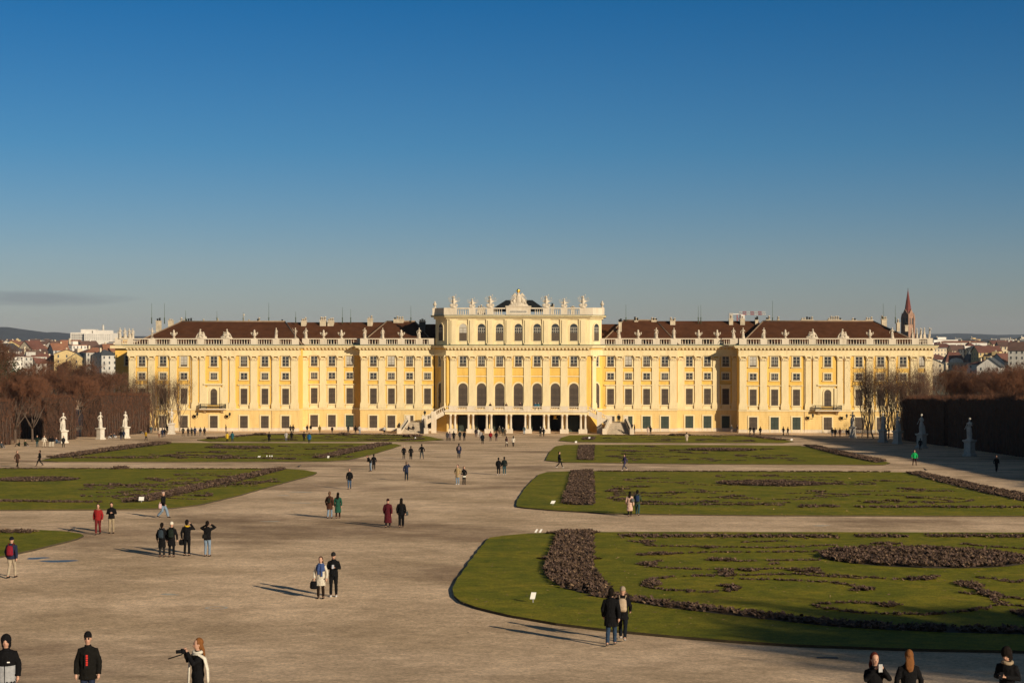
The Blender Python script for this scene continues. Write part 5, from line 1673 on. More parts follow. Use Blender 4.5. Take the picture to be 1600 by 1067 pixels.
p = person(G(996, 806), 176, 'walk', 1.70, (.05, .07, .035), TEALJ, ('hair', DARKH), 'person in olive jacket and jeans beside the pale pink coat', hem=.82, near=True)
backpack(p, (.02, .035, .09), 'blue backpack on the person in olive jacket')
# ---- middle distance: (x, foot y, facing, pose, height, coat, legs, head, label, extra)
MID = [
 (546, 764, 5, 'walk2', 1.72, DK, JEAN, ('hair', (.2, .13, .09)), 'person in black jacket and blue jeans walking toward the viewer in mid gravel', dict(hem=.76)),
 (579, 736, -60, 'bend', 1.80, DK, LJEAN, ('hair', (.12, .07, .05)), 'person in black jacket and pale jeans bending forward at the lawn tip', dict(hem=.86)),
 (584, 734, 180, 'stand', 1.66, DK, DK, ('hair', DARKH), 'person all in black right behind the bending one', dict(hem=.6)),
 (635, 751, 184, 'armup', 1.76, NAVY, (.02, .03, .045), ('hair', (.15, .1, .07)), 'person in navy jacket with raised arm walking alone toward the palace', dict(hem=.78)),
 (631, 717, 176, 'stand', 1.64, DK, CHAR, ('beanie', (.4, .35, .28)), 'person with light cap in dark coat, leftmost of three in a row', dict(hem=.62)),
 (642, 718, 182, 'stand', 1.66, DK, DK, ('hair', DARKH), 'person in long black coat, middle of three in a row', dict(hem=.42)),
 (659, 717, 180, 'wide', 1.84, DK, (.05, .06, .065), ('hair', DARKH), 'tall person in black jacket and grey trousers, rightmost of three in a row', dict(hem=.84)),
 (717, 716, 180, 'walk2', 1.86, NAVY, CHAR, ('hair', DARKH), 'tall person in dark blue jacket with backpack on the axis of the garden', dict(hem=.62, bulk=.04)),
 (715, 757, -20, 'pockets', 1.76, (.40, .29, .15), LJEAN, ('hair', BROWNH), 'person in tan coat and pale jeans facing a companion', dict(hem=.66, shoes=(.6, .6, .6))),
 (725, 757, 30, 'pockets', 1.60, DK, DK, ('longhair', DARKH), 'shorter person in black jacket with white shirt hem beside the tan coat', dict(hem=.86)),
 (779, 742, 178, 'walk2', 1.72, DK, DK, ('hair', DARKH), 'person in black coat, left of a pair walking away', dict(hem=.66, shoes=(.6, .6, .6))),
 (788, 742, 182, 'walk2', 1.80, (.02, .03, .03), TEALJ, ('hair', DARKH), 'person in dark jacket and blue-green trousers, right of a pair walking away', dict(hem=.86, shoes=(.6, .6, .6))),
 (874, 731, 82, 'walk', 1.76, DK, DK, ('hair', DARKH), 'person in black with white shoes striding right past the third right lawn', dict(hem=.74, shoes=(.7, .68, .62))),
 (976, 735, -60, 'walk', 1.70, (.05, .04, .10), (.05, .05, .08), ('longhair', DARKH), 'person in violet-blue jacket striding between the right lawns', dict(hem=.74, shoes=(.6, .5, .45))),
 (1429, 727, 0, 'wide', 1.74, (.01, .36, .10), (.04, .015, .015), ('hair', DARKH), 'person in bright green jacket on the right gravel', dict(hem=.84, bulk=.02)),
 (1557, 737, 0, 'walk2', 1.72, DK, DK, ('hair', DARKH), 'person in black standing in the hedge shade at the right edge', dict(hem=.8)),
 (1073, 691, 180, 'stand', 1.68, (.52, .42, .33), (.35, .28, .2), ('hair', BROWNH), 'person in long beige coat by the farthest right lawn', dict(hem=.35, flare=1.2)),
 (27, 730, 60, 'walk2', 1.78, (.07, .035, .022), (.03, .02, .015), ('hair', (.16, .08, .05)), 'person in long brown coat holding a phone on the left path', dict(hem=.5)),
 (62, 728, -80, 'walk', 1.74, DK, DK, ('hair', DARKH), 'person in black striding left on the left path', dict(hem=.8)),
 (58, 698.5, 10, 'stand', 1.74, (.015, .03, .02), (.03, .07, .08), ('hair', (.2, .12, .08)), 'person in dark green jacket and teal jeans by the left hedge', dict(hem=.86)),
 (69, 698.5, 5, 'wide', 1.74, (.66, .60, .50), (.6, .52, .4), ('hair', (.2, .15, .1)), 'person all in cream white by the left hedge', dict(hem=.8)),
 (78, 698.5, 170, 'stand', 1.68, DK, (.6, .55, .45), ('hair', DARKH), 'left one of two in black tops and white trousers by the left hedge', dict(hem=.9)),
 (82.5, 698.5, 190, 'stand', 1.70, DK, (.6, .55, .45), ('hair', DARKH), 'right one of two in black tops and white trousers by the left hedge', dict(hem=.9)),
 (99, 699, 5, 'walk2', 1.72, CHAR, DK, ('longhair', DARKH), 'person in dark clothes walking in front of the first left garden statue', dict(hem=.84)),
 (30, 697.5, -70, 'sit', 1.66, (.02, .03, .015), DK, ('hair', DARKH), 'person in black sitting on the ground at the left hedge foot, left of a pair', dict()),
 (39, 697, 60, 'sit', 1.70, (.035, .05, .02), (.05, .05, .05), ('hair', DARKH), 'person in olive jacket sitting on the ground at the left hedge foot', dict(shoes=(.5, .5, .5))),
 (2, 700, 60, 'sit', 1.70, (.05, .06, .07), (.1, .11, .12), ('hair', DARKH), 'person in grey sitting at the left edge of the view', dict(shoes=(.5, .5, .5))),
 (88, 693, 70, 'sit', 1.70, (.06, .10, .16), (.08, .12, .17), ('hair', (.3, .2, .15)), 'person in blue sitting beside the first left garden statue', dict()),
 (174, 685, -60, 'sit', 1.66, (.03, .03, .03), (.1, .1, .1), ('hair', DARKH), 'person in dark clothes sitting between the left garden statues', dict()),
 (178, 684.5, 60, 'sit', 1.66, (.05, .06, .08), (.1, .1, .1), ('hair', DARKH), 'person in grey-blue sitting between the left garden statues', dict()),
 (189, 687, 170, 'stand', 1.74, DK, NAVY, ('hair', DARKH), 'person in dark jacket before the third left statue, left of two', dict(hem=.8)),
 (193, 687, 190, 'stand', 1.72, NAVY, DK, ('hair', DARKH), 'person in navy jacket before the third left statue, right of two', dict(hem=.8)),
 (228, 688.5, 160, 'walk2', 1.72, (.50, .30, .02), DK, ('hair', (.3, .2, .15)), 'person in mustard yellow jacket near the left trees', dict(hem=.8)),
 (220, 678, 90, 'sit', 1.6, (.05, .05, .05), (.2, .2, .2), ('hair', DARKH), 'person in dark clothes sitting under the left young trees', dict()),
 (236, 677, 0, 'stand', 1.6, (.05, .09, .11), (.06, .10, .12), ('hair', DARKH), 'person in blue-grey under the left young trees', dict()),
 (248.5, 684, 180, 'stand', 1.66, (.45, .34, .25), (.18, .08, .05), ('hair', BLOND), 'person in beige jacket beside dark-clad companions near the plinth', dict(hem=.8)),
 (253.5, 683.5, 170, 'stand', 1.70, NAVY, NAVY, ('hair', DARKH), 'person in navy next to the beige jacket near the plinth', dict(hem=.7)),
 (257, 683, 190, 'stand', 1.72, DK, NAVY, ('hair', DARKH), 'person in black next to the beige jacket near the plinth', dict(hem=.7)),
 (261, 676.5, 180, 'stand', 1.75, DK, DK, ('hair', DARKH), 'person in black close to the left side of the fourth left statue plinth', dict(hem=.7)),
 (353, 676.5, 90, 'stand', 1.72, DK, (.05, .06, .1), ('hair', BROWNH), 'person in black at the palace wall above the yellow coat', dict(hem=.8)),
 (355, 690.5, 180, 'stand', 1.66, (.62, .42, .03), DK, ('hair', BROWNH), 'person in bright yellow coat at the farthest left lawn', dict(hem=.6, flare=1.15)),
 (363, 690.5, 180, 'stand', 1.76, (.02, .10, .12), (.03, .04, .06), ('hair', BROWNH), 'person in teal coat beside the bright yellow coat', dict(hem=.55)),
 (420.5, 691, 180, 'walk2', 1.74, DK, DK, ('hair', DARKH), 'person in long black coat alone at the back of the third left lawn', dict(hem=.4)),
 (447, 689.5, 180, 'stand', 1.72, (.40, .37, .36), (.12, .13, .15), ('hair', BLOND), 'person in light grey coat behind the third left lawn', dict(hem=.6, shoes=(.6, .6, .6))),
 (455.5, 689, 180, 'stand', 1.70, DK, (.04, .03, .03), ('hair', DARKH), 'person in black beside the light grey coat', dict(hem=.6)),
 (475, 690, 180, 'walk2', 1.72, (.03, .025, .03), DK, ('hair', DARKH), 'person in dark jacket left of the blue coat', dict(hem=.8)),
 (483, 692.5, 180, 'stand', 1.72, (.015, .10, .24), (.02, .03, .05), ('hair', BROWNH), 'person in wide blue coat behind the third left lawn', dict(hem=.62, flare=1.2, bulk=.06)),
 (454, 676.5, 180, 'stand', 1.66, CHAR, DK, ('hair', DARKH), 'person in dark grey by the left wing wall, left of a close pair', dict(hem=.8)),
 (458, 676.5, 180, 'stand', 1.74, (.045, .028, .02), DK, ('hair', DARKH), 'person in dark brown by the left wing wall, right of a close pair', dict(hem=.6)),
 (480, 675.5, 180, 'walk2', 1.68, (.05, .03, .03), DK, ('hair', DARKH), 'person in dark brown jacket by the narrow window of the left wing', dict(hem=.7)),
 (485.5, 675.5, 180, 'walk2', 1.70, DK, (.6, .5, .4), ('hair', DARKH), 'person in black with cream trousers by the left wing wall', dict(hem=.8)),
 (499.5, 676.5, 180, 'stand', 1.64, (.16, .12, .03), DK, ('hair', BROWNH), 'person in olive yellow coat by the left wing wall', dict(hem=.5, bulk=.03)),
 (519, 676.5, 0, 'stand', 1.45, (.05, .03, .02), (.1, .08, .07), ('hair', DARKH), 'short person in brown by the left wing wall', dict(hem=.5, bulk=.03)),
 (544, 677, 180, 'stand', 1.66, (.015, .03, .045), DK, ('hair', DARKH), 'person in dark blue before the green door of the left wing', dict(hem=.5)),
 (555.5, 678, 180, 'stand', 1.72, DK, DK, ('hair', DARKH), 'person in black at the shadowed corner of the left wing', dict(hem=.8)),
 (562, 678, 180, 'stand', 1.78, (.55, .5, .45), LJEAN, ('hair', DARKH), 'person in white top and light jeans at the shadowed corner of the left wing', dict(hem=.9)),
 (600.5, 678, 0, 'stand', 1.66, (.5, .5, .48), DK, ('hair', DARKH), 'person in white top near the left stair foot', dict(hem=.86)),
 (628, 676, 60, 'walk2', 1.4, (.10, .05, .03), DK, ('hair', DARKH), 'child in brown jacket at the left stair foot', dict(hem=.8)),
 (638.5, 677, -60, 'walk', 1.72, DK, DK, ('hair', DARKH), 'person in black striding at the left stair foot', dict(hem=.8)),
 (645.5, 677, 180, 'stand', 1.74, (.03, .02, .02), DK, ('hair', DARKH), 'person in dark brown standing at the left stair foot', dict(hem=.5)),
 (699, 689, 180, 'stand', 1.66, (.05, .05, .055), DK, ('hair', (.3, .22, .18)), 'person in grey, leftmost of five near the avenue head', dict(hem=.6)),
 (702.8, 689, 180, 'stand', 1.66, (.20, .15, .16), DK, ('hair', DARKH), 'person in mauve-grey, second of five near the avenue head', dict(hem=.6)),
 (709, 689, 180, 'stand', 1.74, DK, DK, ('hair', DARKH), 'person in long black coat, middle of five near the avenue head', dict(hem=.5)),
 (718.5, 688, 180, 'stand', 1.74, (.02, .03, .035), DK, ('hair', (.35, .3, .25)), 'person with light hair in dark coat, fourth of five near the avenue head', dict(hem=.7)),
 (725.5, 689, 180, 'walk2', 1.74, DK, DK, ('hair', BROWNH), 'person in black jacket, rightmost of five near the avenue head', dict(hem=.8)),
 (743.5, 683, 180, 'stand', 1.72, (.03, .02, .03), (.12, .08, .08), ('hair', BLOND), 'person in black jacket left of the white coat before the portico', dict(hem=.7)),
 (747.5, 683, 180, 'stand', 1.66, (.62, .57, .5), (.6, .52, .45), ('hair', BLOND), 'person in white coat before the portico', dict(hem=.5)),
 (751, 687, 180, 'stand', 1.66, (.35, .32, .30), (.1, .1, .12), ('hair', BLOND), 'person in light grey partly hidden by a dark walker before the portico', dict(hem=.6)),
 (754, 694, 180, 'walk2', 1.80, (.018, .022, .024), DK, ('hair', (.2, .18, .16)), 'person in dark flowing coat before the portico', dict(hem=.55, flare=1.3, bulk=.03)),
 (766.5, 689, 180, 'stand', 1.70, (.22, .012, .015), (.05, .03, .04), ('hair', BROWNH), 'person in crimson jacket before the portico', dict(hem=.76, bulk=.02)),
 (775.5, 689, 180, 'stand', 1.70, (.02, .015, .015), (.08, .05, .06), ('hair', DARKH), 'person in black jacket right of the crimson one', dict(hem=.76)),
 (780.5, 679, 180, 'stand', 1.72, (.10, .08, .05), CHAR, ('hair', (.4, .36, .32)), 'person in khaki at the portico step, left of three', dict(hem=.7)),
 (785.5, 682, 180, 'stand', 1.74, (.03, .04, .04), (.12, .08, .05), ('hair', (.4, .36, .32)), 'person in dark grey at the portico step, middle of three', dict(hem=.8)),
 (789, 682, 180, 'stand', 1.70, (.13, .09, .05), CHAR, ('hair', BROWNH), 'person in light brown at the portico step, right of three', dict(hem=.7)),
 (791.5, 698, 150, 'walk2', 1.62, (.10, .05, .045), DK, ('longhair', DARKH), 'person in dark top and white skirt, left of a pair on the avenue', dict(hem=.8)),
 (802, 698, 190, 'walk2', 1.66, (.66, .6, .5), DK, ('longhair', BROWNH), 'person in white jacket, right of a pair on the avenue', dict(hem=.72)),
 (819, 678.5, 20, 'stand', 1.74, (.05, .08, .09), LJEAN, ('hair', DARKH), 'person in blue by the arched passage', dict(hem=.8)),
 (844.5, 682, 180, 'stand', 1.86, DK, DK, ('hair', (.4, .38, .36)), 'tall person in black, left of a pair before the portico right side', dict(hem=.6)),
 (849.5, 682, 190, 'walk2', 1.70, DK, DK, ('hair', DARKH), 'person in black, right of a pair before the portico right side', dict(hem=.7)),
 (991.5, 676.5, 90, 'stand', 1.78, DK, DK, ('hair', DARKH), 'person in black at the foot of the right stair', dict(hem=.7)),
 (1012.5, 678.5, 180, 'stand', 1.62, (.55, .42, .35), (.5, .4, .33), ('hair', BLOND), 'person in pale pink by the green door right of the stair', dict(hem=.5, flare=1.15)),
 (1016.5, 678.5, 180, 'stand', 1.74, DK, (.03, .03, .04), ('hair', DARKH), 'person in black beside the pale pink coat near the green door', dict(hem=.6)),
 (1143, 676.5, 180, 'stand', 1.66, (.06, .06, .06), (.4, .3, .25), ('hair', (.4, .36, .32)), 'person in grey top in the shade of the right pavilion corner', dict(hem=.86)),
 (1152, 676.5, 90, 'stand', 1.70, CHAR, (.3, .2, .12), ('hair', DARKH), 'person at the sunlit corner of the right pavilion', dict(hem=.8)),
 (1172, 679, -40, 'walk', 1.74, DK, (.02, .025, .05), ('hair', DARKH), 'person in black striding, left of three by the right pavilion', dict(hem=.8)),
 (1178, 680, 180, 'stand', 1.78, NAVY, NAVY, ('hair', (.3, .25, .2)), 'person in navy, middle of three by the right pavilion', dict(hem=.6)),
 (1188, 680, 180, 'walk2', 1.78, CHAR, DK, ('hair', DARKH), 'person in dark grey, right of three by the right pavilion', dict(hem=.8)),
 (1224, 680, 40, 'walk2', 1.78, DK, DK, ('hair', DARKH), 'person in black, left of a pair before the right pavilion', dict(hem=.6)),
 (1231, 680, -40, 'walk2', 1.68, (.35, .18, .12), (.2, .1, .08), ('hair', BROWNH), 'person in pinkish brown, right of a pair before the right pavilion', dict(hem=.8)),
 (1300.5, 682, 180, 'stand', 1.74, (.03, .03, .03), LJEAN, ('hair', DARKH), 'person in black with pale jeans, left of three below the balcony', dict(hem=.8)),
 (1305, 682.5, 180, 'stand', 1.72, DK, DK, ('hair', DARKH), 'person all in black, middle of three below the balcony', dict(hem=.5)),
 (1312.5, 682.5, 180, 'stand', 1.72, (.20, .09, .08), (.14, .06, .05), ('longhair', BROWNH), 'person in dusky pink, right of three below the balcony', dict(hem=.8)),
 (1323, 683, 180, 'stand', 1.66, (.04, .04, .05), (.1, .1, .13), ('hair', DARKH), 'person in dark grey, left of a pair beside the white statue', dict(hem=.8)),
 (1326.5, 683, 180, 'stand', 1.72, (.06, .04, .03), DK, ('hair', DARKH), 'person in dark brown, right of a pair beside the white statue', dict(hem=.7)),
 (1438, 703, 180, 'stand', 1.72, DK, DK, ('hair', DARKH), 'person in black in the shade beside a right garden statue', dict(hem=.7)),
]
for k, (x, nm) in enumerate(((286, 'first'), (294, 'second'), (299.5, 'third'), (304.5, 'fourth'), (313, 'fifth'), (319.5, 'last'))):
    MID.append((x, 681 + (k in (0, 1)) * .4, 180 + (k % 3 - 1) * 8, ('wide', 'stand', 'stand', 'stand', 'stand', 'walk2')[k], (1.76, 1.72, 1.64, 1.80, 1.66, 1.70)[k],
                (DK, (.03, .018, .016), (.03, .03, .025), NAVY, CHAR, (.04, .022, .018))[k], (DK, CHAR, DK, DK, (.2, .19, .18), CHAR)[k], ('hair', (DARKH, BROWNH)[k % 2]),
                nm + ' from the left in the row of six dark-clad people before the left pavilion', dict(hem=(.6, .8, .6, .5, .8, .7)[k])))
for (x, y, face, pose, h, coat, legs, head, lb, ex) in MID:
    p = person(G(x, y), face, pose, h, coat, legs, head, lb, **ex)
    if x == 717: backpack(p, (.2, .14, .14), 'greyish backpack on the tall person on the garden axis')
    if x == 725:
        mb = MB(); mb.stack([(0, 0, .72, .21, .16), (0, 0, .88, .2, .15)], cloth((.6, .58, .5)), 12); mb.build('shirt_hem', p)
    if x == 791.5:
        mb = MB(); mb.stack([(0, 0, .62, .23, .19), (0, 0, .9, .19, .14)], cloth((.66, .6, .5)), 12); mb.build('skirt', p)
# people up on the balcony and stairs
def onpal(x, yp, z): return (px(x, yp) + AX, FY + yp, z)
for (x, z, yp, coat, lb) in [(766, ZB + .22, -3.8, (.05, .02, .015), 'person in dark brown leaning at the balcony rail above the second portico bay'), (791, ZB + .22, -3.8, (.12, .07, .05), 'person in brown at the balcony rail left of the central window'),
                              (813, ZB + .22, -3.8, (.06, .03, .025), 'person in dark clothes at the balcony rail at the centre'), (836.5, ZB + .22, -3.8, (.02, .12, .22), 'person in bright blue jacket on the balcony, left of the blue pair'),
                              (841, ZB + .22, -3.8, (.03, .16, .20), 'person in turquoise jacket on the balcony, right of the blue pair'), (693, 4.1, -3.0, (.12, .06, .03), 'person in brown on the upper left stair flight'),
                              (967.5, 2.35, -3.0, DK, 'person in black standing on the right stair landing'), (966, 2.35, -2.2, (.03, .12, .12), 'person in teal behind the one in black on the right stair landing')]:
    person(onpal(x, yp, z), 0, 'stand', 1.70, coat, DK, ('hair', DARKH), lb, hem=.7)
# pigeons / small dog-sized dark birds on the paths
def bird(x, y, label, rz=0.0):
    c = G(x, y); mb = MB(); m = mat('crow_feathers', (.02, .02, .024), .5)
    mb.stack([(0, 0, .0, .01, .01), (0, 0, .001, .012, .012)], m, 6)
    mb.tube([(-.24, 0, .13), (-.12, 0, .16), (0, 0, .19), (.10, 0, .22), (.15, 0, .28), (.19, 0, .32), (.25, 0, .31), (.30, 0, .30)], [.01, .045, .085, .075, .045, .042, .02, .004], m, 8)
    for s in (-1, 1):
        mb.tube([(.0, s * .03, .14), (.02, s * .035, .07), (.01, s * .035, .01), (.06, s * .035, .008)], [.018, .008, .007, .006], m, 5)
        mb.tube([(.08, s * .07, .22), (-.05, s * .085, .19), (-.2, s * .04, .15)], [.03, .045, .01], m, 6, .4)
    mb.build('crow', loc=c, rz=rz, label=label, cat='bird')
bird(466.5, 731, 'dark crow on the path between the left lawns', .5); bird(1446, 736, 'dark crow on the path by the right slanting border', 2.6); bird(608, 693.5, 'small dark crow at the inner tip of the third left lawn', 1)
bird(112, 832, 'dark crow on the gravel left of the red jacket', .3)
# ================================================================ statues
M_marble = mat('white_marble', (.56, .51, .43), .8, .18, 2.5)
M_sand = mat('weathered_marble', (.52, .45, .35), .85, .28, 2.0)


def statue_mesh(pose, robe, side=1, m=None):
    J = joints(pose); m = m or M_marble
    mb = body_mb(J, m, hands=False)
    for wr, el in (('lw', 'le'), ('rw', 're')):
        W_, E_ = Vector(J[wr]), Vector(J[el]); d = (W_ - E_).normalized(); mb.tube([W_, W_ + d * .08, W_ + d * .15], [.035, .042, .02], m, 7)
    M = head_frame(J)
    mb.ball(M @ Vector((0, .02, .16)), (.10, .11, .11), m, 10, 6)
    if robe >= 1:
        mb.stack([(0, 0, .02, .20, .19), (.01, 0, .25, .215, .185), (.0, -.01, .5, .195, .17), (0, 0, .75, .19, .15), (0, 0, .98, .18, .13)], m, 12)
        for k in range(7):
            a = 2 * math.pi * k / 7; mb.tube([(.20 * math.cos(a), .17 * math.sin(a), .02), (.21 * math.cos(a + .2), .18 * math.sin(a + .2), .4), (.17 * math.cos(a + .3), .13 * math.sin(a + .3), .9)], .03, m, 5)
    if robe >= 2: mb.tube([(side * .22, .05, 1.40), (side * .05, -.15, 1.22), (-side * .18, -.13, .98), (-side * .26, .02, .75), (-side * .27, .08, .3)], [.06, .06, .07, .07, .05], m, 8, .6)
    mb.tube([(-.25 * side, .14, 0), (-.20 * side, .15, .4), (-.16 * side, .14, .75)], [.10, .08, .05], m, 8)
    mb.stack([(0, 0, -.06, .34, .30), (0, 0, .03, .33, .29)], m, 14)
    me = voxel(mb, 'figure', .026, 1)
    return me


ST = [statue_mesh('hero', 0), statue_mesh('muse', 2), statue_mesh('pockets', 1, -1), statue_mesh('muse', 1, -1), statue_mesh('armup', 2), statue_mesh('walk2', 1)]


def plinth(o, h, w_, m):
    mb = MB()
    mb.box(-w_ * .62, w_ * .62, -w_ * .62, w_ * .62, 0, h * .12, m); mb.frustum(0, 0, h * .12, h * .17, w_ * .6, w_ * .6, w_ * .5, w_ * .5, m)
    mb.box(-w_ * .48, w_ * .48, -w_ * .48, w_ * .48, h * .17, h * .85, m); mb.frustum(0, 0, h * .85, h * .92, w_ * .5, w_ * .5, w_ * .62, w_ * .62, m); mb.box(-w_ * .64, w_ * .64, -w_ * .64, w_ * .64, h * .92, h, m)
    mb.build('plinth', o)


GST = [  # x, base y, total height px, facing, figure, label
    (99, 692, 46, 40, 1, 'white garden statue with draped cloak, nearest of the left row'), (157, 686.5, 42, 60, 3, 'white garden statue leaning on a support, second of the left row'),
    (196, 684.5, 41, 50, 4, 'white garden statue with raised arm, third of the left row'), (268, 678.3, 39, 0, 0, 'white garden statue before the left pavilion, farthest of the left row'),
    (1515, 712.5, 57, -50, 1, 'grey garden statue against the dark hedge, nearest of the right row'), (1440, 700, 51, -50, 3, 'pale garden statue at the hedge corner, second of the right row'),
    (1402.5, 693.5, 46, -50, 2, 'pale garden statue in the shade, third of the right row'), (1379.5, 691, 44, -40, 5, 'pale garden statue in the shade, fourth of the right row'),
    (1332.5, 684, 39, -20, 4, 'mottled white garden statue before the right pavilion, farthest of the right row')]
for x, y, hp, fc, k, lb in GST:
    c = G(x, y); d = c.y; H = hp * d / FPX
    o = empty('garden_statue', c, R(fc), label=lb, cat='statue')
    ph = H * .44
    plinth(o, ph, H * .215, M_marble)
    f = link('figure', ST[k], o, (0, 0, ph + .05)); s = H * .56 / 1.7; f.scale = (s, s, s)

# ---- roof figures
def vase_mesh():
    mb = MB(); mb.lathe(0, 0, [(0, .42), (.15, .42), (.18, .2), (.35, .16), (.5, .38), (.85, .5), (1.05, .42), (1.15, .52), (1.25, .5), (1.35, .2), (1.65, .26), (1.9, .2), (2.1, .04)], M_sand, 12)
    for s in (-1, 1): mb.tube([(s * .4, 0, .75), (s * .75, 0, 1.1), (s * .8, 0, 1.4), (s * .45, 0, 1.3)], [.1, .12, .12, .06], M_sand, 7)
    return mb.mesh('vase')
def group_mesh(flip=1):
    mb = MB(); m = M_sand
    mb.stack([(0, 0, 0, 1.5, .5), (0, 0, .3, 1.3, .45)], m, 12)
    mb.tube([(flip * .2, 0, .3), (flip * .25, 0, 1.0), (flip * .15, -.1, 1.7)], [.5, .42, .22], m, 9); mb.ball((flip * .12, -.15, 2.0), .24, m, 10, 6)
    mb.tube([(flip * .3, -.1, .9), (-flip * .4, -.2, .75), (-flip * .9, -.1, .35), (-flip * 1.4, 0, .3)], [.35, .32, .24, .15], m, 8)
    mb.tube([(flip * .1, 0, 1.5), (-flip * .4, -.2, 1.3), (-flip * .7, -.2, 1.55)], [.14, .12, .1], m, 7)
    mb.tube([(-flip * .8, .1, .3), (-flip * .7, .1, .8), (-flip * .65, .05, 1.15)], [.3, .26, .18], m, 8); mb.ball((-flip * .62, .02, 1.35), .18, m, 8, 5)
    mb.tube([(flip * .5, 0, 1.3), (flip * .85, 0, .9), (flip * 1.1, 0, .35)], [.15, .14, .16], m, 7)
    return voxel(mb, 'figure_group', .06, 1)
def trophy_mesh(wide=1.0):
    mb = MB(); m = M_sand
    mb.stack([(0, 0, 0, .62, .45), (0, 0, .35, .42, .35), (0, 0, .9, .27, .25), (0, 0, 1.6, .25, .22), (0, 0, 2.0, .14, .14)], m, 10)
    mb.ball((0, -.05, 2.2), .24, m, 8, 6)
    for k in range(9):
        a = R(-62 + 15.5 * k); ln = 1.75 + .4 * ((k * 7) % 3) / 2
        mb.tube([(0, .1, .9), (math.sin(a) * ln * .55 * wide, .1, .9 + math.cos(a) * ln * .5), (math.sin(a) * ln * .8 * wide, .1, .75 + math.cos(a) * ln)], [.10, .06, .03], m, 6)
        if k % 2: mb.ball((math.sin(a) * ln * .72 * wide, .0, .8 + math.cos(a) * ln * .85), (.12, .08, .15), m, 6, 4)
    for s in (-1, 1): mb.ball((s * .5, -.2, .5), (.38, .15, .4), m, 8, 5)
    return voxel(mb, 'trophy', .055, 1)
def urn_mesh():
    mb = MB(); mb.lathe(0, 0, [(0, .4), (.2, .4), (.25, .2), (.5, .18), (.7, .4), (1.1, .5), (1.3, .4), (1.4, .2), (1.6, .25), (1.8, .18), (1.95, .03)], M_sand, 12); return mb.mesh('urn')
VZ, TR, TR2, UR, GL, GRr = vase_mesh(), trophy_mesh(), trophy_mesh(1.25), urn_mesh(), group_mesh(1), group_mesh(-1)
M2 = {}
def roofstatue(xa, yp, zb, kind, lb, h=2.1, k=0, rz=0):
    if kind == 'fig':
        o = link('roof_statue', ST[k % 6], None, (xa, yp, zb + .05), rz, label=lb, cat='statue', group='stone figures along the palace balustrades')
        o.material_slots[0].link = 'OBJECT'; o.material_slots[0].material = M_sand
        s = h / 1.72; o.scale = (s * 1.15, s * 1.15, s)
    else:
        me = {'vase': VZ, 'grpL': GL, 'grpR': GRr, 'trophy': TR, 'trophy2': TR2, 'urn': UR}[kind]
        o = link({'vase': 'roof_vase', 'grpL': 'statue_group', 'grpR': 'statue_group', 'trophy': 'roof_trophy', 'trophy2': 'roof_trophy', 'urn': 'roof_urn'}[kind], me, None, (xa, yp, zb), rz, scale=h / 2.1, label=lb,
                 cat={'vase': 'vase', 'urn': 'urn', 'trophy': 'trophy', 'trophy2': 'trophy'}.get(kind, 'statue'), group='stone figures along the palace balustrades')
vases = {271.6, 397.5, 505.6, 533.4, 627, 997, 1091.6, 1120.5, 1227, 1359}
LN = {'EL': ('left end pavilion', 0), 'RL': ('recessed left wing', 5.2), 'ML': ('inner left wing', 3), 'MR': ('inner right wing', 3), 'RR': ('recessed right wing', 5.2), 'ER': ('right end pavilion', 0)}
k = 0
for sg in ('EL', 'RL', 'ML', 'MR', 'RR', 'ER'):
    nm, yp = LN[sg]
    for i, x in enumerate(stat[sg]):
        if x == 1430: continue
        kind = 'vase' if x in vases else 'fig'
        if x in (314, 1269): kind = 'grpR' if x == 314 else 'grpL'
        if x in (354, 1317): kind = 'grpL' if x == 354 else 'grpR'
        word = {'vase': 'handled stone vase', 'fig': 'standing stone figure', 'grpL': 'reclining stone group', 'grpR': 'reclining stone group'}[kind]
        roofstatue(px(x, yp) + AX, FY + yp, Z_TOP, kind, '%s on %s balustrade, %s from its left end' % (word, nm, ordinal(i)), 2.0 if kind != 'fig' else 2.25, k, R(rnd.uniform(-30, 30)) if kind == 'fig' else 0)
        k += 1
for i, (x, yp) in enumerate(((187.5, 14), (195, 20), (202, 30), (207.5, 40))):
    roofstatue(AX + px(x, yp), FY + yp, 20.9, 'fig', 'stone figure on the set-back left side range, %s from the left' % ordinal(i), 2.4, i + 1)
for i, yp in enumerate((21, 17, 12.5, 8.5, 3)):
    roofstatue(AX + E1R + (-.2, 0, 0, 0, 0)[i], FY + yp, 20.9, 'fig', 'stone figure along the right side balustrade, %s from the left' % ordinal(i), 2.3, i + 2, R(90))
for i, x in enumerate((709, 738, 766, 853.5, 881.5, 911)):
    kind = 'trophy2' if i in (1, 4) else 'trophy'
    roofstatue(AX + px(x, 0), FY, ZA1, kind, 'spiked stone trophy on the central attic, %s from the left' % ordinal(i), 1.8 if i in (1, 4) else 2.3)
roofstatue(AX + CH0, FY + 3, ZA1, 'urn', 'stone urn on the left corner of the central attic', 1.7); roofstatue(AX + CH1, FY + 3, ZA1, 'urn', 'stone urn on the right corner of the central attic', 1.75)
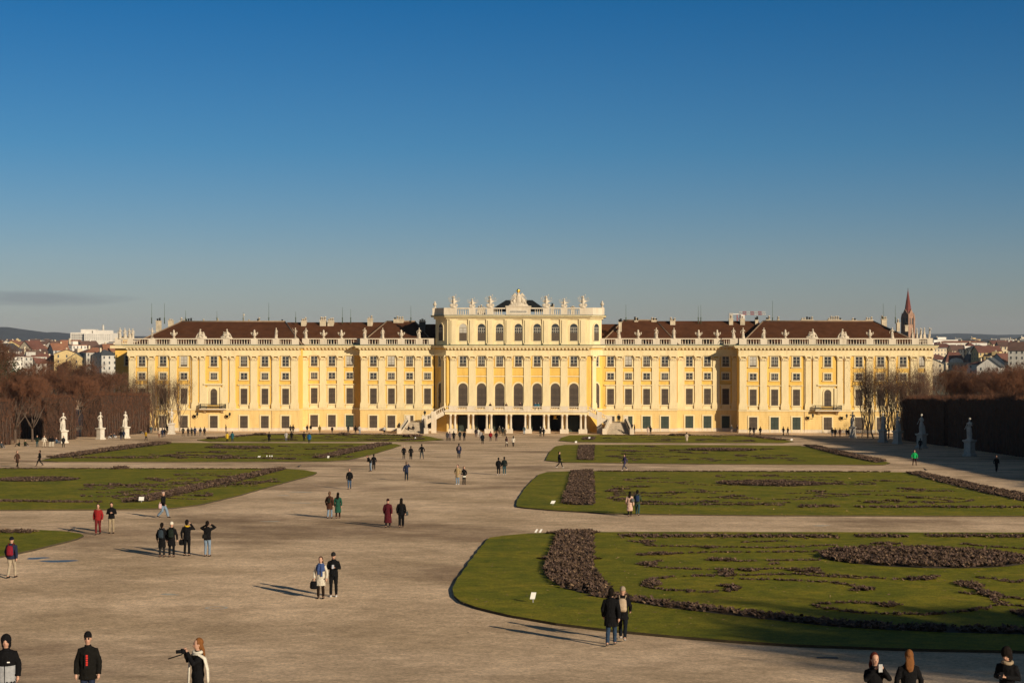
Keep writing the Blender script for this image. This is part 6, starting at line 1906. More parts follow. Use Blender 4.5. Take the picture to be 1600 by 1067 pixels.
# crowning coat of arms with eagle and gilded crown
o = empty('crowning_group', (AX + px(810, 0), FY, ZA1 + .4), label='large carved coat of arms with spread eagle and gilded crown above the centre', cat='sculpture')
mb = MB(); m = M_sand
mb.stack([(0, 0, 0, 2.6, .5), (0, 0, .45, 2.2, .45), (0, 0, .8, 1.2, .4)], m, 16)
mb.stack([(0, -.1, .5, .6, .3), (0, -.1, 1.0, .75, .35), (0, -.1, 1.9, .65, .3), (0, 0, 2.5, .4, .3), (0, 0, 3.1, .25, .25)], m, 12)
for s in (-1, 1):
    for q in range(8):
        a = R(22 + q * 9.5); ln = 2.8 - .05 * q * q * .35
        mb.tube([(s * .3, .05, .9), (s * math.sin(a) * ln * .6, 0, .55 + math.cos(a) * ln * .55), (s * math.sin(a) * ln, 0, .5 + math.cos(a) * ln * .85)], [.2, .15, .05], m, 6)
    for q in range(4):
        a = R(48 + q * 9); mb.tube([(s * .2, .1, 2.2), (s * math.sin(a) * 1.3, .1, 2.2 + math.cos(a) * 1.1), (s * math.sin(a) * 1.75, .1, 1.95 + math.cos(a) * .9)], [.2, .17, .06], m, 6)
    mb.ball((s * 1.1, -.2, 1.0), (.4, .25, .5), m, 8, 6); mb.ball((s * 1.7, -.2, .7), (.35, .25, .35), m, 8, 6); mb.ball((s * .85, -.1, 1.7), (.3, .2, .3), m, 8, 6)
link('eagle_and_arms', voxel(mb, 'arms', .06, 1), o); o.scale = (.9, 1, .97)
mb = MB(); mb.lathe(0, 0, [(3.1, .38), (3.35, .42), (3.4, .3), (3.65, .42), (3.85, .3), (3.95, .05)], M_gold, 10)
for q in range(6): a = q * math.pi / 3; mb.ball((.4 * math.cos(a), .4 * math.sin(a), 3.5), .1, M_gold, 6, 4)
mb.build('gilded_crown', o)

# ================================================================ bare trees and clipped hedges
M_bark = mat('bark', (.085, .058, .042), .95, .3, 2, bump=.4, bscale=8)
M_twig = mat('brown_twigs', (.105, .043, .020), .9, .3, .8)
M_twig2 = mat('russet_twigs', (.135, .052, .022), .9, .3, .8)
M_leaf = mat('evergreen_needles', (.035, .042, .016), .9, .4, 1.0)
M_pbark = mat('light_bark', (.16, .115, .08), .9, .25, 2)


def slivers(P0, P1, w0, nrm=None):
    """long thin three-sided twigs from P0 to P1 (arrays)"""
    N = len(P0); d = P1 - P0; d /= np.linalg.norm(d, axis=1, keepdims=True) + 1e-9
    r = npr.normal(size=(N, 3)); a = np.cross(d, r); a /= np.linalg.norm(a, axis=1, keepdims=True) + 1e-9; b = np.cross(d, a)
    w = (w0 if isinstance(w0, np.ndarray) else np.full(N, w0))[:, None]
    v = np.stack([P0 + a * w, P0 - a * w * .5 + b * w * .87, P0 - a * w * .5 - b * w * .87, P1], 1).reshape(-1, 3)
    i = np.arange(N)[:, None] * 4
    f = np.concatenate([i + [0, 1, 3], i + [1, 2, 3], i + [2, 0, 3]], 1).reshape(-1, 3)
    return v, f


def bare_tree(seed, H=13, spread=4.5, n_twig=5200, trunk_r=.22, fork=.28, up=.55, tw=.022, mt=None, mbk=None, leaf=False, slim=False):
    r = random.Random(seed); rs = np.random.default_rng(seed)
    mt = mt or M_twig; mbk = mbk or M_bark
    wood = MB(); tips = []
    def grow(p, d, ln, rad, lv):
        pts = [p]; q = p
        for k in range(3):
            d = (d + Vector((r.gauss(0, .12), r.gauss(0, .12), r.gauss(.05, .06)))).normalized()
            q = q + d * ln / 3; pts.append(q)
            if lv >= 1: tips.append((q.copy(), d.copy(), lv))
        wood.tube(pts, [rad, rad * .85, rad * .7, rad * .5], mbk, 6 if lv < 2 else 4)
        if lv < 4:
            for k in range(3 if lv < 2 else 2):
                a = r.uniform(0, 6.28); t = r.uniform(.35, .75) * (1 if not slim else .5)
                nd = (d * (1 - t * .5) + Vector((math.cos(a) * t, math.sin(a) * t, up * .5))).normalized()
                grow(pts[r.choice((2, 3, 3))], nd, ln * r.uniform(.58, .82), rad * .5, lv + 1)
    trunk_h = H * fork
    base = Vector((0, 0, -.3))
    top = Vector((r.gauss(0, .2), r.gauss(0, .2), trunk_h))
    wood.tube([base, base.lerp(top, .15), base.lerp(top, .6), top], [trunk_r * 1.5, trunk_r * 1.1, trunk_r, trunk_r * .85], mbk, 9)
    for k in range(5):
        a = k * 1.257 + r.uniform(-.4, .4)
        t = spread / H * 1.6
        grow(top - Vector((0, 0, r.uniform(0, .3) * trunk_h * .5)), Vector((math.cos(a) * t, math.sin(a) * t, 1)).normalized(), (H - trunk_h) * .42, trunk_r * .6, 0)
    grow(top, Vector((0, 0, 1)), (H - trunk_h) * .5, trunk_r * .7, 0)
    T = np.array([tuple(t[0]) for t in tips]); D = np.array([tuple(t[1]) for t in tips])
    ix = rs.integers(0, len(T), n_twig)
    P0 = T[ix] + rs.normal(0, .3, (n_twig, 3))
    dd = D[ix] + rs.normal(0, .55, (n_twig, 3)) + [0, 0, up * .6]
    dd /= np.linalg.norm(dd, axis=1, keepdims=True)
    ln = rs.uniform(.5, 1.5, n_twig)[:, None] * H / 13
    P1 = P0 + dd * ln
    v, f = slivers(P0, P1, tw)
    hmax = H
    v[:, 2] = np.where(v[:, 2] > hmax * .9, hmax * .9 + (v[:, 2] - hmax * .9) * .55, v[:, 2])
    wme = wood.mesh('trunk')
    if leaf:
        n = 16000; ix = rs.integers(0, len(T), n); c = T[ix] + rs.normal(0, .55, (n, 3)); a = rs.normal(0, .16, (n, 3, 3)); vv = (c[:, None, :] + a).reshape(-1, 3)
        cme = tri_mesh('crown', vv, np.arange(n * 3).reshape(-1, 3), [M_leaf])
    else:
        cme = tri_mesh('crown', v, f, [mt])
    return wme, cme


def place_tree(me, c, label, rz=0, s=1.0, name='bare_tree', group=None, sz=None):
    o = empty(name, c, rz, label=label, cat='tree', group=group)
    o.scale = (s, s, sz or s)
    link('trunk', me[0], o); link('crown', me[1], o)
    return o


TV = [bare_tree(s, 14, 5.2, 6500, .26, .22, tw=.026, mt=(M_twig, M_twig2, M_twig)[s % 3]) for s in (1, 2, 3, 4)]
TE = bare_tree(9, 13, 4, 200, .25, .2, leaf=True)
TW = bare_tree(31, 12, 3.2, 1500, .16, .16, tw=.018, mbk=M_pbark, up=.9)
TS = [bare_tree(s, 10.5, 1.7, 650, .13, .10, slim=True, tw=.02, mbk=M_pbark, up=1.2, mt=M_twig) for s in (21, 22, 23)]


def hedge(x0, x1, y0, y1, h, label, dens=10, vert=.75, m=None, name='clipped_hedge'):
    """leafless clipped hedge: dense vertical twigs round a dark heart; x0..x1, y0..y1 from the palace axis"""
    zb = gz((y0 + y1) / 2); cx, cy_ = AX + (x0 + x1) / 2, (y0 + y1) / 2
    o = empty(name, (cx, cy_, 0), label=label, cat='hedge')
    w_, l = (x1 - x0), (y1 - y0)
    mb = MB()
    n = max(1, int(l / 8))
    rng = random.Random(int(abs(x0 * 7 + y0)))
    for k in range(n):
        ya, yb = -l / 2 + .5 + (l - 1) * k / n, -l / 2 + .5 + (l - 1) * (k + 1) / n
        za = min(gz(cy_ + ya), gz(cy_ + yb)) - .3
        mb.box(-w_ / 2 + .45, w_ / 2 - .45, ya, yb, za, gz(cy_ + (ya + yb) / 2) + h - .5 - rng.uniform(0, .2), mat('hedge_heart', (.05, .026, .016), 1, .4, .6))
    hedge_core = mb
    # front/back/side/top twig shell
    A = (2 * l + 2 * w_) * h + l * w_
    N = int(A * dens)
    u = npr.random(N); per = 2 * (l + w_)
    nt_ = int(N * (l * w_) / A)
    P = np.zeros((N, 3)); s = u * per
    side = np.where(s < l, 0, np.where(s < 2 * l, 1, np.where(s < 2 * l + w_, 2, 3)))
    t = np.where(side == 0, s, np.where(side == 1, s - l, np.where(side == 2, s - 2 * l, s - 2 * l - w_)))
    P[:, 0] = np.where(side == 0, -w_ / 2, np.where(side == 1, w_ / 2, t - w_ / 2))
    P[:, 1] = np.where(side == 0, t - l / 2, np.where(side == 1, t - l / 2, np.where(side == 2, -l / 2, l / 2)))
    P[:, 2] = npr.random(N) ** .9 * (h - .3)
    P[:nt_, 0] = npr.uniform(-w_ / 2, w_ / 2, nt_); P[:nt_, 1] = npr.uniform(-l / 2, l / 2, nt_); P[:nt_, 2] = h - .6
    inw = np.where(np.abs(P[:, 0]) > w_ / 2 - .01, 1, 0)
    P[:, 0] *= 1 - inw * npr.uniform(0, .9 / w_, N); P[:, 1] += npr.normal(0, .1, N)
    Y = P[:, 1] + cy_
    P[:, 2] += 0.036 * np.maximum(0, 345 - Y) + np.where(Y < 60, .0018 * (60 - np.maximum(Y, 0)) ** 2, 0)
    d = npr.normal(0, .28, (N, 3)); d[:, 2] = vert + npr.normal(0, .3, N)
    d /= np.linalg.norm(d, axis=1, keepdims=True)
    v, f = slivers(P, P + d * npr.uniform(.4, 1.1, N)[:, None], npr.uniform(.018, .042, N))
    mi = np.repeat(npr.choice(2, N, p=[.6, .4]), 3)
    me = tri_mesh('twig_shell', v, f, [m or M_twig, M_twig2], mi)
    link('twigs', me, o)
    # slim trunks showing at the foot
    tb = hedge_core
    for k in range(int(l / 1.6)):
        y = -l / 2 + .5 + k * 1.6 + rng.uniform(-.3, .3)
        for s_ in (-1, 1):
            x = s_ * (w_ / 2 - .15); z = gz(cy_ + y)
            tb.tube([(x, y, z - .1), (x + rng.gauss(0, .06), y + rng.gauss(0, .08), z + 2.2), (x + rng.gauss(0, .15), y + rng.gauss(0, .2), z + h * .6)], [.09, .07, .03], M_bark, 5)
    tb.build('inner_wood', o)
    return o


# left side
hedge(-83.5, -80, 150, 258, 7.8, 'long tall brown clipped hedge wall on the left, nearest stretch', 9)
hedge(-83, -79.8, 280, 290, 8.4, 'brown clipped hedge block between the first two left statues', 11)
hedge(-93, -90.5, 240, 310, 7.5, 'clipped hedge running behind the left hedge gap', 8)
hedge(-84, -79.5, 303, 338, 8.8, 'brown clipped hedge block beside the left pavilion', 10)
k = 0
for (x, Y, s, v_, rz) in [(-94, 205, .82, 0, 0), (-100, 225, .85, 1, 1), (-92, 240, .86, 2, 2), (-101, 252, .9, 3, 3), (-83, 266, .78, 0, 4), (-98, 276, 1.12, 1, 5), (-82.5, 273, .7, 3, 1.5), (-99, 292, 1.22, 2, 2.5), (-82.5, 296, .8, 0, 3.3), (-88, 318, .92, 1, .6),
                         (-97, 330, .98, 3, 4.4), (-90, 338, .85, 2, 5.2), (-108, 262, .95, 2, .8), (-110, 296, 1.15, 0, 1.9), (-112, 318, 1.0, 1, 3.1), (-92, 306, .9, 3, 2.2)]:
    place_tree(TV[v_], (AX + x, Y, gz(Y)), 'brown leafless tree behind the left hedge, %s nearest to the viewer' % ordinal(k), rz, s * 1.08, group='bare trees behind the left hedge'); k += 1
place_tree(TE, (AX - 101, 312, gz(312)), 'dark evergreen tree among the bare trees left of the palace', 1, .98, name='evergreen_tree')
for k, (x, Y) in enumerate([(-84.5, 346), (-81.5, 345), (-79.6, 346.5), (-77.5, 345.5), (-75.6, 346), (-86.5, 344), (-87.5, 341)]):
    place_tree(TS[k % 3], (AX + x, Y, 0), 'slim leafless young tree before the left pavilion, %s' % ('rightmost third', 'between trunks', 'right of centre', 'second from right', 'rightmost', 'second from left', 'leftmost')[k], k * 1.3, 1.0 + .06 * (k % 3), name='young_tree', group='slim bare trees before the left pavilion')
# right side
hedge(76, 80, 140, 266, 8.6, 'long dark clipped hedge wall on the right', 8)
hedge(75.6, 79.6, 266.5, 303, 8.5, 'clipped hedge block between the right statues and the pavilion', 9)
k = 0
for (x, Y, s, v_, rz) in [(90, 195, 1.02, 1, 0), (98, 206, 1.12, 2, 1), (88, 220, .95, 3, 2), (100, 232, 1.05, 0, 3), (92, 246, .9, 1, 4), (104, 258, .98, 2, 5), (90, 268, .85, 0, 1.5), (97, 284, .85, 3, 2.5), (94, 300, .78, 1, .5), (107, 300, .8, 2, 2.2), (99, 322, .8, 0, 4.1), (112, 330, .8, 3, .9), (104, 350, .8, 1, 3.9),
                         (113, 215, 1.15, 0, .7), (112, 245, 1.05, 1, 5.6), (120, 280, .95, 3, 1.2), (99, 341, .85, 2, .3), (104, 334, .85, 1, 1.3), (108, 344, .88, 3, 2.3), (102, 352, .9, 0, 3.7), (97, 356, .85, 1, 5.5)]:
    place_tree(TV[v_], (AX + x, Y, gz(Y)), 'brown leafless tree behind the right hedge, %s nearest to the viewer' % ordinal(k), rz, s * 1.1, group='bare trees behind the right hedge'); k += 1
for k, (x, Y) in enumerate([(1347, 318), (1356, 316), (1366, 312), (1376, 317), (1388, 312), (1398, 306), (1408, 314), (1419, 308), (1430, 312), (1441, 306), (1450, 300), (1412, 300), (1384, 304), (1436, 298)]):
    place_tree(TS[k % 3] if k < 11 else TW, (XP(x, Y), Y, gz(Y)), 'slim leafless young tree before the right pavilion, %s from the left' % ordinal(k) if k < 11 else 'broader leafless tree before the right pavilion, ' + ('middle', 'left', 'right')[k - 11] + ' of three', k * 1.7, 1.12 + .06 * (k % 3) if k < 11 else .92, name='young_tree' if k < 11 else 'bare_tree', group='slim bare trees before the right pavilion')
# trees right of the view whose shade falls across the lawns
k = 0
for (x, Y, s, v_, rz) in [(60, 13, .92, 0, 0), (62, 19, 1.0, 1, 1), (67, 18, 1.02, 2, 2), (74, 20, 1.0, 3, 3), (82, 21, 1.0, 0, 4), (66, 12, .95, 2, 1.5), (92, 118, 1.0, 3, 1.5)]:
    place_tree(TV[v_], (AX + x, Y, gz(Y)), 'leafless tree right of the near lawn, %s from the viewer' % ordinal(k), rz, s, group='bare trees right of the near lawns'); k += 1
# ================================================================ city beyond the palace
WALLS = {'cream': mat('cream_render', (.58, .49, .35), .9, .12, .2), 'white': mat('white_render', (.66, .62, .56), .9, .1, .2), 'ochre': mat('ochre_render', (.56, .42, .20), .9, .1, .2),
         'grey': mat('grey_render', (.46, .44, .40), .9, .12, .2), 'brick': mat('brick_render', (.30, .14, .09), .9, .12, .2)}
ROOFS = {'red': mat('red_roof', (.135, .055, .04), .9, .2, .3), 'brown': mat('brown_roof', (.11, .062, .048), .9, .2, .3), 'grey': mat('slate_roof', (.07, .08, .09), .7, .2, .3), 'terracotta': mat('terracotta_roof', (.26, .115, .065), .9, .2, .3)}
M_cwin = mat('far_window', (.05, .055, .06), .3)


_w = MB(); _w.box(-.42, .42, -.05, .05, 0, 1.5, M_cwin); _w.box(-.5, .5, -.12, .04, -.12, 0, WALLS['white']); WIN = [_w.mesh('window')]


def house(c, w_, d, h, rh, wall, roof, label, rz=0, gable=True, floors=None, name='town_house', group=None, flat=False):
    o = empty(name, c, rz, label=label, cat='house', group=group)
    mb = MB()
    if gable and not flat:
        mb.box(-w_ / 2, w_ / 2, -d / 2, d / 2, 0, h, WALLS[wall])
        for s in (-1, 1): mb.add([(s * w_ / 2, -d / 2, h), (s * w_ / 2, d / 2, h), (s * w_ / 2, 0, h + rh)], [(0, 1, 2)], WALLS[wall])
    else:
        mb.box(-w_ / 2, w_ / 2, -d / 2, d / 2, 0, h, WALLS[wall])
    mb.build('wall', o)
    r = MB(); e = .5
    if flat:
        r.box(-w_ / 2 - .2, w_ / 2 + .2, -d / 2 - .2, d / 2 + .2, h, h + .5, ROOFS[roof]); r.box(-w_ * .2, w_ * .15, -d * .2, d * .2, h + .5, h + 2.8, WALLS[wall])
    elif gable:
        k = rh / (d / 2)
        for s in (-1, 1):
            r.add([(-w_ / 2 - e, s * (d / 2 + e), h - e * k), (w_ / 2 + e, s * (d / 2 + e), h - e * k), (w_ / 2 + e, 0, h + rh), (-w_ / 2 - e, 0, h + rh),
                   (-w_ / 2 - e, s * (d / 2 + e), h - e * k + .35), (w_ / 2 + e, s * (d / 2 + e), h - e * k + .35), (w_ / 2 + e, 0, h + rh + .35), (-w_ / 2 - e, 0, h + rh + .35)],
                  [(0, 1, 2, 3), (7, 6, 5, 4), (0, 4, 5, 1), (1, 5, 6, 2), (0, 3, 7, 4)], ROOFS[roof])
    else:
        i = min(w_, d) * .45
        r.add([(-w_ / 2 - e, -d / 2 - e, h), (w_ / 2 + e, -d / 2 - e, h), (w_ / 2 + e, d / 2 + e, h), (-w_ / 2 - e, d / 2 + e, h), (-w_ / 2 + i, 0, h + rh), (w_ / 2 - i, 0, h + rh)], [(0, 1, 5, 4), (1, 2, 5), (2, 3, 4, 5), (3, 0, 4), (3, 2, 1, 0)], ROOFS[roof])
    ro = r.build('roof', o)
    ch = MB(); cx = w_ * rnd.uniform(-.3, .3)
    ch.box(cx - .45, cx + .45, -.4, .4, h + rh * .3, h + rh + 1.0, WALLS['cream' if wall != 'cream' else 'white']); ch.build('chimney', ro)
    if c[1] < 1260:
        nf = floors or max(1, int(h / 3.1)); nw = max(2, int(w_ / 2.6)); nd = max(1, int(d / 3.5))
        for f in range(min(nf, 3 if c[1] < 1000 else 2)):
            z = h - 3.0 * (f + 1) + 1.0
            if z < .5: break
            for q in range(nw): link('window', WIN[0], o, (-w_ / 2 + w_ * (q + .5) / nw, -d / 2, z))
            for q in range(nd): link('window', WIN[0], o, (w_ / 2, -d / 2 + d * (q + .5) / nd, z), R(90)); link('window', WIN[0], o, (-w_ / 2, -d / 2 + d * (q + .5) / nd, z), R(-90))
    return o


hn = {}
def hpx(x, ytop, Y, w_, d, rh, wall, roof, where, rz=0, gable=True, flat=False, extra=''):
    X = XP(x, Y); zt = ZP(x, ytop, Y); h = max(4, zt - (0 if flat else rh))
    key = (wall, roof, where, flat); hn[key] = hn.get(key, -1) + 1
    kind = 'flat block' if flat else ('gabled house' if gable else 'hip-roofed house')
    lb = '%s %s with %s roof %s, %s %s' % (wall, kind, roof, where, ordinal(hn[key]), 'of its colouring')
    return (x, lb, dict(c=(X, Y, -.3), w_=w_, d=d, h=h, rh=rh, wall=wall, roof=roof, rz=rz, gable=gable, flat=flat))


todo = []
LW = 'left of the palace'
hand = [  # x, top y, distance, width, depth, roof height, wall, roof, turn, gable
    (50, 532, 620, 16, 20, 6.5, 'cream', 'red', 62, True), (30, 545, 560, 14, 16, 5, 'cream', 'brown', 55, True), (16, 550, 540, 12, 14, 4, 'white', 'red', 60, True), (66, 543, 700, 14, 10, 4, 'ochre', 'brown', 20, True),
    (92, 549, 560, 26, 12, 4.5, 'white', 'grey', 8, True), (117, 542, 600, 14, 11, 6, 'cream', 'terracotta', 12, True), (128, 550, 540, 12, 11, 4, 'cream', 'terracotta', 70, True), (140, 545, 640, 20, 12, 3, 'cream', 'brown', 8, True),
    (12, 534, 800, 30, 14, 5, 'cream', 'brown', 5, True), (32, 536, 780, 16, 14, 4, 'cream', 'red', 5, True), (103, 535, 900, 14, 14, 6, 'white', 'red', 60, True), (90, 538, 860, 16, 14, 4, 'cream', 'terracotta', 30, True),
    (160, 537, 900, 34, 14, 3.5, 'white', 'red', 4, True), (135, 534, 1100, 60, 16, 3, 'cream', 'red', 3, True), (180, 545, 600, 16, 14, 3, 'white', 'brown', 15, True), (168, 549, 560, 18, 12, 3, 'white', 'grey', 0, True), (188, 555, 500, 14, 12, 3, 'white', 'red', 40, True),
    (150, 553, 520, 16, 12, 3, 'cream', 'brown', 30, True), (5, 543, 600, 12, 14, 3, 'cream', 'grey', 0, True), (70, 552, 520, 14, 14, 4, 'ochre', 'red', 50, True), (106, 553, 520, 12, 12, 4, 'white', 'grey', 75, True)]
for (x, yt, Y, w_, d, rh, wl, rf, rz, gb) in hand:
    todo.append(hpx(x, yt, Y * 1.9, w_ * .85, d * .8, rh, wl, rf, LW, R(rz), gb))
rr = random.Random(11)
for Y in (900, 1050, 1200, 1400, 1650, 1950, 2350, 2900, 3600):
    n = 14
    for k in range(n):
        x = -15 + 215 * (k + rr.random()) / n
        if 108 < x < 178 and Y > 1450: continue
        yt = 529 + rr.uniform(1.0, 13) * 2443 / Y * (1 if Y < 1900 else .6)
        sc = 1 if Y < 1700 else 1.5
        todo.append(hpx(x, yt, Y + rr.uniform(-40, 40), rr.uniform(9, 17) * sc, rr.uniform(9, 14) * sc, rr.uniform(2.5, 5.0), rr.choice(('cream', 'cream', 'white', 'white', 'ochre', 'grey')), rr.choice(('red', 'brown', 'brown', 'grey', 'terracotta')), LW, rr.uniform(.3, 1.9), rr.random() < .8, rr.random() < .15))
RW = 'right of the palace'
for (x, yt, Y, w_, d, rh, wl, rf, rz, gb) in [(1531, 543, 905, 6, 18, 2, 'grey', 'grey', 0, True), (1549, 542, 900, 9.5, 14, 2.5, 'white', 'red', -6, True), (1568, 544, 900, 7, 14, 2.5, 'cream', 'brown', -6, True), (1584, 546, 900, 7, 14, 2.0, 'ochre', 'grey', -6, True), (1603, 545, 900, 8, 14, 2.0, 'white', 'grey', -6, True),  # grey first block added as the white house's shaded side, shade as wall colour
                                            (1463, 553, 800, 14, 12, 3.5, 'white', 'red', 10, False), (1476, 544, 960, 20, 14, 3.5, 'white', 'red', 5, False), (1492, 538, 980, 22, 16, 5, 'grey', 'grey', 10, False), (1510, 540, 940, 24, 14, 3.5, 'white', 'grey', 0, False),
                                            (1533, 548, 820, 9, 14, 4, 'grey', 'grey', 30, False), (1480, 531, 1300, 60, 20, 2, 'cream', 'grey', 0, False), (1500, 532, 1200, 50, 20, 2, 'white', 'terracotta', 0, False)]:
    todo.append(hpx(x, yt, Y * 1.35, w_, d, rh, wl, rf, RW, R(rz), gb))
for Y in (900, 1060, 1250, 1450, 1700, 2050, 2500, 3200):
    n = 12
    for k in range(n):
        x = 1452 + 165 * (k + rr.random()) / n
        if 1462 < x < 1536 and Y < 1200: continue
        yt = 529 + rr.uniform(.5, 12) * 2443 / Y * (1 if Y < 1900 else .5)
        sc = 1 if Y < 1700 else 1.6
        todo.append(hpx(x, yt, Y + rr.uniform(-40, 40), rr.uniform(10, 22) * sc, rr.uniform(9, 14) * sc, rr.uniform(2.5, 5), rr.choice(('cream', 'white', 'white', 'ochre', 'grey')), rr.choice(('red', 'brown', 'grey', 'grey', 'brown')), RW, rr.uniform(-.5, 1.6), rr.random() < .6, rr.random() < .3))
for x, lb, kw in todo:
    house(label=lb, group='houses of the town ' + (LW if x < 800 else RW), **kw)

# hospital-like white block
Y = 1450
def big(x0, x1, y0, y1, yo=0, th=30):
    return XP(x0, Y), XP(x1, Y), Y + yo, Y + yo + th, 0 if y1 is None else ZP(x0, y1, Y), ZP(x0, y0, Y)
X0_ = XP(110, Y)
o = empty('office_block', (X0_, Y, 0), label='large white flat-roofed block with stepped top standing out over the left town', cat='building')
def lb_(x0, x1, ytop, nm, th=30, yo=0, m=None, zb=0):
    mb = MB(); mb.box(XP(x0, Y) - X0_, XP(x1, Y) - X0_, yo, yo + th, zb, ZP(x0, ytop, Y), m or WALLS['white']); return mb.build(nm, o)
lb_(110, 133, 519.5, 'wing_block'); lb_(133.02, 176, 520.5, 'wing_block', yo=-3); t = lb_(124, 141, 514.5, 'roof_storey', 20, 4, zb=20); lb_(143, 165, 516, 'roof_storey', 20, 4, zb=20)
wn = MB()
for zy in (522.3, 525, 527.8, 530.5):
    for k in range(7):
        x = 112 + k * 3.0; wn.box(XP(x, Y) - X0_, XP(x + 1.9, Y) - X0_, -.2, .1, ZP(x, zy + .9, Y), ZP(x, zy - .3, Y), M_cwin)
wn.build('windows', o)
wn = MB()
for zy in (523.5, 527, 530):
    for k in range(12):
        x = 135 + k * 3.4; wn.box(XP(x, Y) - X0_, XP(x + 1.2, Y) - X0_, -3.2, -2.9, ZP(x, zy + .7, Y), ZP(x, zy - .4, Y), mat('far_window_pale', (.3, .28, .25), .4))
wn.build('windows', o)
mb = MB(); mb.tube([(XP(157, Y) - X0_, 8, 28), (XP(157, Y) - X0_, 8, ZP(157, 507.5, Y))], [1.2, .9], WALLS['grey'], 6); mb.build('mast', o)
# villa with curved gable, red roof and a domed grey turret
Y = 1050; vx = XP(1478, Y)
o = empty('manor_house', (vx, Y, 0), label='pale manor with curved gable, red roof and grey domed turret right of the palace', cat='building')
zt = lambda y: ZP(1500, y, Y)
W_ = XP(1508, Y) - vx
mb = MB(); mb.box(0, W_, 0, 12, 0, zt(567), WALLS['cream']); mb.box(-.4, W_ + .4, -.4, 12.4, zt(567), zt(566), M_stone); mb.build('wall', o)
mb = MB(); g0, g1 = W_ * .18, W_ * .9; gc = (g0 + g1) / 2
mb.prism([(g0, zt(566)), (g1, zt(566)), (g1 - .3, zt(563)), (g1 - 1.6, zt(560.5)), (gc, zt(559)), (g0 + 1.6, zt(560.5)), (g0 + .3, zt(563))], -.5, .3, WALLS['white']); mb.lathe(gc, -.55, [(zt(564), .01), (zt(564) + .05, .5)], M_cwin, 8)
mb.build('gable', o)
mb = MB(); a = zt(566)
mb.add([(-.3, 0, a), (W_ + .3, 0, a), (W_ + .3, 12, a), (-.3, 12, a), (1.2, 2.5, zt(557)), (W_ - 1, 2.5, zt(557)), (W_ - 1, 9, zt(557)), (1.2, 9, zt(557)), (3, 6, zt(550)), (W_ - 3, 6, zt(550))],
       [(0, 1, 5, 4), (1, 2, 6, 5), (2, 3, 7, 6), (3, 0, 4, 7), (4, 5, 9, 8), (5, 6, 9), (6, 7, 8, 9), (7, 4, 8)], ROOFS['red']); mb.build('roof', o)
mb = MB(); tx = XP(1516.5, Y) - vx + .01; r_ = (XP(1527, Y) - XP(1507, Y)) / 2
mb.lathe(tx, 4, [(0, r_), (zt(566), r_)], WALLS['white'], 8, False); mb.build('turret', o)
mb = MB(); mb.lathe(tx, 4, [(zt(566), r_ + .3), (zt(562), r_ * .92), (zt(556), r_ * .62), (zt(552), r_ * .3), (zt(549.5), r_ * .16), (zt(546.5), .02)], ROOFS['grey'], 10); mb.build('turret_dome', o)
wn = MB()
for x in (1483, 1488, 1493, 1498, 1503): wn.box(XP(x, Y) - vx - .6, XP(x, Y) - vx + .6, -.08, .05, zt(575), zt(570), M_cwin)
for x in (1512, 1517, 1522): wn.box(XP(x, Y) - vx - .5, XP(x, Y) - vx + .5, 4 - r_ - .1, 4 - r_ + .3, zt(575), zt(570), M_cwin)
wn.build('windows', o)
# church tower
Y = 820; cx = XP(1418.7, Y)
o = empty('church_tower', (cx, Y, 0), R(38), label='brick church tower with tall red pointed spire behind the right pavilion', cat='church')
zt = lambda y: ZP(1419, y, Y)
M_brick = mat('church_brick', (.30, .18, .125), .9, .2, .4); M_spire = mat('spire_tiles', (.15, .038, .03), .9, .15, .5)
mb = MB(); hw = 2.1
mb.box(-hw, hw, -hw, hw, 0, zt(493), M_brick)
for sx in (-1, 1):
    for sy in (-1, 1): mb.box(sx * hw - .45, sx * hw + .45, sy * hw - .45, sy * hw + .45, 0, zt(497), M_brick); mb.frustum(sx * hw, sy * hw, zt(497), zt(488), .45, .45, .03, .03, M_brick)
mb.build('tower', o)
g = MB()
for s in (-1, 1):
    g.prism([(-hw, zt(493)), (hw, zt(493)), (0, zt(483))], s * hw - .15, s * hw + .15, M_brick)
    g.add([(s * hw - .15, -hw, zt(493)), (s * hw - .15, hw, zt(493)), (s * hw - .15, 0, zt(483)), (s * hw + .15, -hw, zt(493)), (s * hw + .15, hw, zt(493)), (s * hw + .15, 0, zt(483))], [(0, 1, 2), (5, 4, 3), (0, 2, 5, 3), (1, 4, 5, 2)], M_brick)
g.build('gable', o)
mb = MB(); mb.lathe(0, 0, [(zt(493), hw * 1.02), (zt(484), hw * .8), (zt(452.5), .08)], M_spire, 8, False)
for k in range(6):
    z = zt(487 - k * 5.2); r_ = hw * .86 * (1 - k * .155); mb.lathe(0, 0, [(z, r_), (z + .3, r_)], M_brick, 8, False)
mb.build('spire', o)
mb = MB(); mb.box(-.06, .06, -.06, .06, zt(453), zt(450.5), M_iron2); mb.box(-.4, .4, -.06, .06, zt(451.6), zt(451.2), M_iron2); mb.build('cross', o)
mb = MB()
for s in (-1, 1):
    for xx in (-.9, .9):
        mb.box(xx - .4, xx + .4, s * hw - .1, s * hw + .1, zt(507), zt(497), M_cwin); mb.box(s * hw - .1, s * hw + .1, xx - .4, xx + .4, zt(507), zt(497), M_cwin)
mb.build('belfry_openings', o)
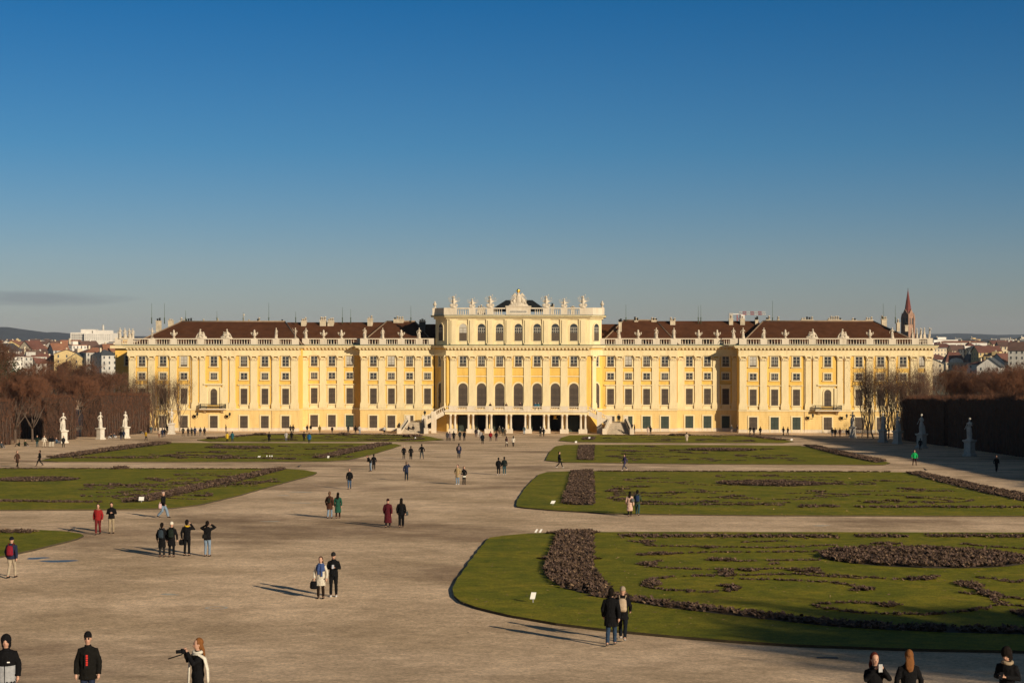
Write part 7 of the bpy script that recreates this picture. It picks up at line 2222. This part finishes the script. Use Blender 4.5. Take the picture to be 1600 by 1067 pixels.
# tower crane
Y = 640; cx = XP(1154, Y); zc = ZP(1154, 491.5, Y)
o = empty('tower_crane', (cx, Y, 0), label='red and white construction crane jib showing above the right wing roof', cat='crane')
M_cr, M_cw = mat('crane_red', (.38, .06, .05), .6), mat('crane_white', (.62, .6, .56), .6)
mb = MB()
for sx in (-.6, .6):
    for sy in (-.6, .6): mb.box(sx - .12, sx + .12, sy - .12, sy + .12, 0, zc, M_cr)
for k in range(int(zc / 2)): mb.tube([(-.6, -.6, k * 2), (.6, -.6, k * 2 + 2)], .07, M_cr, 4); mb.tube([(.6, .6, k * 2), (-.6, .6, k * 2 + 2)], .07, M_cr, 4)
mb.build('mast', o)
mb = MB(); x1 = XP(1196, Y) - cx; n = 14
for k in range(n):
    a, b = x1 * k / n, x1 * (k + 1) / n; mm = M_cr if (k // 2) % 2 else M_cw
    for y in (-.5, .5): mb.tube([(a, y, zc), (b, y, zc)], .14, mm, 4); mb.tube([(a, y, zc), ((a + b) / 2, 0, zc + 1.1), (b, y, zc)], .09, mm, 4)
    mb.tube([(a, 0, zc + 1.1), (b, 0, zc + 1.1)], .13, mm, 4)
mb.build('jib', o)
mb = MB(); x0 = XP(1139, Y) - cx
for y in (-.5, .5): mb.box(x0, 0, y - .15, y + .15, zc, zc + .4, M_cw)
mb.box(x0, x0 + 1.6, -.8, .8, zc - 1.6, zc + .6, mat('crane_ballast', (.4, .38, .35), .9)); mb.build('counter_jib', o)
mb = MB(); mb.box(.8, 2.4, -1.2, .2, zc - 1.8, zc - .1, M_cw); mb.build('cab', o)
# ================================================================ air
M_haze = bpy.data.materials.new('haze'); M_haze.use_nodes = True
nt = M_haze.node_tree; nt.nodes.remove(nt.nodes['Principled BSDF'])
pv = nt.nodes.new('ShaderNodeVolumePrincipled'); pv.inputs['Color'].default_value = (.62, .77, 1.0, 1); pv.inputs['Density'].default_value = .00003
nt.links.new(pv.outputs[0], nt.nodes['Material Output'].inputs['Volume'])
mb = MB(); mb.box(-6200, 6200, -400, 12500, -2, 150, M_haze)
mb.build('haze', kind='stuff')
